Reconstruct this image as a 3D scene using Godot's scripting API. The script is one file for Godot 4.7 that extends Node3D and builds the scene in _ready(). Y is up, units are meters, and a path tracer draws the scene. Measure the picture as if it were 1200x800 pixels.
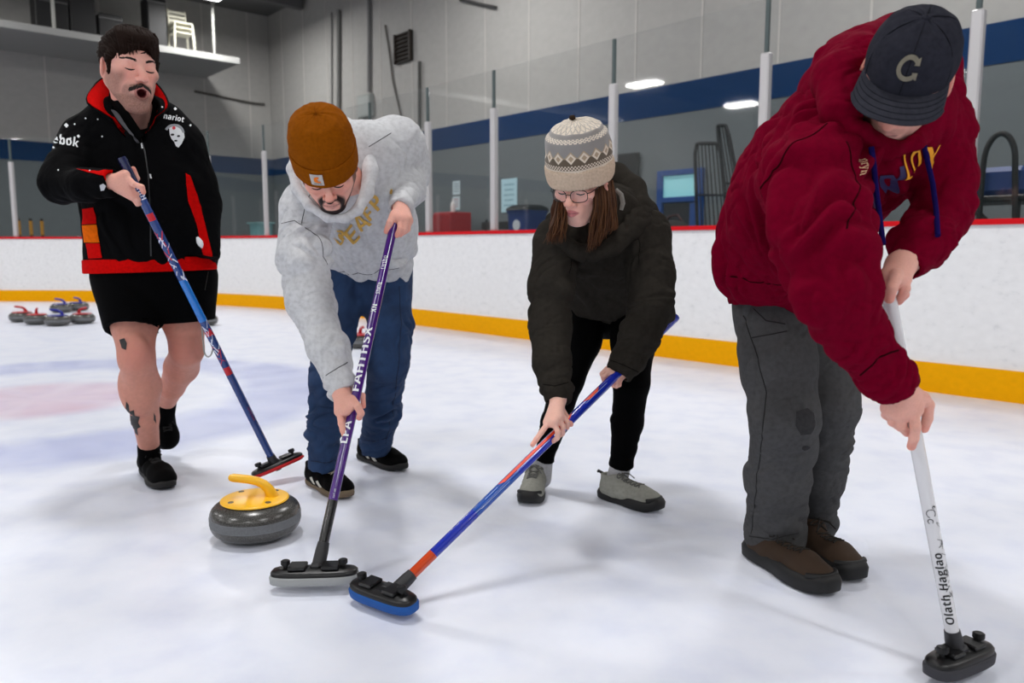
extends Node3D
# A curling practice on an ice rink: four people with brooms around a moving stone.
# y is up, metres. The camera stands on the ice 0.95 m high and looks along -z, a little downwards.

const FPX := 920.0        # focal length in pixels of a 1200 x 800 frame
const EYE := 0.95         # camera height
const TILT := 0.12007     # downward tilt, radians
const ROOM_TURN := 0.7231 # the rink's long axis against the view axis

var room := Basis(Vector3.UP, ROOM_TURN)   # local x = towards the side boards, local -z = along the side boards
var jobs := {}                             # every cloth or skin field by name
var rough_noise: FastNoiseLite
var mats := {}


func _ready() -> void:
	setup_view()
	setup_materials()
	plan_people()
	run_fields()
	build_structure()
	build_hall_things()
	build_stones()
	build_brooms()
	build_people()


# ---------------------------------------------------------------- view and light
func setup_view() -> void:
	var cam := Camera3D.new()
	cam.name = "camera"
	cam.position = Vector3(0, EYE, 0)
	cam.rotation = Vector3(-TILT, 0, 0)
	cam.fov = rad_to_deg(2.0 * atan(400.0 / FPX))
	cam.near = 0.05
	cam.far = 200.0
	var lens := CameraAttributesPhysical.new()
	lens.frustum_focal_length = 27.6
	lens.exposure_aperture = 3.4
	lens.frustum_focus_distance = 2.3
	cam.attributes = lens
	cam.fov = rad_to_deg(2.0 * atan(400.0 / FPX))
	add_child(cam)
	cam.current = true
	var env := Environment.new()
	env.background_mode = Environment.BG_COLOR
	env.background_color = Color(0.02, 0.02, 0.022)
	env.tonemap_mode = Environment.TONE_MAPPER_LINEAR
	env.tonemap_exposure = 1.0
	env.sdfgi_enabled = true
	env.ssao_enabled = true
	env.ssil_enabled = true
	var we := WorldEnvironment.new()
	we.name = "world_environment"
	we.environment = env
	add_child(we)


# ---------------------------------------------------------------- pixels to places
func at(px: float, py: float, z: float) -> Vector3:
	var dx := (px - 600.0) / FPX
	var dy := (400.0 - py) / FPX
	var c := cos(TILT)
	var s := sin(TILT)
	var d := Vector3(dx, dy * c - s, -(c + dy * s))
	return Vector3(0, EYE, 0) + d * (z / -d.z)

func ray(px: float, py: float) -> Vector3:
	return (at(px, py, 1.0) - Vector3(0, EYE, 0)).normalized()

func ground(px: float, py: float, h := 0.0) -> Vector3:
	var d := ray(px, py)
	return Vector3(0, EYE, 0) + d * ((h - EYE) / d.y)

func pxm(z: float) -> float:      # metres that one pixel spans at depth z
	return z / FPX

func hall(u: float, v: float, y := 0.0) -> Vector3:   # u along the side boards, v towards them
	return room * Vector3(v, y, -u)


# ---------------------------------------------------------------- distance fields
class Field:
	var prims := []
	var h := 0.008
	var o := Vector3.ZERO
	var nx := 0
	var ny := 0
	var nz := 0
	var d := PackedFloat32Array()
	var folds := []
	var noise: FastNoiseLite
	var paint = null
	var verts := PackedVector3Array()
	var norms := PackedVector3Array()
	var cols := PackedColorArray()
	var idx := PackedInt32Array()

	func cone(a: Vector3, b: Vector3, ra: float, rb: float, k := 0.02, n := Vector3.ZERO, s := 1.0) -> void:
		prims.append([0, a, b, ra, rb, k, n, s])

	func chain(pts: Array, rs: Array, k := 0.02, n := Vector3.ZERO, s := 1.0) -> void:
		for i in pts.size() - 1:
			prims.append([0, pts[i], pts[i + 1], rs[i], rs[i + 1], k, n, s])

	func ell(c: Vector3, r: Vector3, b := Basis(), k := 0.01) -> void:
		prims.append([1, c, r, b, k])

	func cut_ell(c: Vector3, r: Vector3, b := Basis(), k := 0.005) -> void:
		prims.append([2, c, r, b, k])

	func cut_cone(a: Vector3, b: Vector3, ra: float, rb: float, k := 0.003) -> void:
		prims.append([3, a, b, ra, rb, k, Vector3.ZERO, 1.0])

	func slice(c: Vector3, n: Vector3, rad: float) -> void:
		prims.append([4, c, n.normalized(), rad])

	func fold(a: Vector3, b: Vector3, r: float, amp: float, along: float, around: float, sd := 0.0) -> void:
		folds.append([a, (b - a).normalized(), a.distance_to(b), r, amp, along, around, sd])

	func build() -> void:
		var lo := Vector3.INF
		var hi := -Vector3.INF
		for p in prims:
			if p[0] == 0:
				var m: float = maxf(p[3], p[4]) * maxf(1.0, p[7])
				for c in [p[1], p[2]]:
					lo = lo.min(c - Vector3.ONE * m)
					hi = hi.max(c + Vector3.ONE * m)
			elif p[0] == 1:
				var r: Vector3 = p[2]
				var m: float = maxf(r.x, maxf(r.y, r.z))
				lo = lo.min(p[1] - Vector3.ONE * m)
				hi = hi.max(p[1] + Vector3.ONE * m)
		lo -= Vector3.ONE * h * 4.0
		hi += Vector3.ONE * h * 4.0
		o = lo
		nx = int(ceil((hi.x - lo.x) / h)) + 1
		ny = int(ceil((hi.y - lo.y) / h)) + 1
		nz = int(ceil((hi.z - lo.z) / h)) + 1
		d.resize(nx * ny * nz)
		d.fill(1.0)
		for p in prims:
			match p[0]:
				0: put_cone(p, false)
				1: put_ell(p, false)
				2: put_ell(p, true)
				3: put_cone(p, true)
				4: put_slice(p)
		surface()

	func box_of(lo: Vector3, hi: Vector3) -> PackedInt32Array:
		return PackedInt32Array([maxi(0, int((lo.x - o.x) / h)), mini(nx, int((hi.x - o.x) / h) + 2), maxi(0, int((lo.y - o.y) / h)), mini(ny, int((hi.y - o.y) / h) + 2), maxi(0, int((lo.z - o.z) / h)), mini(nz, int((hi.z - o.z) / h) + 2)])

	func put_cone(p: Array, sub: bool) -> void:
		var a: Vector3 = p[1]
		var b: Vector3 = p[2]
		var ra: float = p[3]
		var rb: float = p[4]
		var k: float = p[5]
		var n: Vector3 = p[6]
		var s: float = p[7]
		var flat := s != 1.0
		var fs := 1.0 / s - 1.0
		var m := k + 2.5 * h
		var ea := Vector3.ONE * (ra * maxf(1.0, s) + m)
		var eb := Vector3.ONE * (rb * maxf(1.0, s) + m)
		var bx := box_of((a - ea).min(b - eb), (a + ea).max(b + eb))
		var ba := b - a
		if flat:
			ba += n * (ba.dot(n) * fs)
		var inv := 1.0 / maxf(ba.length_squared(), 1e-9)
		var dr := rb - ra
		var k4 := 0.25 / maxf(k, 1e-6)
		for kz in range(bx[4], bx[5]):
			for jy in range(bx[2], bx[3]):
				var id := (kz * ny + jy) * nx + bx[0]
				var q := Vector3(o.x + bx[0] * h, o.y + jy * h, o.z + kz * h) - a
				for i in range(bx[0], bx[1]):
					var e := q
					if flat:
						e += n * (e.dot(n) * fs)
					var t := clampf(e.dot(ba) * inv, 0.0, 1.0)
					var v := (e - ba * t).length() - ra - dr * t
					var c := d[id]
					if sub:
						v = -v
						var g := maxf(k - absf(c - v), 0.0)
						d[id] = maxf(c, v) + g * g * k4
					else:
						var g := maxf(k - absf(c - v), 0.0)
						d[id] = minf(c, v) - g * g * k4
					id += 1
					q.x += h

	func put_ell(p: Array, sub: bool) -> void:
		var c0: Vector3 = p[1]
		var r: Vector3 = p[2]
		var bi: Basis = (p[3] as Basis).inverse()
		var k: float = p[4]
		var m := maxf(r.x, maxf(r.y, r.z)) + k + 2.5 * h
		var bx := box_of(c0 - Vector3.ONE * m, c0 + Vector3.ONE * m)
		var ir := Vector3(1.0 / r.x, 1.0 / r.y, 1.0 / r.z)
		var k4 := 0.25 / maxf(k, 1e-6)
		var rm := minf(r.x, minf(r.y, r.z))
		for kz in range(bx[4], bx[5]):
			for jy in range(bx[2], bx[3]):
				var id := (kz * ny + jy) * nx + bx[0]
				for i in range(bx[0], bx[1]):
					var e := (bi * (Vector3(o.x + i * h, o.y + jy * h, o.z + kz * h) - c0)) * ir
					var k0 := e.length()
					var k1 := (e * ir).length()
					var v := -rm if k1 < 1e-6 else k0 * (k0 - 1.0) / k1
					var c := d[id]
					if sub:
						v = -v
						var g := maxf(k - absf(c - v), 0.0)
						d[id] = maxf(c, v) + g * g * k4
					else:
						var g := maxf(k - absf(c - v), 0.0)
						d[id] = minf(c, v) - g * g * k4
					id += 1

	func put_slice(p: Array) -> void:
		var c0: Vector3 = p[1]
		var n: Vector3 = p[2]
		var r: float = p[3]
		var bx := box_of(c0 - Vector3.ONE * r, c0 + Vector3.ONE * r)
		for kz in range(bx[4], bx[5]):
			for jy in range(bx[2], bx[3]):
				var id := (kz * ny + jy) * nx + bx[0]
				for i in range(bx[0], bx[1]):
					var q := Vector3(o.x + i * h, o.y + jy * h, o.z + kz * h) - c0
					if q.length_squared() < r * r:
						d[id] = maxf(d[id], q.dot(n))
					id += 1

	func disp(p: Vector3) -> float:
		var s := 0.0
		var w := 0.0
		for f in folds:
			var r: float = f[3]
			var q: Vector3 = p - f[0]
			var ax: Vector3 = f[1]
			var t := q.dot(ax)
			var ln: float = f[2]
			if t < -r or t > ln + r:
				continue
			var e := q - ax * t
			var wt := (1.0 - smoothstep(1.05, 1.9, e.length() / r)) * smoothstep(-r, r * 0.3, t) * (1.0 - smoothstep(ln - r * 0.3, ln + r, t))
			if wt < 0.01:
				continue
			var c: Vector3 = e * float(f[6]) + ax * (t * float(f[5]) + (e.x * 0.55 - e.y * 0.3 + e.z * 0.4) * float(f[6])) + Vector3.ONE * float(f[7])
			var warp := noise.get_noise_3dv(c * 0.6 + Vector3(3, 9, 4))
			var v := noise.get_noise_3dv(c + Vector3(warp, -warp, warp) * 0.7)
			var where := smoothstep(-0.35, 0.45, noise.get_noise_3dv(c * 0.42 + Vector3(17, 2, 8)))
			var v2 := noise.get_noise_3dv(c * 2.1 + Vector3(7, 3, 1))
			var crease := maxf(0.0, 1.0 - 4.5 * absf(noise.get_noise_3dv(c * 1.25 + Vector3(warp, 5.0, -warp))))
			s += wt * float(f[4]) * (where * (2.3 * absf(v) - 0.6) + 0.18 * v2 - 0.40 * crease * crease * (1.1 - where))
			w += wt
		return s / maxf(w, 1.0)

	func surface() -> void:
		var vid := PackedInt32Array()
		vid.resize(d.size())
		vid.fill(-1)
		var thr := 5.0 * h
		var sy := nx
		var sz := nx * ny
		for k in nz - 1:
			for j in ny - 1:
				var id := (k * ny + j) * nx - 1
				for i in nx - 1:
					id += 1
					var a := d[id]
					if a > thr or a < -thr:
						continue
					var b := d[id + 1]
					var c := d[id + sy]
					var e := d[id + sy + 1]
					var f := d[id + sz]
					var g := d[id + sz + 1]
					var l := d[id + sz + sy]
					var m := d[id + sz + sy + 1]
					var neg := int(a < 0.0) + int(b < 0.0) + int(c < 0.0) + int(e < 0.0) + int(f < 0.0) + int(g < 0.0) + int(l < 0.0) + int(m < 0.0)
					if neg == 0 or neg == 8:
						continue
					var s := Vector3.ZERO
					var n := 0.0
					if (a < 0.0) != (b < 0.0):
						s += Vector3(a / (a - b), 0, 0); n += 1.0
					if (c < 0.0) != (e < 0.0):
						s += Vector3(c / (c - e), 1, 0); n += 1.0
					if (f < 0.0) != (g < 0.0):
						s += Vector3(f / (f - g), 0, 1); n += 1.0
					if (l < 0.0) != (m < 0.0):
						s += Vector3(l / (l - m), 1, 1); n += 1.0
					if (a < 0.0) != (c < 0.0):
						s += Vector3(0, a / (a - c), 0); n += 1.0
					if (b < 0.0) != (e < 0.0):
						s += Vector3(1, b / (b - e), 0); n += 1.0
					if (f < 0.0) != (l < 0.0):
						s += Vector3(0, f / (f - l), 1); n += 1.0
					if (g < 0.0) != (m < 0.0):
						s += Vector3(1, g / (g - m), 1); n += 1.0
					if (a < 0.0) != (f < 0.0):
						s += Vector3(0, 0, a / (a - f)); n += 1.0
					if (b < 0.0) != (g < 0.0):
						s += Vector3(1, 0, b / (b - g)); n += 1.0
					if (c < 0.0) != (l < 0.0):
						s += Vector3(0, 1, c / (c - l)); n += 1.0
					if (e < 0.0) != (m < 0.0):
						s += Vector3(1, 1, e / (e - m)); n += 1.0
					vid[id] = verts.size()
					verts.append(o + (Vector3(i, j, k) + s / n) * h)
		for k in range(1, nz - 1):
			for j in range(1, ny - 1):
				var id := (k * ny + j) * nx
				for i in range(1, nx - 1):
					id += 1
					var v := vid[id]
					if v < 0:
						continue
					var a := d[id] < 0.0
					if a != (d[id + 1] < 0.0):
						quad(v, vid[id - sy], vid[id - sy - sz], vid[id - sz], a)
					if a != (d[id + sy] < 0.0):
						quad(v, vid[id - sz], vid[id - sz - 1], vid[id - 1], a)
					if a != (d[id + sz] < 0.0):
						quad(v, vid[id - 1], vid[id - 1 - sy], vid[id - sy], a)
		calc_normals()
		if folds.size():
			for i in verts.size():
				verts[i] += norms[i] * disp(verts[i])
			calc_normals()
		if paint != null:
			cols.resize(verts.size())
			for i in verts.size():
				cols[i] = paint.call(verts[i], norms[i])

	func quad(a: int, b: int, c: int, e: int, inside: bool) -> void:
		if a < 0 or b < 0 or c < 0 or e < 0:
			return
		if inside:
			idx.append_array([a, e, c, a, c, b])
		else:
			idx.append_array([a, b, c, a, c, e])

	func calc_normals() -> void:
		norms.resize(verts.size())
		norms.fill(Vector3.ZERO)
		for t in range(0, idx.size(), 3):
			var a := idx[t]
			var b := idx[t + 1]
			var c := idx[t + 2]
			var n := (verts[c] - verts[a]).cross(verts[b] - verts[a])
			norms[a] += n
			norms[b] += n
			norms[c] += n
		for i in norms.size():
			norms[i] = norms[i].normalized()

	func sample(p: Vector3) -> float:
		var q := (p - o) / h
		var i := int(floor(q.x))
		var j := int(floor(q.y))
		var k := int(floor(q.z))
		if i < 0 or j < 0 or k < 0 or i >= nx - 1 or j >= ny - 1 or k >= nz - 1:
			return 1.0
		var f := q - Vector3(i, j, k)
		var id := (k * ny + j) * nx + i
		var sz := nx * ny
		var c00 := lerpf(d[id], d[id + 1], f.x)
		var c10 := lerpf(d[id + nx], d[id + nx + 1], f.x)
		var c01 := lerpf(d[id + sz], d[id + sz + 1], f.x)
		var c11 := lerpf(d[id + sz + nx], d[id + sz + nx + 1], f.x)
		return lerpf(lerpf(c00, c10, f.y), lerpf(c01, c11, f.y), f.z)

	func grad(p: Vector3) -> Vector3:
		var e := h * 0.8
		return Vector3(sample(p + Vector3(e, 0, 0)) - sample(p - Vector3(e, 0, 0)), sample(p + Vector3(0, e, 0)) - sample(p - Vector3(0, e, 0)), sample(p + Vector3(0, 0, e)) - sample(p - Vector3(0, 0, e))).normalized()

	func march(p: Vector3, dir: Vector3, far := 6.0) -> Array:   # [hit, point on the cloth, normal]
		var hi := o + Vector3(nx - 1, ny - 1, nz - 1) * h
		var t0 := 0.0
		var t1 := far
		for ax in 3:
			if absf(dir[ax]) > 1e-9:
				var ta := (o[ax] - p[ax]) / dir[ax]
				var tb := (hi[ax] - p[ax]) / dir[ax]
				t0 = maxf(t0, minf(ta, tb))
				t1 = minf(t1, maxf(ta, tb))
		var t := t0
		while t < t1:
			if sample(p + dir * t) < 0.0:
				var lo := t - h * 0.5
				var up := t
				for n in 10:
					var mid := (lo + up) * 0.5
					if sample(p + dir * mid) < 0.0:
						up = mid
					else:
						lo = mid
				var pt := p + dir * up
				var nn := grad(pt)
				return [true, pt + nn * disp(pt), nn]
			t += h * 0.5
		return [false, p, Vector3.UP]


func field(called: String, cell: float) -> Field:
	var f := Field.new()
	f.h = cell
	f.noise = rough_noise
	jobs[called] = f
	return f

func run_fields() -> void:
	var tasks := []
	for f in jobs.values():
		tasks.append(WorkerThreadPool.add_task((f as Field).build))
	for t in tasks:
		WorkerThreadPool.wait_for_task_completion(t)


# ---------------------------------------------------------------- mesh builder
class MB:
	var v := PackedVector3Array()
	var n := PackedVector3Array()
	var uv := PackedVector2Array()
	var c := PackedColorArray()
	var ix := PackedInt32Array()
	var tint := Color.WHITE

	func vert(p: Vector3, nn: Vector3, t := Vector2.ZERO) -> int:
		v.append(p)
		n.append(nn)
		uv.append(t)
		c.append(tint)
		return v.size() - 1

	func tri(a: int, b: int, e: int) -> void:      # wound so that the front follows the vertex normals
		var g := (v[e] - v[a]).cross(v[b] - v[a])
		if g.dot(n[a] + n[b] + n[e]) >= 0.0:
			ix.append_array([a, b, e])
		else:
			ix.append_array([a, e, b])

	func face(p: Array) -> void:                   # flat polygon with its own vertices; p runs counterclockwise seen from its front
		var nn: Vector3 = ((p[1] - p[0]) as Vector3).cross(p[2] - p[0]).normalized()
		var f := v.size()
		for q in p:
			vert(q, nn, Vector2(q.x, q.z))
		for i in range(1, p.size() - 1):
			tri(f, f + i, f + i + 1)

	func box(c0: Vector3, size: Vector3, b := Basis(), ch := 0.004) -> void:
		var s := size * 0.5
		ch = minf(ch, minf(s.x, minf(s.y, s.z)) * 0.6)
		for ax in 3:
			for sg in [-1.0, 1.0]:
				var a1 := (ax + 1) % 3
				var a2 := (ax + 2) % 3
				var pts := []
				for q in [[-1, -1], [1, -1], [1, 1], [-1, 1]]:
					var p := Vector3.ZERO
					p[ax] = sg * s[ax]
					p[a1] = q[0] * (s[a1] - ch)
					p[a2] = q[1] * (s[a2] - ch)
					pts.append(c0 + b * p)
				if sg < 0:
					pts.reverse()
				face(pts)
		for ax in 3:
			var a1 := (ax + 1) % 3
			var a2 := (ax + 2) % 3
			for s1 in [-1.0, 1.0]:
				for s2 in [-1.0, 1.0]:
					var pts := []
					for q in [[-1, 0], [1, 0], [1, 1], [-1, 1]]:
						var p := Vector3.ZERO
						p[ax] = q[0] * (s[ax] - ch)
						p[a1] = s1 * (s[a1] - (0.0 if q[1] == 0 else ch))
						p[a2] = s2 * (s[a2] - (ch if q[1] == 0 else 0.0))
						pts.append(c0 + b * p)
					if s1 * s2 < 0:
						pts.reverse()
					face(pts)
		for sx in [-1.0, 1.0]:
			for sy in [-1.0, 1.0]:
				for sz in [-1.0, 1.0]:
					var k := Vector3(sx, sy, sz)
					var pts := [c0 + b * (Vector3(s.x, s.y - ch, s.z - ch) * k), c0 + b * (Vector3(s.x - ch, s.y, s.z - ch) * k), c0 + b * (Vector3(s.x - ch, s.y - ch, s.z) * k)]
					if sx * sy * sz < 0:
						pts.reverse()
					face(pts)

	func ring_frame(dir: Vector3, hint := Vector3.UP) -> Array:
		var a := dir.cross(hint)
		if a.length() < 1e-4:
			a = dir.cross(Vector3.RIGHT)
		a = a.normalized()
		return [a, dir.cross(a).normalized()]

	func tube(pts: Array, rs: Array, seg := 12, caps := true, hint := Vector3.UP) -> void:
		var m := pts.size()
		var first := v.size()
		var run := 0.0
		var fr := []
		for i in m:
			var dir: Vector3
			if i == 0:
				dir = (pts[1] - pts[0]).normalized()
			elif i == m - 1:
				dir = (pts[i] - pts[i - 1]).normalized()
			else:
				dir = ((pts[i + 1] - pts[i]).normalized() + (pts[i] - pts[i - 1]).normalized()).normalized()
			if i > 0:
				run += (pts[i] as Vector3).distance_to(pts[i - 1])
				var a: Vector3 = fr[0] - dir * dir.dot(fr[0])
				a = a.normalized()
				fr = [a, dir.cross(a).normalized()]
			else:
				fr = ring_frame(dir, hint)
			var r: float = rs[i] if rs.size() > 1 else rs[0]
			for k in seg + 1:
				var ang := TAU * k / seg
				var nn: Vector3 = fr[0] * cos(ang) + fr[1] * sin(ang)
				vert(pts[i] + nn * r, nn, Vector2(float(k) / seg, run))
		for i in m - 1:
			for k in seg:
				var a := first + i * (seg + 1) + k
				tri(a, a + 1, a + seg + 1)
				tri(a + 1, a + seg + 2, a + seg + 1)
		if caps:
			for e in [0, m - 1]:
				var dir: Vector3 = (pts[0] - pts[1]).normalized() if e == 0 else (pts[m - 1] - pts[m - 2]).normalized()
				var c0 := vert(pts[e], dir)
				var f := v.size()
				for k in seg + 1:
					vert(v[first + e * (seg + 1) + k], dir)
				for k in seg:
					tri(c0, f + k, f + k + 1)

	func lathe(profile: Array, t: Transform3D, seg := 48, squash := Vector2.ONE) -> void:   # profile of Vector2(radius, height), from below to above along the outside
		var first := v.size()
		var m := profile.size()
		var run := 0.0
		for i in m:
			var p: Vector2 = profile[i]
			var q0: Vector2 = profile[maxi(i - 1, 0)]
			var q1: Vector2 = profile[mini(i + 1, m - 1)]
			var tg := (q1 - q0).normalized()
			if i > 0:
				run += p.distance_to(q0)
			for k in seg + 1:
				var ang := TAU * k / seg
				var nn := Vector3(cos(ang) * tg.y / squash.x, -tg.x, sin(ang) * tg.y / squash.y).normalized()
				vert(t * Vector3(cos(ang) * p.x * squash.x, p.y, sin(ang) * p.x * squash.y), (t.basis * nn).normalized(), Vector2(float(k) / seg, run))
		for i in m - 1:
			for k in seg:
				var a := first + i * (seg + 1) + k
				tri(a, a + 1, a + seg + 1)
				tri(a + 1, a + seg + 2, a + seg + 1)

	func prism(poly: PackedVector2Array, t: Transform3D, depth: float) -> void:   # polygon in local x,y; front at z = depth
		var tri2 := Geometry2D.triangulate_polygon(poly)
		var nf := (t.basis.z).normalized()
		for side in [[depth, nf], [0.0, -nf]]:
			var f := v.size()
			for q in poly:
				vert(t * Vector3(q.x, q.y, side[0]), side[1])
			for i in range(0, tri2.size(), 3):
				tri(f + tri2[i], f + tri2[i + 1], f + tri2[i + 2])
		var area := 0.0
		for i in poly.size():
			area += poly[i].cross(poly[(i + 1) % poly.size()])
		for i in poly.size():
			var a := poly[i]
			var b := poly[(i + 1) % poly.size()]
			var e := (b - a).normalized()
			var nn := (t.basis * (Vector3(e.y, -e.x, 0) * signf(area))).normalized()
			var f := v.size()
			vert(t * Vector3(a.x, a.y, 0), nn)
			vert(t * Vector3(b.x, b.y, 0), nn)
			vert(t * Vector3(b.x, b.y, depth), nn)
			vert(t * Vector3(a.x, a.y, depth), nn)
			tri(f, f + 1, f + 2)
			tri(f, f + 2, f + 3)

	func loft(rings: Array, closed := true, caps := true) -> void:   # rings of equal length; smooth normals
		var first := v.size()
		var m: int = rings[0].size()
		for r in rings:
			var mid := Vector3.ZERO
			for p in r:
				mid += p
			mid /= m
			for p in r:
				vert(p, (p - mid).normalized())
		var span := m if closed else m - 1
		for i in rings.size() - 1:
			for k in span:
				var a := first + i * m + k
				var b := first + i * m + (k + 1) % m
				tri(a, b, a + m)
				tri(b, b + m, a + m)
		var acc := PackedVector3Array()
		acc.resize(v.size() - first)
		for i in rings.size() - 1:
			for k in span:
				var a := i * m + k
				var b := i * m + (k + 1) % m
				var g := (v[first + b + m] - v[first + a]).cross(v[first + a + m] - v[first + b])
				if g.dot(n[first + a]) < 0.0:
					g = -g
				for q in [a, b, a + m, b + m]:
					acc[q] += g
		for i in acc.size():
			n[first + i] = acc[i].normalized()
		if caps:
			for e in [0, rings.size() - 1]:
				var other: int = 1 if e == 0 else rings.size() - 2
				var mid := Vector3.ZERO
				var mid2 := Vector3.ZERO
				for k in m:
					mid += rings[e][k] / m
					mid2 += rings[other][k] / m
				var dir := (mid - mid2).normalized()
				var c0 := vert(mid, dir)
				var f := v.size()
				for k in m:
					vert(rings[e][k], dir)
				for k in span:
					tri(c0, f + k, f + (k + 1) % m)

	func mesh() -> ArrayMesh:
		var a := []
		a.resize(Mesh.ARRAY_MAX)
		a[Mesh.ARRAY_VERTEX] = v
		a[Mesh.ARRAY_NORMAL] = n
		a[Mesh.ARRAY_TEX_UV] = uv
		a[Mesh.ARRAY_COLOR] = c
		a[Mesh.ARRAY_INDEX] = ix
		var m := ArrayMesh.new()
		m.add_surface_from_arrays(Mesh.PRIMITIVE_TRIANGLES, a)
		return m


# ---------------------------------------------------------------- nodes
func obj(called: String, m: Mesh, material: Material, parent: Node = self) -> MeshInstance3D:
	var o := MeshInstance3D.new()
	o.name = called
	o.mesh = m
	o.material_override = material
	parent.add_child(o, true)
	return o

func bare(called: String, parent: Node, where := Vector3.ZERO) -> Node3D:
	var o := Node3D.new()
	o.name = called
	parent.add_child(o, true)
	o.position = where
	return o

func tag(o: Node, label: String, category: String, group := "", kind := "") -> void:
	o.set_meta("label", label)
	o.set_meta("category", category)
	if group:
		o.set_meta("group", group)
	if kind:
		o.set_meta("kind", kind)

func part(called: String, mb: MB, material: Material, root: Node3D, parent: Node = null, label := "") -> MeshInstance3D:
	# geometry given in world coordinates, hung under a root that stands at its base
	var o := obj(called, mb.mesh(), material, parent if parent else root)
	if parent == null or parent == root:
		o.transform = root.transform.affine_inverse()
	if label:
		o.set_meta("label", label)
	return o

func cloth(called: String, f: Field, material: Material, root: Node3D, label := "") -> MeshInstance3D:
	var o := obj(called, field_mesh([f]), material, root)
	o.transform = root.transform.affine_inverse()
	if label:
		o.set_meta("label", label)
	return o

func field_mesh(fs: Array) -> ArrayMesh:
	var mb := MB.new()
	for f: Field in fs:
		var first := mb.v.size()
		mb.v.append_array(f.verts)
		mb.n.append_array(f.norms)
		if f.cols.size():
			mb.c.append_array(f.cols)
		else:
			var white := PackedColorArray()
			white.resize(f.verts.size())
			white.fill(Color.WHITE)
			mb.c.append_array(white)
		for i in f.idx:
			mb.ix.append(first + i)
	mb.uv.resize(mb.v.size())
	return mb.mesh()


# ---------------------------------------------------------------- flat print: lettering and patches laid on a surface
func finer(tris: PackedVector2Array, most: float) -> PackedVector2Array:
	var work := tris
	for n in 7:
		var next := PackedVector2Array()
		var any := false
		for i in range(0, work.size(), 3):
			var a := work[i]
			var b := work[i + 1]
			var c := work[i + 2]
			var la := b.distance_to(c)
			var lb := c.distance_to(a)
			var lc := a.distance_to(b)
			var m := maxf(la, maxf(lb, lc))
			if m <= most:
				next.append_array([a, b, c])
				continue
			any = true
			if la == m:
				var q := (b + c) * 0.5
				next.append_array([a, b, q, a, q, c])
			elif lb == m:
				var q := (c + a) * 0.5
				next.append_array([b, c, q, b, q, a])
			else:
				var q := (a + b) * 0.5
				next.append_array([c, a, q, c, q, b])
		work = next
		if not any:
			break
	return work

func text_tris(words: String, height: float, bold := true, serif := false) -> PackedVector2Array:   # cap height about "height", starts at the origin
	var t := TextMesh.new()
	var f := SystemFont.new()
	f.font_names = PackedStringArray(["Droid Serif" if serif else "Droid Sans"])
	f.font_weight = 800 if bold else 400
	t.font = f
	t.text = words
	t.font_size = 64
	t.pixel_size = height / 46.0
	t.depth = 0.0
	t.curve_step = 2.0
	t.horizontal_alignment = HORIZONTAL_ALIGNMENT_LEFT
	t.vertical_alignment = VERTICAL_ALIGNMENT_BOTTOM
	var a := t.get_mesh_arrays()
	var out := PackedVector2Array()
	var vs: PackedVector3Array = a[Mesh.ARRAY_VERTEX]
	var ns: PackedVector3Array = a[Mesh.ARRAY_NORMAL]
	var id: PackedInt32Array = a[Mesh.ARRAY_INDEX]
	var low := INF
	for p in vs:
		low = minf(low, p.x)
	for i in range(0, id.size(), 3):
		if ns[id[i]].z > 0.5:
			for k in 3:
				out.append(Vector2(vs[id[i + k]].x - low, vs[id[i + k]].y))
	return out

func poly_tris(poly: PackedVector2Array) -> PackedVector2Array:
	var id := Geometry2D.triangulate_polygon(poly)
	var out := PackedVector2Array()
	for i in id:
		out.append(poly[i])
	return out

func disc_poly(c: Vector2, r: Vector2, n := 14) -> PackedVector2Array:
	var out := PackedVector2Array()
	for i in n:
		out.append(c + Vector2(cos(TAU * i / n) * r.x, sin(TAU * i / n) * r.y))
	return out

func arc_poly(c: Vector2, r0: float, r1: float, a0: float, a1: float, n := 16) -> PackedVector2Array:
	var out := PackedVector2Array()
	for i in n + 1:
		var a := lerpf(a0, a1, float(i) / n)
		out.append(c + Vector2(cos(a), sin(a)) * r1)
	for i in n + 1:
		var a := lerpf(a1, a0, float(i) / n)
		out.append(c + Vector2(cos(a), sin(a)) * r0)
	return out

func lay(mb: MB, tris: PackedVector2Array, most: float, place: Callable) -> void:    # place(Vector2) -> [ok, position, normal]
	var fine := finer(tris, most)
	var known := {}
	for i in range(0, fine.size(), 3):
		var id := []
		for k in 3:
			var key := fine[i + k].snapped(Vector2(1e-5, 1e-5))
			if not known.has(key):
				var r: Array = place.call(fine[i + k])
				known[key] = mb.vert(r[1], r[2]) if r[0] else -1
			id.append(known[key])
		if id[0] >= 0 and id[1] >= 0 and id[2] >= 0:
			var a := mb.v[id[0]]
			if a.distance_to(mb.v[id[1]]) < 0.05 and a.distance_to(mb.v[id[2]]) < 0.05:
				mb.tri(id[0], id[1], id[2])

func on_cloth(f: Field, lift := 0.0025) -> Callable:       # picture point -> the point of the garment it lies on
	return func(q: Vector2) -> Array:
		var r := f.march(Vector3(0, EYE, 0), ray(q.x, q.y))
		return [r[0], r[1] + r[2] * lift, r[2]]

func placed(tris: PackedVector2Array, origin: Vector2, x_axis: Vector2, y_axis: Vector2) -> PackedVector2Array:
	var out := PackedVector2Array()
	for p in tris:
		out.append(origin + x_axis * p.x + y_axis * p.y)
	return out


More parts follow.
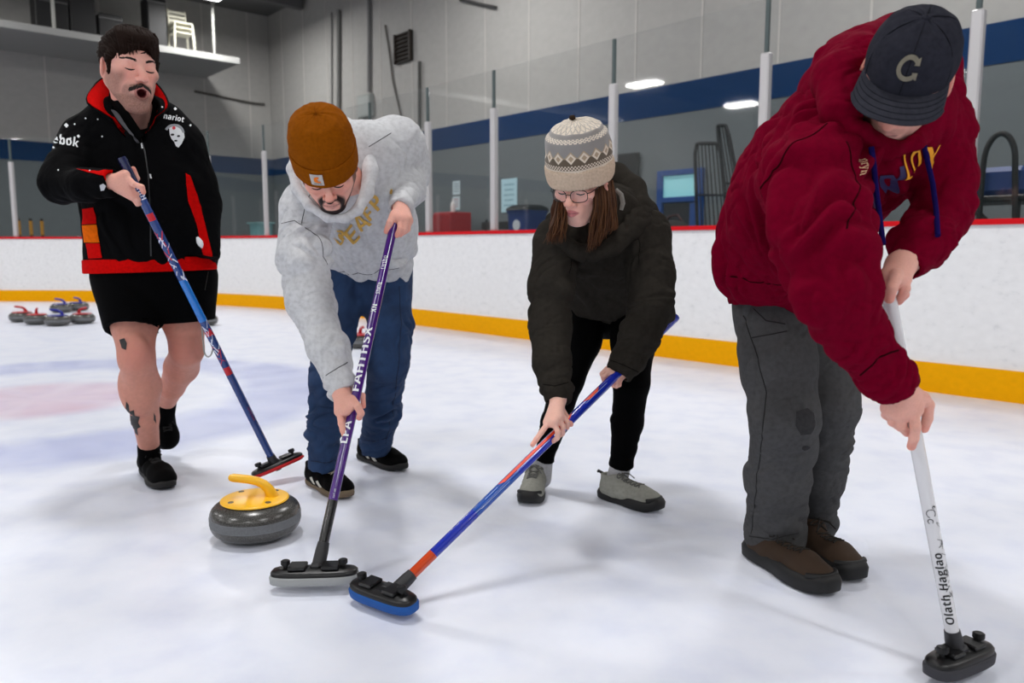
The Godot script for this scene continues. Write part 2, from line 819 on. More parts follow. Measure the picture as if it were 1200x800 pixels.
# ---------------------------------------------------------------- materials
func noise_tex(freq: float, sd: int, octaves := 4, size := 256, ramp: Gradient = null, kind := FastNoiseLite.TYPE_SIMPLEX_SMOOTH) -> NoiseTexture2D:
	var f := FastNoiseLite.new()
	f.noise_type = kind
	f.seed = sd
	f.frequency = freq
	f.fractal_octaves = octaves
	var t := NoiseTexture2D.new()
	t.width = size
	t.height = size
	t.seamless = true
	t.noise = f
	if ramp:
		t.color_ramp = ramp
	return t

func ramp(stops: Array) -> Gradient:
	var g := Gradient.new()
	var off := PackedFloat32Array()
	var col := PackedColorArray()
	for s in stops:
		off.append(s[0])
		col.append(s[1])
	g.offsets = off
	g.colors = col
	return g

func plain(color: Color, rough := 0.6, metal := 0.0, spec := 0.5) -> StandardMaterial3D:
	var m := StandardMaterial3D.new()
	m.albedo_color = color
	m.roughness = rough
	m.metallic = metal
	m.metallic_specular = spec
	return m

func mottled(color: Color, tex: Texture2D, per_metre: float, rough := 0.7, relief := 0.0, bump: Texture2D = null, bump_scale := 0.0) -> StandardMaterial3D:
	var m := plain(color, rough)
	m.albedo_texture = tex
	m.uv1_triplanar = true
	m.uv1_scale = Vector3.ONE * per_metre
	if bump:
		m.heightmap_enabled = true
		m.heightmap_texture = bump
		m.heightmap_scale = bump_scale
	return m

func fabric(color: Color, sheen := 0.25, rough := 0.92, per_metre := 5.0, relief := 0.05) -> StandardMaterial3D:
	var m := mottled(color, mats.fleck, per_metre, rough)
	m.heightmap_enabled = true
	m.heightmap_texture = mats.weave
	m.heightmap_scale = relief
	m.metallic_specular = 0.14
	if sheen > 0.0:
		m.rim_enabled = true
		m.rim = sheen * 0.4
		m.rim_tint = 0.9
	return m

func skin_material() -> StandardMaterial3D:
	var m := plain(Color.WHITE, 0.55, 0.0, 0.26)
	m.vertex_color_use_as_albedo = true
	m.subsurf_scatter_enabled = true
	m.subsurf_scatter_strength = 0.12
	return m

func setup_materials() -> void:
	rough_noise = FastNoiseLite.new()
	rough_noise.noise_type = FastNoiseLite.TYPE_SIMPLEX_SMOOTH
	rough_noise.seed = 11
	rough_noise.frequency = 1.0
	rough_noise.fractal_type = FastNoiseLite.FRACTAL_NONE
	mats.fleck = noise_tex(0.05, 3, 4, 256, ramp([[0.0, Color(0.84, 0.84, 0.84)], [0.5, Color(0.95, 0.95, 0.95)], [1.0, Color(1, 1, 1)]]))
	mats.weave = noise_tex(0.22, 5, 2, 256)
	mats.smudge = noise_tex(0.03, 21, 5, 512, ramp([[0.0, Color(0.86, 0.865, 0.87)], [0.22, Color(0.965, 0.965, 0.965)], [1.0, Color(1, 1, 1)]]))
	mats.denim = noise_tex(0.02, 51, 5, 256, ramp([[0.0, Color(0.66, 0.68, 0.72)], [0.5, Color(0.86, 0.87, 0.89)], [1.0, Color(1, 1, 1)]]))
	mats.granite = noise_tex(0.16, 8, 5, 512, ramp([[0.0, Color(0.10, 0.10, 0.10)], [0.45, Color(0.36, 0.36, 0.36)], [0.6, Color(0.5, 0.5, 0.5)], [0.78, Color(0.62, 0.62, 0.62)], [1.0, Color(1, 1, 1)]]))
	mats.frost = noise_tex(0.02, 31, 5, 512, ramp([[0.0, Color(0.93, 0.94, 0.97)], [0.5, Color(0.975, 0.98, 0.99)], [1.0, Color(1, 1, 1)]]))
	mats.pebble = noise_tex(0.09, 33, 3, 512)
	mats.block = noise_tex(0.03, 41, 4, 512, ramp([[0.0, Color(0.94, 0.94, 0.94)], [1.0, Color(1, 1, 1)]]))

	var ice := mottled(Color(0.915, 0.927, 0.965), mats.frost, 0.35, 0.34)
	ice.uv1_world_triplanar = true
	ice.heightmap_enabled = true
	ice.heightmap_texture = mats.pebble
	ice.heightmap_scale = 0.06
	ice.metallic_specular = 0.42
	mats.ice = ice
	mats.concrete = mottled(Color(0.32, 0.32, 0.33), mats.block, 0.5, 0.85)
	mats.board = mottled(Color(0.965, 0.965, 0.965), mats.smudge, 0.9, 0.42)
	mats.kick = mottled(Color(1.0, 0.70, 0.0), mats.block, 1.2, 0.65)
	(mats.kick as StandardMaterial3D).metallic_specular = 0.2
	mats.cap = plain(Color(0.84, 0.03, 0.09), 0.5, 0.0, 0.3)
	mats.alu = plain(Color(0.80, 0.79, 0.79), 0.45, 0.35)
	var glass := plain(Color(0.40, 0.48, 0.48, 0.025), 0.03, 0.0, 0.5)
	glass.transparency = BaseMaterial3D.TRANSPARENCY_ALPHA
	mats.glass = glass
	mats.wall = mottled(Color(0.70, 0.695, 0.68), mats.block, 0.4, 0.8)
	mats.wall_low = mottled(Color(0.41, 0.44, 0.45), mats.block, 0.4, 0.8)
	mats.wall_dark = plain(Color(0.15, 0.155, 0.16), 0.85)
	mats.band = plain(Color(0.0, 0.18, 0.36), 0.8, 0.0, 0.2)
	mats.ceiling = plain(Color(0.40, 0.40, 0.40), 0.9)
	mats.steel_dark = plain(Color(0.12, 0.12, 0.13), 0.5, 0.4)
	mats.black = plain(Color(0.03, 0.03, 0.032), 0.5)
	mats.rubber = plain(Color(0.035, 0.035, 0.036), 0.62)
	mats.white = plain(Color(0.88, 0.88, 0.87), 0.6)
	mats.blue_paint = plain(Color(0.03, 0.25, 0.52), 0.45)
	mats.skin = skin_material()
	var lamp := plain(Color(1, 1, 1), 0.5)
	lamp.emission_enabled = true
	lamp.emission = Color(1.0, 0.995, 0.99)
	lamp.emission_energy_multiplier = 9.0
	mats.lamp = lamp


# ---------------------------------------------------------------- the hall
const SIDE := 5.45        # inner face of the side boards (v)
const CORNER := 9.7       # where the straight boards end (u)
const RADIUS := 8.5
const SIDE_WALL := 9.8
const END_WALL := 21.2
const BACK_WALL := -17.0
const FAR_WALL := -23.0
const ROOF := 7.2

func board_path(out_by: float, step := 0.3) -> Array:   # (u, v) along the inner face of the boards, moved outwards
	var p := []
	p.append(Vector2(-13.0, SIDE + out_by))
	p.append(Vector2(CORNER, SIDE + out_by))
	var n := int(RADIUS * PI / 2 / step)
	for i in range(1, n + 1):
		var a := PI / 2 * i / n
		p.append(Vector2(CORNER + sin(a) * (RADIUS + out_by), SIDE - RADIUS + cos(a) * (RADIUS + out_by)))
	p.append(Vector2(CORNER + RADIUS + out_by, -19.0))
	return p

func band_along(mb: MB, inner: float, outer: float, y0: float, y1: float) -> void:   # a strip of boards with thickness
	var a := board_path(inner)
	var b := board_path(outer)
	for i in a.size() - 1:
		var a0: Vector2 = a[i]
		var a1: Vector2 = a[i + 1]
		var b0: Vector2 = b[i]
		var b1: Vector2 = b[i + 1]
		mb.face([hall(a0.x, a0.y, y0), hall(a0.x, a0.y, y1), hall(a1.x, a1.y, y1), hall(a1.x, a1.y, y0)])
		mb.face([hall(b0.x, b0.y, y0), hall(b1.x, b1.y, y0), hall(b1.x, b1.y, y1), hall(b0.x, b0.y, y1)])
		mb.face([hall(a0.x, a0.y, y1), hall(b0.x, b0.y, y1), hall(b1.x, b1.y, y1), hall(a1.x, a1.y, y1)])
	for e in [0, a.size() - 1]:
		var p: Vector2 = a[e]
		var q: Vector2 = b[e]
		mb.face([hall(p.x, p.y, y0), hall(q.x, q.y, y0), hall(q.x, q.y, y1), hall(p.x, p.y, y1)])

func structure(called: String, mb: MB, material: Material, label: String, category: String) -> MeshInstance3D:
	var o := obj(called, mb.mesh(), material)
	tag(o, label, category, "", "structure")
	return o

func hall_box(mb: MB, u: float, v: float, y: float, du: float, dv: float, dy: float, ch := 0.004) -> void:   # centre in u, v, base height y
	mb.box(hall(u, v, y + dy * 0.5), Vector3(dv, dy, du), room, ch)

func build_structure() -> void:
	var mb := MB.new()
	# ice and the floor beyond the boards
	var pts := board_path(0.05)
	var poly := PackedVector2Array()
	for p in pts:
		poly.append(p)
	poly.append(Vector2(-13.0, -19.0))
	var ids := Geometry2D.triangulate_polygon(poly)
	for p in poly:
		mb.vert(hall(p.x, p.y, 0.0), Vector3.UP)
	for i in range(0, ids.size(), 3):
		mb.tri(ids[i], ids[i + 1], ids[i + 2])
	var ice := structure("floor", mb, mats.ice, "white rink ice with a worn, frosty surface", "floor")
	# the painted house shows faintly through the frost
	var house := Vector3(-2.98, 0.0012, -4.85)
	for ring in [[1.22, 1.83, Color(0.30, 0.36, 0.74), 0.28], [0.0, 0.61, Color(0.74, 0.22, 0.36), 0.22]]:
		var rb := MB.new()
		var soft := 0.10
		var radii := [maxf(ring[0] - soft, 0.0), ring[0] + (soft if ring[0] > 0.0 else 0.0), ring[1] - soft, ring[1] + soft]
		var alpha := [0.0 if ring[0] > 0.0 else ring[3], ring[3], ring[3], 0.0]
		for k in 4:
			for a in 97:
				var ang := TAU * a / 96
				var c: Color = ring[2]
				c.a = alpha[k] * (0.8 + 0.35 * rough_noise.get_noise_2d(cos(ang) * 3.0 * radii[k] + k, sin(ang) * 3.0 * radii[k]))
				rb.tint = c
				rb.vert(house + Vector3(cos(ang) * radii[k], 0, sin(ang) * radii[k]), Vector3.UP)
		for k in 3:
			for a in 96:
				var f: int = k * 97 + a
				rb.tri(f, f + 1, f + 97)
				rb.tri(f + 1, f + 98, f + 97)
		var paint := plain(Color.WHITE, 0.4)
		paint.vertex_color_use_as_albedo = true
		paint.transparency = BaseMaterial3D.TRANSPARENCY_ALPHA
		var r := obj("ring_marking", rb.mesh(), paint, ice)
		r.set_meta("label", "faint blue outer ring painted under the ice" if ring[0] > 0.0 else "faint red centre disc painted under the ice")
	mb = MB.new()
	hall_box(mb, 2.0, -6.0, -0.3, 42.0, 36.0, 0.28)
	structure("floor_concrete", mb, mats.concrete, "grey concrete floor of the hall beyond the boards", "floor")

	# boards with kickplate, cap rail, posts and glass
	mb = MB.new()
	band_along(mb, 0.0, 0.10, 0.0, 1.085)
	var boards := structure("wall_boards", mb, mats.board, "white scuffed rink boards with yellow kickplate, red cap rail and glass", "boards")
	mb = MB.new()
	band_along(mb, -0.014, 0.0, 0.0, 0.195)
	obj("kickplate", mb.mesh(), mats.kick, boards).set_meta("label", "yellow kickplate along the foot of the boards")
	mb = MB.new()
	band_along(mb, -0.02, 0.12, 1.085, 1.12)
	obj("cap_rail", mb.mesh(), mats.cap, boards).set_meta("label", "thin red cap rail on top of the boards")
	mb = MB.new()
	var ra := 0.62
	mb.box(hall(CORNER + sin(ra * 1.42) * (RADIUS - 0.006), SIDE - RADIUS + cos(ra * 1.42) * (RADIUS - 0.006), 0.55), Vector3(0.004, 1.07, 0.055), room * Basis(Vector3.UP, -ra * 1.42), 0.001)
	obj("goal_line", mb.mesh(), plain(Color(0.74, 0.13, 0.17), 0.5), boards).set_meta("label", "thin red line painted up the end boards")
	# posts: u on the straight, angle on the corner
	var spots := []      # [position of the post, turn]
	for u in [-6.9, -5.4, -3.9, -2.4, -0.95, 0.45, 1.88, 3.33, 4.85, 6.52, 7.72, 9.0]:
		spots.append([Vector2(u, SIDE + 0.05), 0.0])
	for a in [0.09, 0.235, 0.385, 0.535, 0.69, 0.84, 1.0, 1.16, 1.32, 1.48]:
		spots.append([Vector2(CORNER + sin(a) * (RADIUS + 0.05), SIDE - RADIUS + cos(a) * (RADIUS + 0.05)), a])
	for v in [-4.2, -5.7, -7.2, -8.7]:
		spots.append([Vector2(CORNER + RADIUS + 0.05, v), PI / 2])
	var post := MB.new()
	post.box(Vector3(0, 0.64, 0), Vector3(0.065, 1.28, 0.075), Basis(), 0.01)
	var post_mesh := post.mesh()
	var strip := MB.new()
	strip.box(Vector3(0, 1.47, 0), Vector3(0.03, 0.40, 0.032), Basis(), 0.004)
	var strip_mesh := strip.mesh()
	var strip_mat := plain(Color(0.30, 0.35, 0.35), 0.4)
	for s in spots:
		var p := obj("post", post_mesh, mats.alu, boards)
		p.transform = Transform3D(room * Basis(Vector3.UP, -s[1]), hall(s[0].x, s[0].y, 1.12))
		obj("joint_strip", strip_mesh, strip_mat, p)
	for i in spots.size() - 1:
		var a: Vector2 = spots[i][0]
		var b: Vector2 = spots[i + 1][0]
		var dir := (b - a).normalized()
		a += dir * 0.02
		b -= dir * 0.02
		var gb := MB.new()
		var side := Vector2(-dir.y, dir.x) * 0.006
		var mid := (a + b) * 0.5
		var len := a.distance_to(b)
		var turn := atan2(-dir.y, dir.x)
		gb.box(hall(mid.x, mid.y, 1.12 + 0.835), Vector3(0.012, 1.67, len), room * Basis(Vector3.UP, turn), 0.002)
		obj("glass_pane", gb.mesh(), mats.glass, boards)

	# walls: pale upper half, grey lower half, blue band
	var t := 0.25
	for w in [["side", SIDE_WALL, true, "tall pale side wall behind the long boards, grey below a blue band"], ["end", END_WALL, false, "tall pale end wall behind the rink corner, grey below a blue band"]]:
		var lo := MB.new()
		var up := MB.new()
		var bd := MB.new()
		if w[2]:
			hall_box(up, 2.1, w[1] + t * 0.5, 2.95, 38.2, t, ROOF - 2.95)
			hall_box(lo, 2.1, w[1] + t * 0.5, -0.02, 38.2, t, 2.97)
			hall_box(bd, 2.1, w[1] - 0.004, 2.92, 38.2, 0.012, 0.44, 0.002)
		else:
			hall_box(up, w[1] + t * 0.5, -6.6, 2.95, t, 32.8, ROOF - 2.95)
			hall_box(lo, w[1] + t * 0.5, -6.6, -0.02, t, 32.8, 2.97)
			hall_box(bd, w[1] - 0.004, -6.6, 2.92, 0.012, 32.8, 0.44, 0.002)
		var wall := structure("wall_" + w[0], up, mats.wall, w[3], "wall")
		obj("lower_wall", lo.mesh(), mats.wall_low, wall).set_meta("label", "grey painted lower wall")
		obj("blue_band", bd.mesh(), mats.band, wall).set_meta("label", "dark blue band painted along the wall")
		# upright seams of the wall cladding
		var seam := plain(Color(0.78, 0.77, 0.75), 0.8)
		for k in 22:
			var sb := MB.new()
			if w[2]:
				hall_box(sb, 20.4 - k * 1.22, w[1] - 0.006, 3.36, 0.03, 0.008, ROOF - 3.36, 0.003)
			else:
				hall_box(sb, w[1] - 0.006, 9.2 - k * 1.22, 3.36, 0.008, 0.03, ROOF - 3.36, 0.003)
			obj("cladding_seam", sb.mesh(), seam, wall)
	mb = MB.new()
	hall_box(mb, BACK_WALL - t * 0.5, -6.6, -0.02, t, 33.0, ROOF)
	structure("wall_back", mb, mats.wall_dark, "dark grey wall at the other end of the rink", "wall")
	mb = MB.new()
	hall_box(mb, 2.1, FAR_WALL - t * 0.5, -0.02, 38.7, t, ROOF)
	structure("wall_opposite", mb, mats.wall_dark, "dark grey wall across the ice from the blue banded side wall", "wall")
	mb = MB.new()
	hall_box(mb, 2.1, -6.6, ROOF, 38.7, 33.4, 0.3)
	var top := structure("ceiling", mb, mats.ceiling, "grey hall ceiling with steel beams", "ceiling")
	for k in 7:
		var bb := MB.new()
		hall_box(bb, 19.0 - k * 5.6, -6.6, ROOF - 0.32, 0.18, 32.6, 0.32, 0.01)
		obj("beam", bb.mesh(), mats.ceiling, top)

	# ceiling lamps in rows
	var house_mb := MB.new()
	house_mb.box(Vector3(0, 0.06, 0), Vector3(0.72, 0.10, 1.32), Basis(), 0.02)
	var housing_mesh := house_mb.mesh()
	var dif := MB.new()
	dif.box(Vector3(0, 0.0, 0), Vector3(0.62, 0.02, 1.22), Basis(), 0.004)
	var dif_mesh := dif.mesh()
	var rod := MB.new()
	rod.tube([Vector3(0, 0.10, 0), Vector3(0, 0.62, 0)], [0.012], 6)
	var rod_mesh := rod.mesh()
	for u in [18.0, 10.6, 3.2, -4.2, -11.6]:
		for v in [7.1, 1.0, -5.0, -11.0, -17.0]:
			var l := bare("ceiling_lamp", self)
			l.transform = Transform3D(room, hall(u, v, 6.55))
			l.name = "ceiling_lamp" if u == 18.0 and v == 7.1 else "ceiling_lamp_%03d" % get_child_count()
			tag(l, "flat white lamp hung over the end of the mezzanine" if u == 18.0 and v == 7.1 else "flat white lamp hung under the hall ceiling above the ice", "lamp", "ceiling lamps in rows over the rink")
			obj("housing", housing_mesh, mats.white, l)
			obj("diffuser", dif_mesh, mats.lamp, l)
			obj("hanger_rod", rod_mesh, mats.steel_dark, l)
			var a := AreaLight3D.new()
			a.name = "lamp_light"
			a.area_size = Vector2(0.60, 1.20)
			a.light_color = Color(1.0, 0.995, 0.99)
			a.light_energy = LAMP_ENERGY
			a.shadow_enabled = true
			a.area_range = 60.0
			a.area_attenuation = 2.0
			l.add_child(a)
			a.position = Vector3(0, -0.02, 0)
			a.rotation = Vector3(-PI / 2, 0, 0)
const LAMP_ENERGY := 14.6


# ---------------------------------------------------------------- things in the hall
func on_side(px: float, py: float, v: float) -> Vector2:     # (u, height) where a picture point meets the plane at distance v
	var d := ray(px, py)
	var t := v / d.dot(room.x)
	return Vector2(-d.dot(room.z) * t, EYE + d.y * t)

func on_end(px: float, py: float, u: float) -> Vector2:      # (v, height) where it meets the plane across the hall
	var d := ray(px, py)
	var t := u / -d.dot(room.z)
	return Vector2(d.dot(room.x) * t, EYE + d.y * t)

func thing(called: String, where: Vector3, label: String, category: String, group := "", b := Basis()) -> Node3D:
	var o := Node3D.new()
	o.name = called
	add_child(o, true)
	o.transform = Transform3D(b, where)
	tag(o, label, category, group)
	return o

func build_hall_things() -> void:
	# notices on the side wall
	var paper := plain(Color(0.78, 0.85, 0.87), 0.8)
	var s := on_side(535, 220, SIDE_WALL)
	var n := 0
	for y in [220.0, 238.0]:
		s = on_side(535, y, SIDE_WALL)
		var t := thing("notice", hall(s.x, SIDE_WALL - 0.004, s.y), ["small white notice taped to the grey wall above its twin", "small white notice with pink lines taped below its twin"][n], "notice", "", room)
		var mb := MB.new()
		mb.box(Vector3(-0.002, 0, 0), Vector3(0.004, 0.27, 0.24), Basis(), 0.001)
		obj("sheet", mb.mesh(), paper, t)
		for k in 4:
			mb = MB.new()
			mb.box(Vector3(-0.005, 0.08 - k * 0.05, 0), Vector3(0.002, 0.012, 0.16), Basis(), 0.0005)
			obj("printed_line", mb.mesh(), plain([Color(0.35, 0.4, 0.45), Color(0.7, 0.35, 0.4)][n], 0.8), t)
		n += 1
	s = on_side(597, 229, SIDE_WALL)
	var post := thing("poster", hall(s.x, SIDE_WALL - 0.006, s.y), "tall pale blue poster on the grey wall above the blue bin", "poster", "", room)
	var pb := MB.new()
	pb.box(Vector3.ZERO, Vector3(0.012, 0.62, 0.44), Basis(), 0.002)
	obj("sheet", pb.mesh(), plain(Color(0.72, 0.86, 0.90), 0.6), post)
	for k in 5:
		pb = MB.new()
		pb.box(Vector3(-0.007, 0.2 - k * 0.095, 0), Vector3(0.002, 0.02, 0.30 - 0.05 * (k % 2)), Basis(), 0.0005)
		obj("printed_line", pb.mesh(), plain(Color(0.5, 0.66, 0.72), 0.7), post)

	# red cabinet and blue bin behind the boards
	s = on_side(530, 249, 9.2)
	var cab := thing("metal_cabinet", hall(s.x, 9.2, 0), "red metal cabinet standing behind the glass below the white notices", "cabinet", "", room)
	pb = MB.new()
	pb.box(Vector3(0, s.y * 0.5, 0), Vector3(0.5, s.y, 0.55), Basis(), 0.015)
	obj("body", pb.mesh(), plain(Color(0.62, 0.05, 0.09), 0.45), cab)
	for z in [-0.14, 0.14]:
		pb = MB.new()
		pb.box(Vector3(-0.258, s.y * 0.5, z), Vector3(0.02, s.y - 0.1, 0.262), Basis(), 0.006)
		var dr := obj("door", pb.mesh(), plain(Color(0.58, 0.045, 0.08), 0.42), cab)
		pb = MB.new()
		pb.box(Vector3(-0.278, s.y * 0.55, -signf(z) * 0.02 + z * 0.25), Vector3(0.02, 0.14, 0.02), Basis(), 0.005)
		obj("handle", pb.mesh(), mats.steel_dark, dr)
	s = on_side(521, 247, 9.0)
	var can := thing("spray_bottle", hall(s.x, 9.2, on_side(530, 249, 9.2).y), "small white bottle standing on top of the red cabinet", "bottle", "", room)
	pb = MB.new()
	pb.lathe([Vector2(0.001, 0), Vector2(0.045, 0.0), Vector2(0.047, 0.16), Vector2(0.03, 0.2), Vector2(0.015, 0.22), Vector2(0.015, 0.26), Vector2(0.001, 0.26)], Transform3D(), 16)
	obj("body", pb.mesh(), mats.white, can)

	s = on_side(618, 244, 9.0)
	var bin := thing("recycling_bin", hall(s.x, 9.0, 0), "blue plastic bin with a round white sticker below the pale poster", "bin", "", room)
	pb = MB.new()
	pb.loft(rect_rings([[0.0, 0.20, 0.19], [s.y - 0.1, 0.27, 0.25], [s.y - 0.06, 0.29, 0.27], [s.y - 0.04, 0.29, 0.27]]))
	obj("body", pb.mesh(), plain(Color(0.02, 0.17, 0.42), 0.5), bin)
	pb = MB.new()
	pb.loft(rect_rings([[s.y - 0.04, 0.30, 0.28], [s.y + 0.0, 0.29, 0.27], [s.y + 0.05, 0.2, 0.2]]))
	obj("lid", pb.mesh(), plain(Color(0.03, 0.04, 0.06), 0.5), bin)
	pb = MB.new()
	pb.prism(disc_poly(Vector2.ZERO, Vector2(0.09, 0.09), 20), Transform3D(Basis(Vector3.UP, -PI / 2), Vector3(-0.262, s.y * 0.82, 0.02)), 0.004)
	obj("sticker", pb.mesh(), plain(Color(0.75, 0.78, 0.8), 0.6), bin)

	s = on_side(594, 248, 9.1)
	var chair := thing("padded_bench", hall(s.x + 0.35, 9.1, 0), "dark slatted bench behind the glass beside the blue bin", "bench", "", room)
	for z in [-0.5, 0.5]:
		pb = MB.new()
		pb.tube([Vector3(-0.2, 0, z), Vector3(-0.2, 0.6, z), Vector3(0.2, 0.62, z), Vector3(0.24, 1.45, z)], [0.02], 8)
		pb.tube([Vector3(0.2, 0, z), Vector3(0.2, 0.62, z)], [0.02], 8)
		obj("leg", pb.mesh(), mats.steel_dark, chair)
	for k in 3:
		pb = MB.new()
		pb.box(Vector3(-0.15 + k * 0.15, 0.645, 0), Vector3(0.12, 0.03, 1.2), Basis(), 0.006)
		obj("seat_slat", pb.mesh(), plain(Color(0.10, 0.09, 0.09), 0.6), chair)
	for k in 3:
		pb = MB.new()
		pb.box(Vector3(0.19 + k * 0.012, 0.85 + k * 0.24, 0), Vector3(0.03, 0.14, 1.2), Basis(), 0.006)
		obj("back_slat", pb.mesh(), plain(Color(0.10, 0.09, 0.09), 0.6), chair)

	# blue door with a lit pane above
	var d0 := on_side(773, 201, SIDE_WALL)
	var d1 := on_side(826, 201, SIDE_WALL)
	var top := d0.y
	var wide := d0.x - d1.x
	var door := thing("door_1", hall((d0.x + d1.x) * 0.5, SIDE_WALL - 0.02, 0), "blue framed door with a pale pane over a dark opening", "door", "", room)
	door.set_meta("kind", "structure")
	for z in [-wide * 0.5 + 0.05, wide * 0.5 - 0.05]:
		pb = MB.new()
		pb.box(Vector3(0, top * 0.5, z), Vector3(0.10, top, 0.10), Basis(), 0.006)
		obj("door_frame", pb.mesh(), mats.blue_paint, door)
	for y in [top - 0.04, top - 0.44]:
		pb = MB.new()
		pb.box(Vector3(0, y, 0), Vector3(0.10, 0.08, wide - 0.2), Basis(), 0.006)
		obj("door_rail", pb.mesh(), mats.blue_paint, door)
	pb = MB.new()
	pb.box(Vector3(0.0, top - 0.24, 0), Vector3(0.02, 0.33, wide - 0.2), Basis(), 0.002)
	var pane := plain(Color(0.62, 0.86, 0.88), 0.2)
	pane.emission_enabled = true
	pane.emission = Color(0.45, 0.75, 0.8)
	pane.emission_energy_multiplier = 0.25
	obj("pane", pb.mesh(), pane, door, )
	pb = MB.new()
	pb.box(Vector3(0.005, (top - 0.48) * 0.5, -wide * 0.06), Vector3(0.02, top - 0.5, wide - 0.32), Basis(), 0.002)
	var leaf := obj("door_leaf", pb.mesh(), plain(Color(0.03, 0.05, 0.09), 0.4), door)
	pb = MB.new()
	pb.box(Vector3(-0.01, (top - 0.48) * 0.5, wide * 0.5 - 0.16), Vector3(0.03, top - 0.5, 0.12), Basis(), 0.004)
	obj("edge_rail", pb.mesh(), mats.blue_paint, leaf)

	# black screen on the wall
	s = on_side(733, 197, SIDE_WALL)
	var tv := thing("wall_screen", hall(s.x, SIDE_WALL - 0.05, s.y), "black screen mounted on the grey wall beside the blue door", "screen", "", room)
	pb = MB.new()
	pb.box(Vector3.ZERO, Vector3(0.05, 0.44, 0.62), Basis(), 0.01)
	obj("casing", pb.mesh(), mats.black, tv)
	pb = MB.new()
	pb.box(Vector3(-0.027, 0, 0), Vector3(0.006, 0.40, 0.58), Basis(), 0.002)
	obj("glass_front", pb.mesh(), plain(Color(0.05, 0.055, 0.06), 0.25), tv)

	# wire trolleys folded upright behind the boards
	trolley("wire_trolley", [Vector2(817, 262), Vector2(814, 168), Vector2(843, 168), Vector2(852, 255)], 8.3, 6, "black wire trolley with a wide upright grille beside the blue door")
	trolley("wire_trolley_001", [Vector2(853, 250), Vector2(840, 147), Vector2(852, 147), Vector2(872, 250)], 8.0, 3, "tall narrow black wire trolley leaning behind the wide one")
	# equipment cart with a blue pad
	var e0 := on_side(1128, 233, 7.2)
	var e1 := on_side(1215, 233, 7.2)
	var mid := (e0.x + e1.x) * 0.5
	var long := e0.x - e1.x
	var cart := thing("equipment_cart", hall(mid, 7.2, 0), "cart with a blue padded top and black hoop handles behind the glass", "cart", "", room)
	pb = MB.new()
	pb.box(Vector3(0, e0.y + 0.11, 0), Vector3(0.6, 0.22, long), Basis(), 0.04)
	obj("pad", pb.mesh(), plain(Color(0.02, 0.20, 0.45), 0.5), cart)
	pb = MB.new()
	pb.box(Vector3(0, e0.y - 0.025, 0), Vector3(0.64, 0.05, long + 0.04), Basis(), 0.01)
	obj("deck", pb.mesh(), mats.black, cart)
	for k in 2:
		pb = MB.new()
		var pts := []
		var z0 := long * 0.42 - 0.02
		var z1 := -long * 0.02
		if k == 1:
			z0 = long * 0.12
			z1 = -long * 0.45
		var hi: float = e0.y + (0.46 if k == 0 else -0.12)
		for i in 13:
			var a := PI * i / 12
			pts.append(Vector3(-0.36 + k * 0.02, hi - 0.22 + sin(a) * 0.22, lerpf(z0, z1, 0.5 - 0.5 * cos(a))))
		pts.push_front(Vector3(-0.36 + k * 0.02, 0.05, z0 + 0.1))
		pts.append(Vector3(-0.36 + k * 0.02, 0.05, z1 - 0.02))
		pb.tube(pts, [0.022], 8)
		obj("hoop", pb.mesh(), mats.rubber, cart)
	for p in [[-0.25, -0.4], [0.25, -0.4], [-0.25, 0.4], [0.25, 0.4]]:
		pb = MB.new()
		pb.tube([Vector3(p[0], 0.06, p[1] * long), Vector3(p[0], e0.y - 0.04, p[1] * long)], [0.02], 8)
		obj("leg", pb.mesh(), mats.steel_dark, cart)
		pb = MB.new()
		pb.tube([Vector3(p[0] - 0.02, 0.06, p[1] * long), Vector3(p[0] + 0.02, 0.06, p[1] * long)], [0.06], 14)
		obj("wheel", pb.mesh(), mats.rubber, cart)
	# dark bag on a shelf behind the boards
	s = on_side(790, 262, 6.4)
	var bag := thing("kit_bag", hall(s.x, 6.4, 0.78), "dark kit bag showing just above the red cap rail", "bag", "", room)
	var bf := MB.new()
	bf.lathe([Vector2(0.001, 0.0), Vector2(0.17, 0.02), Vector2(0.20, 0.16), Vector2(0.17, 0.34), Vector2(0.09, 0.42), Vector2(0.001, 0.44)], Transform3D(), 20, Vector2(0.8, 1.15))
	obj("body", bf.mesh(), plain(Color(0.05, 0.035, 0.035), 0.8), bag)
	bf = MB.new()
	bf.tube([Vector3(0, 0.38, -0.12), Vector3(0, 0.47, -0.06), Vector3(0, 0.48, 0.04), Vector3(0, 0.38, 0.12)], [0.014], 6)
	obj("carry_strap", bf.mesh(), plain(Color(0.2, 0.05, 0.05), 0.8), bag)
	var tbl := thing("folding_table", hall(s.x, 6.4, 0), "narrow table behind the boards carrying the dark kit bag", "table", "", room)
	bf = MB.new()
	bf.box(Vector3(0, 0.76, 0), Vector3(0.6, 0.04, 1.4), Basis(), 0.01)
	obj("table_top", bf.mesh(), plain(Color(0.25, 0.25, 0.26), 0.6), tbl)
	for p in [[-0.25, -0.6], [0.25, -0.6], [-0.25, 0.6], [0.25, 0.6]]:
		bf = MB.new()
		bf.tube([Vector3(p[0], 0.0, p[1]), Vector3(p[0], 0.74, p[1])], [0.02], 8)
		obj("leg", bf.mesh(), mats.steel_dark, tbl)

	# pale crate against the end glass
	var ce := on_end(306, 269, 19.4)
	var crate := thing("storage_crate", hall(19.4, ce.x, 0), "pale turquoise crate showing above the boards at the rink corner", "crate", "", room)
	pb = MB.new()
	pb.loft(rect_rings([[0.0, 0.18, 0.22], [ce.y + 0.12, 0.22, 0.27], [ce.y + 0.15, 0.24, 0.29]]))
	obj("body", pb.mesh(), plain(Color(0.45, 0.66, 0.68), 0.6), crate)
	pb = MB.new()
	pb.box(Vector3(0, ce.y + 0.165, 0), Vector3(0.5, 0.03, 0.6), Basis(), 0.01)
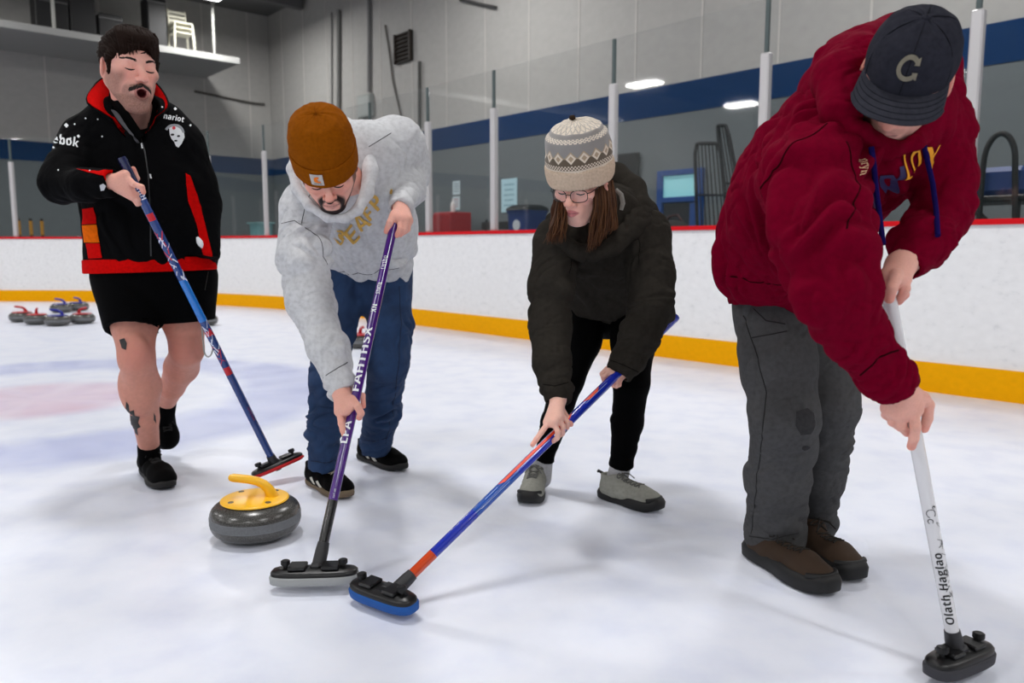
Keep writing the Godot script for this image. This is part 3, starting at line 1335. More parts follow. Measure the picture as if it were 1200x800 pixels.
	obj("lid", pb.mesh(), plain(Color(0.55, 0.74, 0.75), 0.6), crate)
	# barrier stanchions with yellow bands near the dark end
	for k in 3:
		var se: Vector2 = on_end([22.0, 36.0, 49.0][k], 262, 19.6)
		var st := thing("stanchion" if k == 0 else "stanchion_%03d" % k, hall(19.6, se.x, 0), "dark post with a yellow band behind the end glass", "stanchion", "stanchions behind the end boards", room)
		pb = MB.new()
		pb.tube([Vector3(0, 0.03, 0), Vector3(0, 1.55, 0)], [0.03], 10)
		obj("pole", pb.mesh(), mats.steel_dark, st)
		pb = MB.new()
		pb.tube([Vector3(0, 1.2, 0), Vector3(0, 1.5, 0)], [0.034], 10)
		obj("band", pb.mesh(), plain(Color(0.7, 0.5, 0.1), 0.6), st)
		pb = MB.new()
		pb.lathe([Vector2(0.001, 0.0), Vector2(0.09, 0.0), Vector2(0.09, 0.03), Vector2(0.03, 0.06), Vector2(0.001, 0.06)], Transform3D(), 18)
		obj("foot", pb.mesh(), mats.steel_dark, st)

	# vent, pipes and cables high on the side wall
	s = on_side(475, 56, SIDE_WALL)
	var vent := thing("wall_vent", hall(s.x, SIDE_WALL - 0.05, s.y), "brown louvred vent high on the pale side wall", "vent", "", room)
	var vx := on_side(466, 56, SIDE_WALL).x - on_side(485, 56, SIDE_WALL).x
	pb = MB.new()
	pb.box(Vector3(0.02, 0, 0), Vector3(0.06, 0.62, vx), Basis(), 0.01)
	obj("backing", pb.mesh(), plain(Color(0.10, 0.08, 0.06), 0.7), vent)
	for k in 7:
		pb = MB.new()
		pb.box(Vector3(-0.03, -0.25 + k * 0.083, 0), Vector3(0.05, 0.012, vx - 0.06), Basis(Vector3.BACK, -0.6), 0.002)
		obj("slat", pb.mesh(), plain(Color(0.17, 0.13, 0.10), 0.6), vent)
	for z in [-0.5, 0.5]:
		pb = MB.new()
		pb.box(Vector3(-0.02, 0, z * (vx - 0.04)), Vector3(0.08, 0.62, 0.04), Basis(), 0.006)
		obj("frame", pb.mesh(), plain(Color(0.16, 0.13, 0.10), 0.6), vent)
	wall_pipe("pipe", [Vector2(397, 12), Vector2(397, 170)], 0.05, Color(0.48, 0.48, 0.47), "thick grey pipe running down the side wall near the corner")
	wall_pipe("pipe_001", [Vector2(389, 15), Vector2(389, 160)], 0.022, Color(0.54, 0.54, 0.53), "thin grey pipe beside the thick pipe near the corner")
	wall_pipe("pipe_002", [Vector2(433, -20), Vector2(433, 108)], 0.04, Color(0.46, 0.46, 0.46), "grey pipe running from the ceiling to the junction box")
	wall_pipe("pipe_003", [Vector2(492, 72), Vector2(492, 150)], 0.035, Color(0.28, 0.28, 0.27), "short dark pipe on the wall below the brown vent")
	wall_pipe("cable", [Vector2(452, 30), Vector2(457, 62), Vector2(461, 95), Vector2(472, 142)], 0.02, Color(0.33, 0.32, 0.30), "slack cable hanging on the wall beside the brown vent")
	wall_pipe("conduit", [Vector2(540, 0), Vector2(562, 5), Vector2(582, 9)], 0.03, Color(0.25, 0.25, 0.25), "dark conduit end high on the side wall")
	s = on_side(431, 125, SIDE_WALL)
	var jb := thing("junction_box", hall(s.x, SIDE_WALL - 0.06, s.y), "pale grey junction box at the foot of the ceiling pipe", "electrical box", "", room)
	pb = MB.new()
	pb.box(Vector3.ZERO, Vector3(0.12, 0.5, 0.55), Basis(), 0.01)
	obj("casing", pb.mesh(), plain(Color(0.6, 0.62, 0.61), 0.5), jb)
	pb = MB.new()
	pb.box(Vector3(-0.063, 0, 0), Vector3(0.01, 0.42, 0.47), Basis(), 0.003)
	obj("cover", pb.mesh(), plain(Color(0.66, 0.68, 0.67), 0.5), jb)
	# cable across the end wall
	var pts := []
	for q in [Vector2(228, 107), Vector2(262, 114), Vector2(298, 121), Vector2(310, 122)]:
		var w := on_end(q.x, q.y, END_WALL - 0.05)
		pts.append(Vector3(minf(w.x, SIDE_WALL - 0.05), w.y, -(END_WALL - 0.05)))
	var cb := MB.new()
	cb.tube(pts, [0.028], 8)
	var co := obj("cable_001", cb.mesh(), plain(Color(0.3, 0.29, 0.27), 0.7))
	co.transform = Transform3D(room, Vector3.ZERO)
	tag(co, "dark cable strung across the end wall under the mezzanine", "cable")

	# mezzanine on the end wall with stored things
	var m1 := on_end(280, 68, 19.0)
	var m0 := -11.0
	var top_y := m1.y
	var mz := thing("mezzanine", hall(20.1, (m1.x + m0) * 0.5, top_y - 0.22), "pale storage mezzanine hung from the ceiling on the end wall", "mezzanine", "", room)
	mz.set_meta("kind", "structure")
	pb = MB.new()
	pb.box(Vector3(0, 0.15, 0), Vector3(m1.x - m0, 0.14, 2.2), Basis(), 0.02)
	obj("deck", pb.mesh(), plain(Color(0.66, 0.66, 0.65), 0.7), mz)
	pb = MB.new()
	pb.box(Vector3(0, 0.14, 1.13), Vector3(m1.x - m0, 0.15, 0.05), Basis(), 0.01)
	obj("fascia", pb.mesh(), plain(Color(0.62, 0.62, 0.61), 0.6), mz)
	var half := (m1.x - m0) * 0.5
	for x in [half - 0.55, half - 3.9, half - 7.2, half - 10.5]:
		pb = MB.new()
		pb.tube([Vector3(x, 0.2, 1.0), Vector3(x, ROOF - top_y + 0.22, 1.0)], [0.035], 8)
		obj("hanger_rod", pb.mesh(), plain(Color(0.62, 0.62, 0.6), 0.5, 0.3), mz)
	# stored things: each dark case on its own, then the stacked white chairs
	n = 0
	for q in [[62.0, 0.62, 0.75], [98.0, 0.5, 1.0], [130.0, 0.5, 0.6], [184.0, 0.42, 1.15]]:
		var w := on_end(q[0], 60, 19.6)
		var tr := thing("equipment_case" if n == 0 else "equipment_case_%03d" % n, hall(19.7, w.x, top_y), ["wide dark case stored far out on the mezzanine", "tall dark case stored on the mezzanine between two lower ones", "low dark case stored on the mezzanine behind the moustached man", "narrow tall black case stored on the mezzanine beside the white chairs"][n], "case", "", room)
		pb = MB.new()
		pb.box(Vector3(0, q[2] * 0.5, 0), Vector3(q[1], q[2], 0.5), Basis(), 0.02)
		obj("body", pb.mesh(), plain(Color(0.07, 0.07, 0.075), 0.6), tr)
		pb = MB.new()
		pb.box(Vector3(0, q[2] - 0.1, 0.26), Vector3(q[1], 0.03, 0.02), Basis(), 0.004)
		obj("rim_band", pb.mesh(), plain(Color(0.4, 0.4, 0.4), 0.4, 0.5), tr)
		n += 1
	for k in 3:
		var w := on_end(213, 60, 19.5)
		plastic_chair(hall(19.5, w.x, top_y + k * 0.11), k)

func rect_rings(rows: Array) -> Array:      # rows of [height, half x, half z] -> rounded rectangular rings
	var out := []
	for r in rows:
		var ring := []
		for i in 28:
			var a := TAU * i / 28
			var c := cos(a)
			var s := sin(a)
			ring.append(Vector3(signf(c) * pow(absf(c), 0.35) * r[1], r[0], signf(s) * pow(absf(s), 0.35) * r[2]))
		out.append(ring)
	return out

func trolley(called: String, frame: Array, v: float, bars: int, label: String) -> void:
	var p := []
	for q in frame:
		var s := on_side(q.x, q.y, v)
		p.append(Vector3(0, s.y, -s.x))
	var base: float = (p[0].z + p[3].z) * 0.5
	var t := thing(called, hall(-base, v, 0), label, "trolley", "", room)
	for i in 4:
		p[i].z -= base
	# carry the legs on down to the floor
	var l: Vector3 = p[0] + (p[0] - p[1]) * ((p[0].y - 0.12) / (p[1].y - p[0].y))
	var r: Vector3 = p[3] + (p[3] - p[2]) * ((p[3].y - 0.12) / (p[2].y - p[3].y))
	var mb := MB.new()
	var bend := 0.06
	var tl: Vector3 = p[1]
	var tr: Vector3 = p[2]
	mb.tube([l, tl.lerp(l, bend), tl.lerp(tr, 0.08) - Vector3(0, 0.01, 0), tl.lerp(tr, 0.2), tl.lerp(tr, 0.8), tl.lerp(tr, 0.92) - Vector3(0, 0.01, 0), tr.lerp(r, bend), r], [0.022], 8)
	obj("frame", mb.mesh(), mats.steel_dark, t)
	for k in range(1, bars + 1):
		var f := float(k) / (bars + 1)
		mb = MB.new()
		mb.tube([tl.lerp(tr, f), l.lerp(r, f)], [0.008], 6)
		obj("bar", mb.mesh(), mats.steel_dark, t)
	for f in [0.3, 0.62, 0.97]:
		mb = MB.new()
		mb.tube([tl.lerp(l, f), tr.lerp(r, f)], [0.014], 6)
		obj("cross_bar", mb.mesh(), mats.steel_dark, t)
	mb = MB.new()
	mb.box(Vector3(-0.3, 0.14, (l.z + r.z) * 0.5), Vector3(0.7, 0.04, absf(l.z - r.z) + 0.06), Basis(), 0.01)
	obj("platform", mb.mesh(), mats.black, t)
	for x in [-0.58, -0.02]:
		for z in [l.z, r.z]:
			mb = MB.new()
			mb.tube([Vector3(x, 0.06, z - 0.018), Vector3(x, 0.06, z + 0.018)], [0.06], 14)
			obj("wheel", mb.mesh(), mats.rubber, t)

func wall_pipe(called: String, px: Array, r: float, color: Color, label: String) -> void:
	var pts := []
	for q in px:
		var s := on_side(q.x, q.y, SIDE_WALL - r)
		pts.append(Vector3(SIDE_WALL - r - 0.012, minf(s.y, ROOF - 0.02), -s.x))
	var mid: Vector3 = (pts[0] + pts[-1]) * 0.5
	for i in pts.size():
		pts[i] -= mid
	var mb := MB.new()
	mb.tube(pts, [r], 10)
	var o := obj(called, mb.mesh(), plain(color, 0.6))
	o.transform = Transform3D(room, room * mid)
	tag(o, label, called.get_slice("_", 0))

func plastic_chair(where: Vector3, k: int) -> void:
	var t := thing("plastic_chair" if k == 0 else "plastic_chair_%03d" % k, where, ["white plastic chair at the foot of the stack on the mezzanine", "white plastic chair in the middle of the stack on the mezzanine", "white plastic chair topmost in the stack on the mezzanine"][k], "chair", "stacked white chairs", room)
	var m := plain(Color(0.82, 0.81, 0.74), 0.5)
	var mb := MB.new()
	mb.box(Vector3(0, 0.44, 0), Vector3(0.44, 0.03, 0.42), Basis(), 0.012)
	obj("seat", mb.mesh(), m, t)
	for i in 3:
		mb = MB.new()
		mb.box(Vector3(0, 0.56 + i * 0.1, -0.21 - i * 0.015), Vector3(0.42, 0.06, 0.03), Basis(), 0.01)
		obj("back_slat", mb.mesh(), m, t)
	for x in [-0.2, 0.2]:
		for z in [-0.19, 0.19]:
			mb = MB.new()
			mb.tube([Vector3(x * 1.15, 0, z * 1.15), Vector3(x, 0.44, z)] + ([Vector3(x, 0.82, z - 0.06)] if z < 0 else []), [0.022], 6)
			obj("leg", mb.mesh(), m, t)


# ---------------------------------------------------------------- curling stones
func stone(called: String, where: Vector3, turn: float, handle: Color, label: String, group := "") -> Node3D:
	var t := thing(called, where, label, "curling stone", group, Basis(Vector3.UP, turn))
	var r := 0.145
	var prof := [Vector2(0.001, 0.002), Vector2(0.06, 0.002), Vector2(0.064, 0.0), Vector2(0.07, 0.002)]
	for i in 9:
		var a := -PI / 2 + PI / 2 * i / 8
		prof.append(Vector2(0.075 + 0.069 * cos(a), 0.052 + 0.048 * sin(a)))
	var belt := [Vector2(0.1440, 0.051), Vector2(0.1452, 0.055), Vector2(0.1452, 0.076), Vector2(0.1440, 0.080)]
	var up := []
	for i in 11:
		var a := PI / 2 * i / 10
		up.append(Vector2(0.078 + 0.066 * cos(a), 0.079 + 0.046 * sin(a)))
	up.append(Vector2(0.001, 0.126))
	var polished := mottled(Color(0.66, 0.65, 0.62), mats.granite, 3.0, 0.26)
	polished.metallic_specular = 0.55
	var matt := mottled(Color(0.44, 0.45, 0.46), mats.fleck, 8.0, 0.6)
	var mb := MB.new()
	mb.lathe(prof, Transform3D(), 64)
	mb.lathe(up, Transform3D(), 64)
	obj("granite_body", mb.mesh(), polished, t)
	mb = MB.new()
	mb.lathe(belt, Transform3D(), 64)
	obj("striking_band", mb.mesh(), matt, t).set_meta("label", "pale matt striking band round the stone")
	mb = MB.new()
	mb.lathe([Vector2(0.1085, 0.1235), Vector2(0.1085, 0.1275), Vector2(0.104, 0.130), Vector2(0.06, 0.134), Vector2(0.001, 0.136)], Transform3D(), 56)
	var plastic := plain(handle, 0.28)
	plastic.clearcoat_enabled = true
	plastic.clearcoat = 0.4
	var plate := obj("handle_plate", mb.mesh(), plastic, t)
	mb = MB.new()
	# gooseneck: rises near the middle, bends over and runs out level
	var pts := []
	var rs := []
	for q in [[0.055, 0.125, 0.024], [0.052, 0.140, 0.0195], [0.044, 0.157, 0.0165], [0.030, 0.173, 0.0150], [0.010, 0.184, 0.0145], [-0.015, 0.191, 0.0142], [-0.045, 0.196, 0.0140], [-0.066, 0.199, 0.0138], [-0.077, 0.2005, 0.0105], [-0.081, 0.201, 0.004]]:
		pts.append(Vector3(q[0], q[1], 0))
		rs.append(q[2])
	mb.tube(pts, rs, 16)
	obj("handle", mb.mesh(), plastic, t)
	var metal := plain(Color(0.42, 0.40, 0.36), 0.3, 0.8)
	for a in [0.9, 2.5, 4.0, 5.5]:
		var p := Vector3(cos(a) * 0.083, 0.1318, sin(a) * 0.083)
		mb = MB.new()
		mb.lathe([Vector2(0.0095, -0.002), Vector2(0.0095, 0.0012), Vector2(0.006, 0.0016)], Transform3D(Basis(), p), 16)
		mb.lathe([Vector2(0.006, 0.0016), Vector2(0.0045, 0.0006), Vector2(0.001, 0.0006)], Transform3D(Basis(), p), 16)
		obj("bolt", mb.mesh(), metal, plate)
	return t

func build_stones() -> void:
	var g := ground(300.5, 627)
	stone("curling_stone", g, 0.15, Color(0.98, 0.74, 0.03), "grey granite curling stone with a yellow handle gliding between the brooms")
	var far := [[26.0, 377.0, Color(0.72, 0.05, 0.12), 1.0, "red handled stone resting outermost in the far cluster of stones"],
		[44.0, 380.0, Color(0.76, 0.05, 0.12), 2.2, "red handled stone resting between others in the far cluster"],
		[68.0, 381.5, Color(0.05, 0.10, 0.55), 0.6, "blue handled stone resting at the front of the far cluster"],
		[97.0, 379.0, Color(0.70, 0.06, 0.13), 2.8, "red handled stone at the end of the far cluster beside the shorts"],
		[72.0, 366.0, Color(0.05, 0.12, 0.58), 0.2, "blue handled stone standing behind the front row of the cluster"],
		[92.0, 364.0, Color(0.05, 0.12, 0.58), 1.4, "second blue handled stone behind the front row of the cluster"]]
	for i in far.size():
		stone("curling_stone_%03d" % (i + 1), ground(far[i][0], far[i][1]), far[i][3], far[i][2], far[i][4], "stones clustered by the end boards")
	stone("curling_stone_007", ground(241, 381), 0.8, Color(0.72, 0.06, 0.12), "grey stone resting on the ice half hidden behind the black shorts")
	stone("curling_stone_008", ground(424, 407), 2.0, Color(0.72, 0.06, 0.12), "grey stone on the ice seen between the legs in blue jeans")


# ---------------------------------------------------------------- brooms
func broom(called: String, top: Vector3, foot: Vector3, head_turn: float, tilt: float, rise: float, label: String, pieces: Array, foam: Color, shell: Color, ferrule: float, head_len := 0.20, pad := 0.021) -> Node3D:
	# pieces: [from, to (fractions from the top), material]; head_turn: direction of the head's long axis on the ice
	var t := thing(called, foot, label, "broom")
	var dir := (foot - top).normalized()
	var ln := top.distance_to(foot)
	for p in pieces:
		var mb := MB.new()
		var a := top + dir * ln * float(p[0])
		var b := top + dir * ln * float(p[1])
		var pts := [a]
		for i in range(1, 8):
			pts.append(a.lerp(b, i / 8.0))
		pts.append(b)
		mb.tube(pts, [0.0145], 20, true)
		part(p[3] if p.size() > 3 else "shaft", mb, p[2], t)
	# round butt end
	var cap := MB.new()
	cap.tube([top - dir * 0.012, top - dir * 0.010, top, top + dir * 0.004], [0.011, 0.0140, 0.0152, 0.0152], 20)
	part("end_cap", cap, pieces[0][2], t)
	# ferrule and head
	var hb := Basis(Vector3.UP, head_turn) * Basis(Vector3.BACK, rise) * Basis(Vector3.RIGHT, tilt)     # local x: long axis of the head
	var centre := foot + Vector3(0, 0.022, 0)
	var fm := MB.new()
	fm.tube([foot - dir * (ferrule + 0.02), foot - dir * ferrule, foot - dir * 0.045, foot - dir * 0.03], [0.0165, 0.0185, 0.0195, 0.017], 18)
	fm.box(foot - dir * 0.02 + Vector3(0, 0.012, 0), Vector3(0.03, 0.05, 0.035), hb, 0.006)
	part("ferrule", fm, plain(Color(0.16, 0.16, 0.17), 0.5), t)
	var hm := MB.new()
	hm.loft(pad_rings(centre, hb, head_len * 0.5, 0.036, [[0.004, 1.0], [0.012, 1.0], [0.018, 0.95], [0.022, 0.82]]))
	var plate := part("head_plate", hm, plain(shell, 0.38), t)
	hm = MB.new()
	hm.loft(pad_rings(centre, hb, head_len * 0.5, 0.037, [[-pad, 0.95], [-pad + 0.004, 1.02], [0.0, 1.03], [0.005, 1.0]]))
	part("brush_pad", hm, plain(foam, 0.75), t)
	for sx in [-1.0, 1.0]:
		hm = MB.new()
		var k: Vector3 = centre + hb * Vector3(sx * head_len * 0.33, 0.02, 0)
		hm.tube([k, k + hb.y * 0.012], [0.006], 10)
		hm.tube([k + hb.y * 0.010, k + hb.y * 0.013, k + hb.y * 0.022, k + hb.y * 0.024], [0.010, 0.013, 0.013, 0.010], 12)
		part("knob", hm, mats.black, t, null)
		hm = MB.new()
		hm.box(centre + hb * Vector3(sx * head_len * 0.19, 0.026, 0), Vector3(head_len * 0.2, 0.010, 0.05), hb, 0.003)
		part("clamp", hm, plain(shell * 1.4, 0.4), t)
	return t

func pad_rings(c: Vector3, b: Basis, hl: float, hw: float, rows: Array) -> Array:
	var out := []
	for r in rows:
		var ring := []
		for i in 40:
			var a := TAU * i / 40
			var cs := cos(a)
			var sn := sin(a)
			var e: float = r[1]
			ring.append(c + b * Vector3(signf(cs) * pow(absf(cs), 0.55) * hl * e, r[0], signf(sn) * pow(absf(sn), 0.7) * (hw - hl * (1.0 - e))))
		out.append(ring)
	return out

func on_shaft(top: Vector3, foot: Vector3, lift := 0.0006, r := 0.0145) -> Callable:   # x runs down the shaft in metres, y round it
	var dir := (foot - top).normalized()
	var face := (Vector3(0, EYE, 0) - (top + foot) * 0.5)
	face = (face - dir * face.dot(dir)).normalized()
	var side := dir.cross(face)
	return func(q: Vector2) -> Array:
		var a := q.y / r
		var n := face * cos(a) + side * sin(a)
		return [true, top + dir * q.x + n * (r + lift), n]

func shaft_print(t: Node3D, called: String, tris: PackedVector2Array, top: Vector3, foot: Vector3, color: Color, label := "", many := false) -> void:
	var mb := MB.new()
	lay(mb, tris, 0.006, on_shaft(top, foot))
	if mb.ix.size():
		var o := part(called, mb, plain(color, 0.4), t, null, label)
		if many:
			o.set_meta("kind", "stuff")

func flip(tris: PackedVector2Array, x0: float, y0: float, sx: float, sy: float) -> PackedVector2Array:
	var out := PackedVector2Array()
	for p in tris:
		out.append(Vector2(x0 + p.x * sx, y0 + p.y * sy))
	return out

func gloss(c: Color) -> StandardMaterial3D:
	var m := plain(c, 0.25)
	m.clearcoat_enabled = true
	m.clearcoat = 0.6
	m.clearcoat_roughness = 0.1
	return m

var b1a := Vector3.ZERO
var b1b := Vector3.ZERO
var b2a := Vector3.ZERO
var b2b := Vector3.ZERO
var b3a := Vector3.ZERO
var b3b := Vector3.ZERO
var b4a := Vector3.ZERO
var b4b := Vector3.ZERO

func plan_brooms() -> void:
	b1a = at(144, 188, 2.70)
	b1b = at(326, 552, 3.10)
	b2a = at(463, 258, 2.60)
	b2b = ground(369, 682, 0.02)
	b3a = at(790, 373, 2.62)
	b3b = ground(449, 706, 0.02)
	b4a = at(1040, 338, 1.66)
	b4b = ground(1124, 782, 0.02)

func build_brooms() -> void:
	# blue and red patterned broom of the moustached man
	var navy := gloss(Color(0.05, 0.10, 0.28))
	var blue := gloss(Color(0.04, 0.22, 0.50))
	var sky := gloss(Color(0.06, 0.46, 0.82))
	var red := gloss(Color(0.78, 0.06, 0.10))
	var t := broom("curling_broom", b1a, b1b, 0.62, -0.18, 0.26, "blue patterned curling broom with red bands held by the moustached man", [[0.0, 0.06, navy, "grip"], [0.06, 0.34, blue], [0.34, 0.47, sky], [0.47, 0.955, blue], [0.955, 0.985, red]], Color(0.75, 0.05, 0.08), Color(0.03, 0.03, 0.032), 0.06, 0.215, 0.009)
	var ln := b1a.distance_to(b1b)
	var rng := RandomNumberGenerator.new()
	rng.seed = 5
	for q in [[0.145, 0.165], [0.62, 0.645], [0.50, 0.515]]:
		shaft_print(t, "red_band", PackedVector2Array([Vector2(q[0] * ln, -0.012), Vector2(q[1] * ln, -0.012), Vector2(q[1] * ln, 0.014), Vector2(q[0] * ln, -0.012), Vector2(q[1] * ln, 0.014), Vector2(q[0] * ln, 0.014)]), b1a, b1b, Color(0.80, 0.10, 0.16))
	var white_marks := PackedVector2Array()
	var red_marks := PackedVector2Array()
	for k in 34:
		var x := ln * (rng.randf_range(0.17, 0.34) if k < 18 else rng.randf_range(0.46, 0.61))
		var y := rng.randf_range(-0.014, 0.014)
		var a := rng.randf_range(-0.9, 0.9)
		var d := Vector2(cos(a), sin(a)) * rng.randf_range(0.006, 0.02)
		var w := Vector2(-d.y, d.x).normalized() * rng.randf_range(0.001, 0.0026)
		var c := Vector2(x, y)
		var q := PackedVector2Array([c - d - w, c + d - w, c + d + w, c - d - w, c + d + w, c - d + w])
		if k % 3 == 0:
			red_marks.append_array(q)
		else:
			white_marks.append_array(q)
	shaft_print(t, "white_branch_print", white_marks, b1a, b1b, Color(0.85, 0.88, 0.95), "", true)
	shaft_print(t, "red_leaf_print", red_marks, b1a, b1b, Color(0.75, 0.12, 0.2), "", true)
	shaft_print(t, "lettering", flip(text_tris("HIH", 0.018), 0.075 * ln, 0.008, 1.0, -1.0), b1a, b1b, Color(0.85, 0.88, 0.95))
	shaft_print(t, "lettering", flip(text_tris("curling team", 0.008, false), 0.76 * ln, 0.0, 1.0, -1.0), b1a, b1b, Color(0.62, 0.12, 0.30))

	# purple broom of the man in the brown beanie
	var purple := gloss(Color(0.26, 0.06, 0.46))
	var black := gloss(Color(0.03, 0.03, 0.035))
	t = broom("curling_broom_001", b2a, b2b, 0.06, 0.0, 0.0, "purple curling broom with white lettering held by the bearded man", [[0.0, 0.80, purple], [0.80, 0.93, black, "black_sleeve"]], Color(0.62, 0.63, 0.63), Color(0.035, 0.037, 0.042), 0.09, 0.24)
	ln = b2a.distance_to(b2b)
	for q in [["FAHTHSX", 0.515, 0.023, 0.049], ["LPA", 0.655, 0.021, 0.040], ["XN", 0.29, 0.016, 0.02], ["STMTN", 0.235, 0.012, 0.012]]:
		var tx := text_tris(q[0], q[2])
		# the letters climb the shaft, so the text runs from low to high
		shaft_print(t, "white_lettering", flip(tx, q[1] * ln, -q[2] * 0.5, -q[3] / q[2] * 0.72, 1.0), b2a, b2b, Color(0.93, 0.93, 0.95))
	shaft_print(t, "white_script", flip(text_tris("Ortho", 0.014, false, true), 0.16 * ln, -0.006, -0.9, 1.0), b2a, b2b, Color(0.93, 0.93, 0.95))
	shaft_print(t, "white_script", flip(text_tris("curl on", 0.006, false), 0.795 * ln, -0.004, -1.0, 1.0), b2a, b2b, Color(0.85, 0.8, 0.92))

	# blue and orange broom of the woman
	var royal := gloss(Color(0.05, 0.16, 0.66))
	var mid := gloss(Color(0.08, 0.30, 0.66))
	var orange := gloss(Color(0.80, 0.26, 0.05))
	t = broom("curling_broom_002", b3a, b3b, -0.62, 0.12, 0.0, "blue curling broom with orange stripes held by the woman in glasses", [[0.0, 0.60, royal], [0.60, 0.735, mid], [0.735, 0.86, royal], [0.86, 0.95, orange, "orange_sleeve"]], Color(0.05, 0.32, 0.62), Color(0.035, 0.037, 0.042), 0.085, 0.22)
	ln = b3a.distance_to(b3b)
	for q in [[0.18, 0.235, 0.010, 0.003], [0.30, 0.36, 0.014, 0.003], [0.40, 0.655, 0.014, 0.004]]:
		var s := PackedVector2Array([Vector2(q[0] * ln, q[2]), Vector2(q[1] * ln, q[2]), Vector2(q[1] * ln - 0.02, q[3]), Vector2(q[0] * ln, q[2]), Vector2(q[1] * ln - 0.02, q[3]), Vector2(q[0] * ln + 0.02, q[3])])
		shaft_print(t, "orange_stripe", s, b3a, b3b, Color(0.92, 0.28, 0.10))
	for q in [[0.28, 0.36, 0.002], [0.52, 0.60, 0.002], [0.63, 0.72, -0.005], [0.66, 0.70, 0.007]]:
		var s := PackedVector2Array([Vector2(q[0] * ln, q[2]), Vector2(q[1] * ln, q[2]), Vector2(q[1] * ln, q[2] + 0.0015), Vector2(q[0] * ln, q[2]), Vector2(q[1] * ln, q[2] + 0.0015), Vector2(q[0] * ln, q[2] + 0.0015)])
		shaft_print(t, "pale_stripe", s, b3a, b3b, Color(0.62, 0.72, 0.92))

	# white broom of the man in the cap
	var white := gloss(Color(0.86, 0.86, 0.87))
	t = broom("curling_broom_003", b4a, b4b, 0.5, 0.0, 0.0, "white curling broom with black lettering held by the man in the cap", [[0.0, 0.90, white], [0.90, 0.95, black, "black_sleeve"]], Color(0.2, 0.2, 0.22), Color(0.035, 0.037, 0.042), 0.07, 0.20)
	ln = b4a.distance_to(b4b)
	var tx := text_tris("Olath Haglao", 0.017)
	shaft_print(t, "black_lettering", flip(tx, 0.872 * ln, -0.0135, -1.15, 1.0), b4a, b4b, Color(0.03, 0.03, 0.035))
	var doodle := PackedVector2Array()
	for q in [[0.575, -0.002, 0.010, 0.0085], [0.595, 0.002, 0.006, 0.0045], [0.56, -0.010, 0.004, 0.0025]]:
		doodle.append_array(poly_tris(arc_poly(Vector2(q[0] * ln, q[1]), q[3], q[2], 0.4, 5.6)))
	for k in 22:
		var x := ln * rng.randf_range(0.60, 0.80)
		var y := rng.randf_range(-0.018, -0.006)
		var a := rng.randf_range(-1.2, 1.2)
		var d := Vector2(cos(a), sin(a)) * rng.randf_range(0.003, 0.011)
		var w := Vector2(-d.y, d.x).normalized() * 0.0006
		var c := Vector2(x, y)
		doodle.append_array([c - d - w, c + d - w, c + d + w, c - d - w, c + d + w, c - d + w])
	shaft_print(t, "black_doodle", doodle, b4a, b4b, Color(0.08, 0.08, 0.09), "", true)


# ---------------------------------------------------------------- people: helpers
func ch(f: Field, rows: Array, k := 0.02, n := Vector3.ZERO, s := 1.0) -> void:      # rows of [px, py, depth, radius in px]
	var pts := []
	var rs := []
	for r in rows:
		pts.append(at(r[0], r[1], r[2]))
		rs.append(r[3] * pxm(r[2]))
	f.chain(pts, rs, k, n.normalized(), s)

func fold_px(f: Field, a: Array, b: Array, rpx: float, amp: float, along: float, around: float, sd := 0.0) -> void:
	f.fold(at(a[0], a[1], a[2]), at(b[0], b[1], b[2]), rpx * pxm(a[2]), amp, along, around, sd)

func end_cut(f: Field, a: Array, b: Array, rad_px: float, hollow_px := 0.0) -> void:   # cut a sleeve or leg off square at b, coming from a
	var p := at(a[0], a[1], a[2])
	var q := at(b[0], b[1], b[2])
	var d := (q - p).normalized()
	f.slice(q, d, rad_px * pxm(b[2]))
	if hollow_px > 0.0:
		f.cut_cone(q - d * 0.03, q + d * 0.02, hollow_px * pxm(b[2]), hollow_px * pxm(b[2]))

func head_frame(px: float, py: float, z: float, yaw: float, pitch: float, roll: float, size := 1.0, lean := 0.0) -> Transform3D:
	var b := Basis(Vector3.UP, deg_to_rad(yaw)) * Basis(Vector3.RIGHT, deg_to_rad(pitch)) * Basis(Vector3.BACK, deg_to_rad(roll))
	if lean != 0.0:
		b = Basis(-ray(px, py), deg_to_rad(lean)) * b
	return Transform3D(b.scaled_local(Vector3.ONE * size), at(px, py, z))

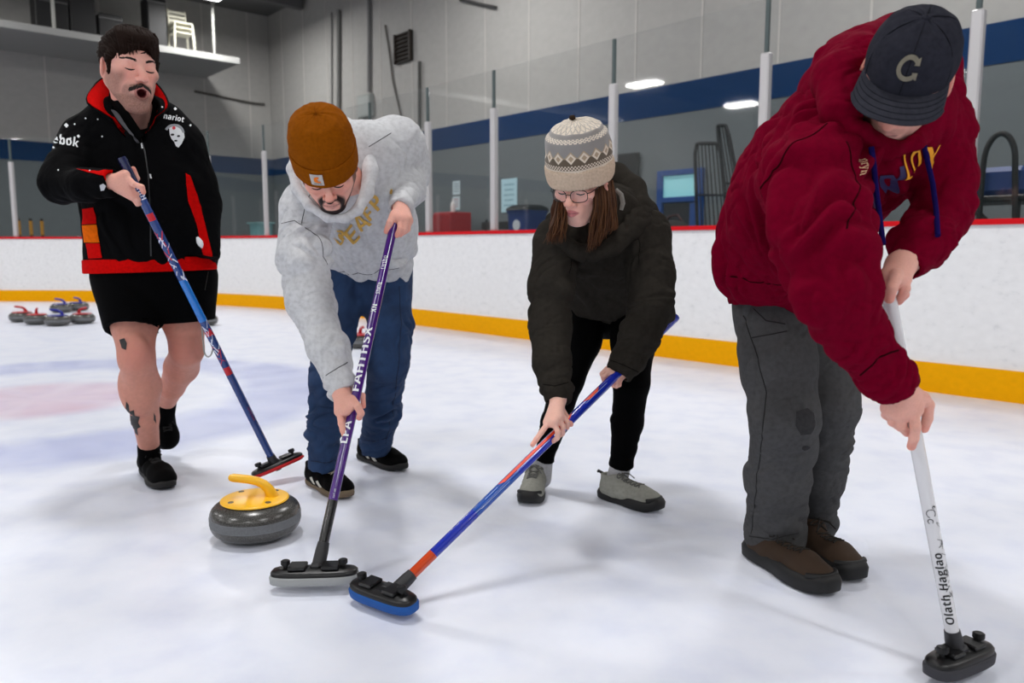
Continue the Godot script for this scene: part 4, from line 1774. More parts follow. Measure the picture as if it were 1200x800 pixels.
func head_field(called: String, t: Transform3D, o: Dictionary, cell := 0.003) -> Field:
	var f := field(called, cell)
	var s := t.basis.x.length()
	var b := t.basis.orthonormalized()
	var wide: float = o.get("jaw", 1.0)
	var e := func(c: Vector3, r: Vector3, k: float) -> void: f.ell(t * c, r * s, b, k * s)
	var x := func(c: Vector3, r: Vector3, k: float) -> void: f.cut_ell(t * c, r * s, b, k * s)
	var c := func(p: Vector3, q: Vector3, ra: float, rb: float, k: float) -> void: f.cone(t * p, t * q, ra * s, rb * s, k * s)
	var drop: float = o.get("drop", 0.0)          # how far the jaw is open
	e.call(Vector3(0, 0.03, -0.012), Vector3(0.0765, 0.092, 0.098), 0.01)
	e.call(Vector3(0, -0.028, 0.025), Vector3(0.062 * wide, 0.076, 0.067), 0.03)
	for sd in [-1.0, 1.0]:
		c.call(Vector3(0.053 * wide * sd, -0.042, 0.0), Vector3(0.02 * sd, -0.1 - drop, 0.058), 0.026, 0.019, 0.025)
		e.call(Vector3(0.042 * sd, -0.015, 0.064), Vector3(0.023, 0.018, 0.021), 0.02)
	e.call(Vector3(0, -0.1 - drop, 0.068), Vector3(0.024 * wide, 0.020, 0.020), 0.02)
	c.call(Vector3(-0.033, 0.023, 0.079), Vector3(0.033, 0.023, 0.079), 0.012, 0.012, 0.016)
	for sd in [-1.0, 1.0]:
		x.call(Vector3(0.031 * sd, 0.003, 0.100), Vector3(0.020, 0.012, 0.020), 0.010)
		e.call(Vector3(0.031 * sd, 0.002, 0.0765), Vector3(0.0145, 0.0125, 0.0125), 0.004)
	c.call(Vector3(0, 0.016, 0.087), Vector3(0, -0.024, 0.111), 0.0082, 0.0112, 0.009)
	e.call(Vector3(0, -0.029, 0.1145), Vector3(0.0125, 0.0105, 0.0120), 0.006)
	for sd in [-1.0, 1.0]:
		e.call(Vector3(0.0128 * sd, -0.033, 0.101), Vector3(0.0085, 0.0085, 0.012), 0.005)
	for sd in [-1.0, 1.0]:
		x.call(Vector3(0.0068 * sd, -0.041, 0.108), Vector3(0.0045, 0.0035, 0.006), 0.002)
	e.call(Vector3(0, -0.064 - drop * 0.5, 0.080), Vector3(0.031, 0.026, 0.021), 0.02)
	if drop > 0.0:
		var ring := []
		for i in 13:
			var a := TAU * i / 12
			ring.append(t * Vector3(cos(a) * 0.0185, -0.073 + sin(a) * 0.0185, 0.098 - absf(cos(a)) * 0.006 + sin(a) * 0.003))
		x.call(Vector3(0, -0.073, 0.095), Vector3(0.0165, 0.0165, 0.028), 0.004)
		for i in 12:
			f.cone(ring[i], ring[i + 1], 0.0058 * s, 0.0058 * s, 0.003)
	else:
		var full: float = o.get("lips", 1.0)
		for sd in [-1.0, 1.0]:
			c.call(Vector3(0.023 * sd, -0.0635, 0.089), Vector3(0, -0.0585, 0.1), 0.003, 0.0052 * full, 0.004)
			c.call(Vector3(0.021 * sd, -0.0665, 0.089), Vector3(0, -0.0715, 0.099), 0.003, 0.0062 * full, 0.004)
		for sd in [-1.0, 1.0]:
			f.cut_cone(t * Vector3(0.022 * sd, -0.0645, 0.097), t * Vector3(0, -0.0645, 0.108), 0.0022 * s, 0.0024 * s, 0.002)
	for sd in [-1.0, 1.0]:
		var eb := b * Basis(Vector3.UP, 0.45 * sd)
		f.ell(t * Vector3(0.079 * sd, -0.006, -0.012), Vector3(0.0085, 0.031, 0.019) * s, eb, 0.006 * s)
		f.cut_ell(t * Vector3(0.089 * sd, -0.002, -0.008), Vector3(0.0065, 0.019, 0.010) * s, eb, 0.003 * s)
	var n0: Vector3 = o.neck
	f.cone(t * Vector3(0, -0.045, -0.028), n0, 0.055 * s * wide, 0.062 * s * wide, 0.025)
	var inv := t.affine_inverse()
	var base: Color = o.skin
	var beard: Color = o.get("beard", Color(0, 0, 0, 0))
	var style: String = o.get("style", "")
	var nz := rough_noise
	f.paint = func(p: Vector3, _n: Vector3) -> Color:
		var q := inv * p
		var col := base
		# redder cheeks, nose and ears
		var red := exp(-((absf(q.x) - 0.04) ** 2 + (q.y + 0.025) ** 2) / 0.0006) * 0.5 * float(q.z > 0.03) + exp(-(q.x ** 2 + (q.y + 0.03) ** 2) / 0.0003) * 0.5 * float(q.z > 0.08) + 0.5 * smoothstep(0.074, 0.082, absf(q.x)) * float(q.y < 0.03)
		col = col.lerp(Color(base.r * 0.95, base.g * 0.66, base.b * 0.62), minf(red, 1.0) * float(o.get("flush", 0.8)))
		var gr := 0.5 + 0.5 * nz.get_noise_3dv(p * 420.0)
		col = col * (0.94 + 0.1 * gr)
		if q.z > 0.05:
			if drop > 0.0:
				var m := Vector2(q.x, q.y + 0.073).length()
				if m < 0.0155 and q.z < 0.1:
					return Color(0.10, 0.012, 0.018)
				if m < 0.0235:
					col = col.lerp(Color(0.50, 0.17, 0.16), 0.7)
			else:
				var lip := smoothstep(1.15, 0.85, Vector2(q.x / 0.0245, (q.y + 0.0645) / (0.0105 - 0.006 * (q.x / 0.024) ** 2 + 0.001)).length())
				col = col.lerp(o.get("lip", Color(0.50, 0.22, 0.20)), lip * (0.85 if style == "" else 0.6))
				if absf(q.y + 0.0645) < 0.0016 and absf(q.x) < 0.022:
					col = col * 0.55
		if beard.a > 0.0 and q.y < 0.0 and q.z > -0.01:
			var w := 0.0
			if style == "stubble":
				var jaw_line := smoothstep(0.036, 0.058, absf(q.x)) * smoothstep(0.004, -0.03, q.y)
				var below := smoothstep(-0.066, -0.088, q.y)
				w = maxf(0.62 * jaw_line, 0.75 * below) * smoothstep(-0.01, 0.02, q.z)
				w = maxf(w, 0.62 * smoothstep(0.028, 0.034, Vector2(q.x, q.y + 0.073).length()) * smoothstep(0.055, 0.042, Vector2(q.x, q.y + 0.073).length()) * smoothstep(-0.04, -0.06, q.y))
				w = maxf(w, 0.8 * smoothstep(0.009, 0.004, absf(q.y + 0.049 + 0.28 * absf(q.x))) * smoothstep(0.036, 0.030, absf(q.x)) * float(q.z > 0.07))
				w *= 0.78 + 0.5 * gr
			else:
				var chin := smoothstep(0.0125, 0.004, absf(Vector2(q.x / 0.9, (q.y + 0.072) / 1.05).length() - 0.036)) * float(q.z > 0.045)
				w = chin
				w = maxf(w, smoothstep(-0.086, -0.093, q.y) * smoothstep(0.05, 0.035, absf(q.x)) * float(q.z > 0.03))
				w = maxf(w, 0.9 * smoothstep(0.013, 0.004, absf(q.y + 0.062 + 0.9 * (q.z - 0.03)) ) * float(absf(q.x) > 0.03) * float(q.z < 0.07))
				w = maxf(w, 0.8 * smoothstep(0.02, 0.012, absf(q.z - 0.012)) * float(absf(q.x) > 0.055))
			col = col.lerp(Color(beard.r, beard.g, beard.b), clampf(w * beard.a, 0.0, 1.0))
		return col
	return f

func face_details(root: Node3D, t: Transform3D, o: Dictionary, f: Field) -> void:
	var s := t.basis.x.length()
	var fwd := t.basis.z.normalized()
	var on := func(x: float, y: float, lift: float) -> Vector3:
		var h := f.march(t * Vector3(x, y, 0.16), -fwd, 0.2)
		return h[1] + fwd * lift * s if h[0] else t * Vector3(x, y, 0.08)
	var lash := MB.new()
	for sd in [-1.0, 1.0]:
		var pts := []
		for i in 7:
			var a := -1.0 + 2.0 * i / 6.0
			pts.append(on.call(0.031 * sd + a * 0.0145, -0.0035 - 0.0035 * (1.0 - a * a), 0.0002))
		lash.tube(pts, [0.0008 * s, 0.0019 * s, 0.0024 * s, 0.0026 * s, 0.0024 * s, 0.0019 * s, 0.0008 * s], 6)
	part("eyelashes", lash, plain(Color(0.09, 0.06, 0.05), 0.8), root)
	# brows: rows of short hairs
	var brow := MB.new()
	var rng := RandomNumberGenerator.new()
	rng.seed = 21
	for sd in [-1.0, 1.0]:
		for i in 90:
			var u := rng.randf()
			var x := 0.013 + 0.036 * u
			var y := 0.0225 + 0.0045 * sin(u * 2.6) + rng.randf_range(-0.0032, 0.0032) * (1.1 - 0.6 * u)
			var p: Vector3 = on.call(x * sd, y, -0.0004)
			var q: Vector3 = on.call((x + 0.007) * sd, y + 0.0008, 0.0004)
			brow.tube([p, p.lerp(q, 0.5) + fwd * 0.0008, q], [0.0011 * s, 0.0011 * s, 0.0003 * s], 4, false)
	part("eyebrows", brow, plain(o.get("brow", Color(0.13, 0.085, 0.06)), 0.85), root)

func hand_field(called: String, wrist: Array, arm: Array, palms: Array, fingers: Array, skin: Color, cell := 0.003) -> Field:
	# wrist, arm: [px, py, depth, radius m]; palms: [px, py, depth, radius m]; fingers: rows of [px, py, depth], with a start and an end radius in front
	var f := field(called, cell)
	var w := at(wrist[0], wrist[1], wrist[2])
	f.cone(at(arm[0], arm[1], arm[2]), w, arm[3], wrist[3], 0.01)
	for p in palms:
		f.cone(w, at(p[0], p[1], p[2]), wrist[3] * 0.82, p[3], 0.012)
	for g in fingers:
		var pts := []
		var rs := []
		var m: int = g.size() - 2
		for i in m:
			pts.append(at(g[2 + i][0], g[2 + i][1], g[2 + i][2]))
			rs.append(lerpf(g[0], g[1], float(i) / (m - 1)))
		f.chain(pts, rs, 0.0035)
	var nz := rough_noise
	var tips := []
	for g in fingers:
		tips.append(at(g[-1][0], g[-1][1], g[-1][2]))
	f.paint = func(p: Vector3, _n: Vector3) -> Color:
		var c := skin * (0.93 + 0.12 * (0.5 + 0.5 * nz.get_noise_3dv(p * 260.0)))
		var near := 0.0
		for q in tips:
			near = maxf(near, smoothstep(0.03, 0.005, p.distance_to(q)))
		return c.lerp(Color(skin.r * 0.98, skin.g * 0.74, skin.b * 0.72), near * 0.7)
	return f

func body_field(called: String, j: Dictionary, skin: Color, cell := 0.012, leg := 0.9, slim := 0.85) -> Field:
	# the body below the clothes: trunk, arms and legs as one surface
	var f := field(called, cell)
	var hipc: Vector3 = (j.hip_r + j.hip_l) * 0.5
	var across: Vector3 = (j.sh_l - j.sh_r).normalized()
	var spine: Vector3 = (j.neck - hipc)
	var n := across.cross(spine.normalized()).normalized()
	f.chain([hipc, hipc.lerp(j.neck, 0.35), hipc.lerp(j.neck, 0.75)], [0.125 * slim, 0.12 * slim, 0.125 * slim], 0.04, n, 0.6)
	f.chain([j.sh_r, j.neck - spine.normalized() * 0.05, j.sh_l], [0.045 * slim, 0.055 * slim, 0.045 * slim], 0.04)
	f.cone(j.neck - spine.normalized() * 0.03, j.neck_top, 0.055, 0.052, 0.03)
	for sd in ["r", "l"]:
		f.chain([j["sh_" + sd], j["el_" + sd], j["wr_" + sd]], [0.045 * slim, 0.035 * slim, 0.026], 0.02)
		var hip: Vector3 = j["hip_" + sd]
		var kn: Vector3 = j["kn_" + sd]
		var an: Vector3 = j["an_" + sd]
		var calf := kn.lerp(an, 0.3) + (j.get("back", Vector3(0, 0, -1)) as Vector3) * 0.018
		f.chain([hip, kn.lerp(hip, 0.4), kn], [0.085 * leg, 0.068 * leg, 0.053 * leg], 0.03)
		f.chain([kn, calf, kn.lerp(an, 0.65), an], [0.052 * leg, 0.056 * leg, 0.042 * leg, 0.034 * leg], 0.02)
	f.paint = func(_p: Vector3, _n: Vector3) -> Color: return skin
	return f

func joints(d: Dictionary) -> Dictionary:
	var out := {}
	for k in d:
		out[k] = at(d[k][0], d[k][1], d[k][2]) if d[k] is Array else d[k]
	return out

func person(base: Vector3, label: String, index: int) -> Node3D:
	return thing("person" if index == 0 else "person_%03d" % index, base, label, "person")

func skin_part(root: Node3D, names: Array) -> void:
	var fs := []
	for n in names:
		fs.append(jobs[n])
	var o := obj("body", field_mesh(fs), mats.skin, root)
	o.transform = root.transform.affine_inverse()

func stamp(called: String, f: Field, tris: PackedVector2Array, material: Material, parent: Node3D, most := 2.0, lift := 0.0025, label := "") -> void:
	var mb := MB.new()
	lay(mb, tris, most, on_cloth(f, lift))
	if mb.ix.is_empty():
		print("nothing laid: ", called)
		return
	var o := obj(called, mb.mesh(), material, parent)
	if label:
		o.set_meta("label", label)

func line_px(pts: Array, w: float) -> PackedVector2Array:    # a stripe of width w through picture points, as triangles
	var out := PackedVector2Array()
	for i in pts.size() - 1:
		var a: Vector2 = pts[i]
		var b: Vector2 = pts[i + 1]
		var n := (b - a).normalized().orthogonal() * w * 0.5
		out.append_array([a - n, b - n, b + n, a - n, b + n, a + n])
	return out

func seam(called: String, f: Field, pts: Array, r: float, material: Material, parent: Node3D) -> void:   # a stitched seam lying on the cloth
	var on := on_cloth(f, 0.0)
	var way := []
	for i in pts.size() - 1:
		var a: Vector2 = pts[i]
		var b: Vector2 = pts[i + 1]
		var n := maxi(2, int(a.distance_to(b) / 5.0))
		for k in n + (1 if i == pts.size() - 2 else 0):
			var h: Array = on.call(a.lerp(b, float(k) / n))
			if h[0]:
				if way.is_empty() or (way[-1] as Vector3).distance_to(h[1]) < 0.06:
					way.append(h[1])
	if way.size() < 2:
		return
	var mb := MB.new()
	mb.tube(way, [r], 6, false)
	obj(called, mb.mesh(), material, parent)

# ---------------------------------------------------------------- shoes
func plan_shoe(called: String, heel: Vector3, toe: Vector3, lift: float, width := 0.050, tall := 0.105) -> void:
	# lift: how far the heel is off the ice
	var fwd := toe - heel
	var ln := fwd.length()
	var z := fwd.normalized()
	var x := Vector3.UP.cross(z).normalized()
	var y := z.cross(x)
	var t := Transform3D(Basis(x, y, z), heel + Vector3(0, lift, 0) * 0.0)
	shoes[called] = [t, ln, width]
	var f := field(called, 0.0045)
	var p := func(a: float, b: float, c: float) -> Vector3: return t * Vector3(a, b, c * ln)
	f.chain([p.call(0, 0.045, 0.15), p.call(0, 0.047, 0.30), p.call(0, 0.045, 0.48), p.call(0.004, 0.040, 0.68), p.call(0.004, 0.036, 0.84)], [0.036, 0.039, 0.040, width * 0.88, width * 0.74], 0.02, x, 1.0)
	f.ell(p.call(0.003, 0.036, 0.80), Vector3(width * 0.9, 0.030, ln * 0.19), t.basis, 0.02)
	f.cone(p.call(0, 0.06, 0.17), p.call(0, tall, 0.15), 0.036, 0.034, 0.02)
	f.cone(p.call(0, 0.07, 0.32), p.call(0, tall, 0.24), 0.034, 0.034, 0.02)
	f.slice(p.call(0, 0.012, 0.5), -t.basis.y, ln)
	f.slice(p.call(0, tall, 0.2), (t.basis.y - t.basis.z * 0.15).normalized(), 0.09)
	f.cut_cone(p.call(0, tall - 0.03, 0.19), p.call(0, tall + 0.03, 0.18), 0.030, 0.032, 0.004)

var shoes := {}

func sole_rings(t: Transform3D, ln: float, width: float, rows: Array) -> Array:
	var out := []
	for r in rows:       # [height, grow]
		var ring := []
		for i in 44:
			var a := TAU * i / 44
			var zz := 0.5 - 0.5 * cos(a)
			var w := width * (0.70 + 0.30 * smoothstep(0.3, 0.75, zz) - 0.10 * exp(-((zz - 0.42) / 0.16) ** 2))
			var sx: float = signf(sin(a)) * pow(absf(sin(a)), 0.62) * (w + r[1])
			ring.append(t * Vector3(sx, r[0] + 0.012 * smoothstep(0.82, 1.0, zz), (zz * (ln + 2.0 * r[1]) - r[1])))
		out.append(ring)
	return out

func build_shoe(called: String, root: Node3D, node_name: String, o: Dictionary) -> void:
	var t: Transform3D = shoes[called][0]
	var ln: float = shoes[called][1]
	var w: float = shoes[called][2]
	var f: Field = jobs[called]
	var up := cloth(node_name, f, o.upper, root, o.get("label", ""))
	var mb := MB.new()
	var h: float = o.get("sole_h", 0.026)
	mb.loft(sole_rings(t, ln, w, [[0.0, -0.004], [0.004, 0.003], [h * 0.6, 0.005], [h, 0.002], [h + 0.003, -0.006]]))
	obj("sole", mb.mesh(), o.sole, up)
	if o.has("wrap"):         # rubber overshoe that grips the lower part
		var wb := MB.new()
		wb.loft(sole_rings(t, ln, w, [[0.001, 0.0], [0.006, 0.008], [h, 0.010], [h + 0.012, 0.004], [h + 0.016, -0.004]]))
		obj("rubber_overshoe", wb.mesh(), o.wrap, up)
		wb = MB.new()
		for sd in [-1.0, 1.0]:
			pass
		var toe := []
		for i in 9:
			var a := -1.2 + 2.4 * i / 8
			toe.append(t * Vector3(sin(a) * w * 0.92, h + 0.016 + 0.008 * cos(a), ln * 0.80 + cos(a) * ln * 0.17))
		wb.tube(toe, [0.008], 8)
		obj("toe_guard", wb.mesh(), o.wrap, up)
	# laces
	if o.has("lace"):
		var lb := MB.new()
		for i in 5:
			var z0 := ln * (0.36 + 0.07 * i)
			for sd in [-1.0, 1.0]:
				var pts := []
				for k in 5:
					var x: float = lerpf(-0.018, 0.018, k / 4.0) * sd
					var zz := z0 + ln * 0.05 * k / 4.0
					var hit := f.march(t * Vector3(x, 0.2, zz), -t.basis.y, 0.3)
					if hit[0]:
						pts.append(hit[1] + hit[2] * 0.0018)
				if pts.size() > 2:
					lb.tube(pts, [0.0024], 5)
		var top := f.march(t * Vector3(0, 0.2, ln * 0.36), -t.basis.y, 0.3)
		if top[0]:
			var c: Vector3 = top[1] + top[2] * 0.004
			for sd in [-1.0, 1.0]:
				var loop := []
				for k in 9:
					var a := PI * 2.0 * k / 8
					loop.append(c + t.basis.x * sd * (0.018 - 0.018 * cos(a)) + t.basis.z * (0.010 * sin(a) + 0.008 * (1.0 - cos(a)) * 0.5) - t.basis.y * 0.006 * (1.0 - cos(a)))
				lb.tube(loop, [0.0022], 5)
				lb.tube([c, c + t.basis.x * sd * 0.018 + t.basis.z * 0.02 - t.basis.y * 0.004, c + t.basis.x * sd * 0.032 + t.basis.z * 0.035 - t.basis.y * 0.022], [0.0022], 5)
		obj("laces", lb.mesh(), o.lace, up)
	if o.has("accent"):
		var ab := MB.new()
		for sd in [-1.0, 1.0]:
			for q in [[0.30, 0.42, 0.050, 0.030], [0.46, 0.58, 0.046, 0.028]]:
				var tri := PackedVector2Array([Vector2(q[0], q[2]), Vector2(q[0] + 0.05, q[2] + 0.006), Vector2(q[1], q[3]), Vector2(q[0], q[2]), Vector2(q[1], q[3]), Vector2(q[1] - 0.06, q[3] - 0.003)])
				lay(ab, tri, 0.02, func(p: Vector2) -> Array:
					var hit := f.march(t * Vector3(0.15 * sd, p.y, p.x * ln), -t.basis.x * sd, 0.3)
					return [hit[0], hit[1] + hit[2] * 0.0015, hit[2]])
		if ab.ix.size():
			obj("side_stripe", ab.mesh(), o.accent, up)
	if o.has("heel_tab"):
		var hb := MB.new()
		var c: Vector3 = t * Vector3(0, 0.095, ln * 0.03)
		hb.tube([c, c - t.basis.z * 0.02 + t.basis.y * 0.006, c - t.basis.z * 0.024 + t.basis.y * 0.0], [0.006, 0.006, 0.004], 8)
		obj("heel_tab", hb.mesh(), o.heel_tab, up)

# ---------------------------------------------------------------- shells turned about the head: beanies and caps
func shell_at(t: Transform3D, prof: Array, squash: Vector2, ang: float, run: float) -> Array:   # point at an angle from the face and a way up the profile
	var left := run
	for i in range(1, prof.size()):
		var a: Vector2 = prof[i - 1]
		var b: Vector2 = prof[i]
		var l := a.distance_to(b)
		if left <= l or i == prof.size() - 1:
			var p := a.lerp(b, clampf(left / l, 0.0, 1.0))
			var tg := (b - a).normalized()
			var n := Vector3(sin(ang) * tg.y / squash.x, -tg.x, cos(ang) * tg.y / squash.y).normalized()
			return [true, t * Vector3(sin(ang) * p.x * squash.x, p.y, cos(ang) * p.x * squash.y), (t.basis * n).normalized()]
		left -= l
	return [false, Vector3.ZERO, Vector3.UP]

func shell_mesh(t: Transform3D, prof: Array, squash: Vector2, seg: int, bump: Callable) -> MB:
	var mb := MB.new()
	var total := 0.0
	for i in range(1, prof.size()):
		total += (prof[i] as Vector2).distance_to(prof[i - 1])
	var rows := 44
	for r in rows + 1:
		var run := total * r / rows
		for k in seg + 1:
			var ang := TAU * k / seg
			var h := shell_at(t, prof, squash, ang, run)
			mb.vert(h[1] + h[2] * float(bump.call(ang, run, total)), h[2], Vector2(float(k) / seg, run / total))
	for r in rows:
		for k in seg:
			var a := r * (seg + 1) + k
			mb.tri(a, a + 1, a + seg + 1)
			mb.tri(a + 1, a + seg + 2, a + seg + 1)
	# normals from the bumped surface
	var acc := PackedVector3Array()
	acc.resize(mb.v.size())
	for i in range(0, mb.ix.size(), 3):
		var g := (mb.v[mb.ix[i + 2]] - mb.v[mb.ix[i]]).cross(mb.v[mb.ix[i + 1]] - mb.v[mb.ix[i]])
		for q in 3:
			acc[mb.ix[i + q]] += g
	for r in rows + 1:
		var a := r * (seg + 1)
		var m := acc[a] + acc[a + seg]
		acc[a] = m
		acc[a + seg] = m
	for i in acc.size():
		if acc[i].length() > 1e-12:
			mb.n[i] = acc[i].normalized()
	return mb


# ---------------------------------------------------------------- the four people: bodies and clothes as fields
const SKIN := Color(0.84, 0.445, 0.365)
const SKIN_2 := Color(0.82, 0.43, 0.345)
const SKIN_3 := Color(0.85, 0.50, 0.41)
const SKIN_4 := Color(0.78, 0.41, 0.33)

var head1: Transform3D
var head2: Transform3D
var head3: Transform3D
var head4: Transform3D
var looks := {}

func plan_people() -> void:
	plan_brooms()
	plan_one()
	plan_two()
	plan_three()
	plan_four()

# the man with the moustache: red and black jacket, black shorts, mid-stride
func plan_one() -> void:
	head1 = head_frame(152, 81, 2.87, 46, 8, 0, 1.09)
	looks.one = {"neck": at(160, 140, 2.96), "skin": SKIN, "beard": Color(0.075, 0.045, 0.03, 0.85), "style": "stubble", "drop": 0.016, "flush": 0.75, "brow": Color(0.11, 0.07, 0.05)}
	head_field("head_one", head1, looks.one)
	var j := joints({"hip_r": [153, 312, 3.03], "hip_l": [210, 312, 3.08], "kn_r": [160, 420, 2.92], "an_r": [175, 524, 3.17], "kn_l": [219, 410, 3.08], "an_l": [193, 474, 3.40],
		"neck": [158, 140, 2.97], "neck_top": [157, 110, 2.93], "sh_r": [102, 167, 2.95], "sh_l": [208, 172, 3.0], "el_r": [73, 215, 2.80], "wr_r": [122, 214, 2.69], "el_l": [238, 238, 3.04], "wr_l": [244, 284, 3.0]})
	var f: Field
	var b := body_field("body_one", j, SKIN, 0.008, 1.18, 0.85)
	b.ell(at(161, 409, 2.875), Vector3(0.040, 0.05, 0.03), Basis(), 0.03)
	b.ell(at(159, 455, 3.0), Vector3(0.062, 0.11, 0.055), Basis(Vector3.BACK, 0.08), 0.03)
	b.ell(at(218, 404, 3.035), Vector3(0.036, 0.042, 0.03), Basis(), 0.03)
	var nz := rough_noise
	var kr := at(161, 412, 2.87)
	var kl := at(218, 408, 3.03)
	b.paint = func(p: Vector3, _n: Vector3) -> Color:
		var c := Color(0.62, 0.285, 0.215) * (0.92 + 0.14 * (0.5 + 0.5 * nz.get_noise_3dv(p * 60.0)))
		var red := maxf(smoothstep(0.10, 0.02, p.distance_to(kr)), smoothstep(0.10, 0.02, p.distance_to(kl)))
		return c.lerp(Color(0.60, 0.23, 0.18), red * 0.6)
	# jacket
	f = field("jacket", 0.0065)
	var n := Vector3(0.12, 0.05, 1.0)
	ch(f, [[176, 302, 3.03, 71], [174, 255, 3.0, 70], [168, 205, 2.98, 69], [163, 168, 2.97, 57]], 0.04, n, 0.60)
	ch(f, [[102, 164, 2.96, 25], [130, 151, 2.97, 29], [160, 148, 2.98, 32], [190, 156, 2.99, 29], [210, 171, 3.0, 25]], 0.04)
	ch(f, [[100, 165, 2.95, 27], [76, 205, 2.82, 22], [71, 216, 2.79, 21]], 0.03)
	ch(f, [[71, 216, 2.79, 21], [100, 217, 2.72, 18.5], [133, 213, 2.69, 15.5]], 0.025)
	ch(f, [[212, 170, 3.0, 26], [233, 215, 3.03, 19], [239, 240, 3.04, 18], [243, 300, 2.98, 14.5]], 0.03)
	ch(f, [[178, 300, 3.03, 73], [178, 316, 3.03, 72]], 0.02, n, 0.60)
	f.slice(at(178, 316, 3.03), Vector3(0.03, -1, 0), 0.30)
	end_cut(f, [110, 216, 2.71], [133, 213, 2.69], 30, 11)
	end_cut(f, [248, 240, 3.04], [245, 302, 2.98], 24)
	# opening at the neck
	f.cut_cone(at(159, 128, 2.90), at(157, 92, 2.86), 0.072, 0.085, 0.01)
	f.cut_cone(at(166, 168, 2.86), at(160, 120, 2.90), 0.006, 0.055, 0.006)
	fold_px(f, [175, 255, 3.02], [168, 190, 2.98], 78, 0.0063, 7.0, 9.5, 1.0)
	fold_px(f, [94, 165, 2.95], [66, 215, 2.79], 29, 0.0081, 10.5, 7.6, 4.0)
	fold_px(f, [66, 217, 2.79], [133, 213, 2.69], 22, 0.0072, 12.4, 6.6, 9.0)
	fold_px(f, [222, 172, 3.0], [248, 240, 3.04], 27, 0.0072, 9.3, 6.6, 14.0)
	fold_px(f, [248, 240, 3.04], [246, 300, 2.98], 20, 0.0072, 13.6, 6.6, 18.0)
	# red hem band
	f = field("jacket_hem", 0.005)
	ch(f, [[176, 298, 3.03, 74], [177, 318, 3.03, 74]], 0.02, n, 0.62)
	f.slice(at(178, 318, 3.03), Vector3(0.03, -1, 0), 0.34)
	f.slice(at(178, 302, 3.03), Vector3(-0.03, 1, 0), 0.34)
	# shorts
	f = field("shorts", 0.0065)
	ch(f, [[178, 300, 3.04, 66], [182, 330, 3.05, 66]], 0.03, n, 0.66)
	ch(f, [[152, 325, 3.03, 41], [160, 388, 2.93, 34]], 0.03)
	ch(f, [[214, 325, 3.09, 39], [218, 382, 3.06, 32]], 0.03)
	f.slice(at(163, 392, 2.94), (at(163, 392, 2.94) - at(153, 330, 3.03)).normalized() * 0.9 + Vector3(-0.25, 0, 0.1), 0.145)
	f.slice(at(219, 376, 3.06), Vector3(0.05, -1, 0), 0.14)
	f.cut_cone(at(160, 380, 2.94), at(166, 410, 2.9), 0.092, 0.10, 0.004)
	f.cut_cone(at(218, 366, 3.07), at(219, 400, 3.06), 0.085, 0.095, 0.004)
			# socks, shoes
	f = field("sock_one_r", 0.005)
	ch(f, [[174, 518, 3.16, 12.0], [176, 540, 3.17, 12.5]], 0.01)
	f.slice(at(174, 516, 3.16), at(174, 500, 3.15) - at(175, 530, 3.17), 0.06)
	f = field("sock_one_l", 0.005)
	ch(f, [[194, 470, 3.38, 12.5], [191, 492, 3.42, 12.5]], 0.01)
	f.slice(at(194, 468, 3.38), at(196, 460, 3.37) - at(191, 492, 3.42), 0.06)
	plan_shoe("shoe_one_r", ground(169, 551), ground(197, 575), 0.0, 0.052, 0.13)
	plan_shoe("shoe_one_l", at(189, 482, 3.50), at(196, 527, 3.42), 0.0, 0.050, 0.10)
	# hand on the broom
	hand_field("hand_one", [131, 214, 2.695, 0.027], [112, 215, 2.70, 0.030], [[146, 205, 2.695, 0.018], [150, 214, 2.70, 0.018], [152, 222, 2.705, 0.017], [154, 230, 2.71, 0.014]],
		[[0.0105, 0.0085, [146, 205, 2.692], [157, 216, 2.685], [166, 219, 2.69], [168, 225, 2.70]],
		[0.0100, 0.0080, [150, 214, 2.70], [158, 228, 2.715], [167, 226, 2.745], [162, 219, 2.755]],
		[0.0095, 0.0080, [152, 222, 2.705], [160, 234, 2.72], [168, 232, 2.75], [164, 226, 2.758]],
		[0.0085, 0.0070, [154, 230, 2.71], [161, 239, 2.725], [168, 238, 2.748], [165, 233, 2.755]],
		[0.0125, 0.0095, [139, 208, 2.705], [150, 209, 2.745], [160, 209, 2.752], [156, 198, 2.745]]], SKIN_2)
	# hair
	f = field("hair_one", 0.004)
	var t := head1
	var s := t.basis.x.length()
	var hb := t.basis.orthonormalized()
	f.ell(t * Vector3(0, 0.040, -0.018), Vector3(0.0815, 0.090, 0.103) * s, hb, 0.01)
	f.ell(t * Vector3(0.004, 0.098, 0.030), Vector3(0.060, 0.030, 0.056) * s, hb, 0.03)
	f.ell(t * Vector3(-0.012, 0.080, 0.082), Vector3(0.040, 0.020, 0.018) * s, hb, 0.014)
	f.ell(t * Vector3(0.030, 0.086, 0.074), Vector3(0.026, 0.018, 0.018) * s, hb, 0.014)
	for sd in [-1.0, 1.0]:
		f.cone(t * Vector3(0.073 * sd, 0.03, 0.026), t * Vector3(0.072 * sd, -0.020, 0.022), 0.012 * s, 0.006 * s, 0.012)
	f.cut_ell(t * Vector3(0, -0.022, 0.108), Vector3(0.066, 0.084, 0.066) * s, hb, 0.006)
	f.cut_ell(t * Vector3(0, -0.045, 0.06), Vector3(0.070, 0.06, 0.06) * s, hb, 0.008)
	f.slice(t * Vector3(0, -0.055, -0.06), t.basis * Vector3(0, -1, 0.25), 0.16)
	f.cut_ell(t * Vector3(-0.088, -0.014, -0.012), Vector3(0.02, 0.034, 0.023) * s, hb, 0.004)
	f.cut_ell(t * Vector3(0.088, -0.014, -0.012), Vector3(0.02, 0.034, 0.023) * s, hb, 0.004)
	f.fold(t * Vector3(0, 0.08, -0.13), t * Vector3(0, 0.10, 0.13), 0.13, 0.0035, 12.0, 34.0, 3.0)

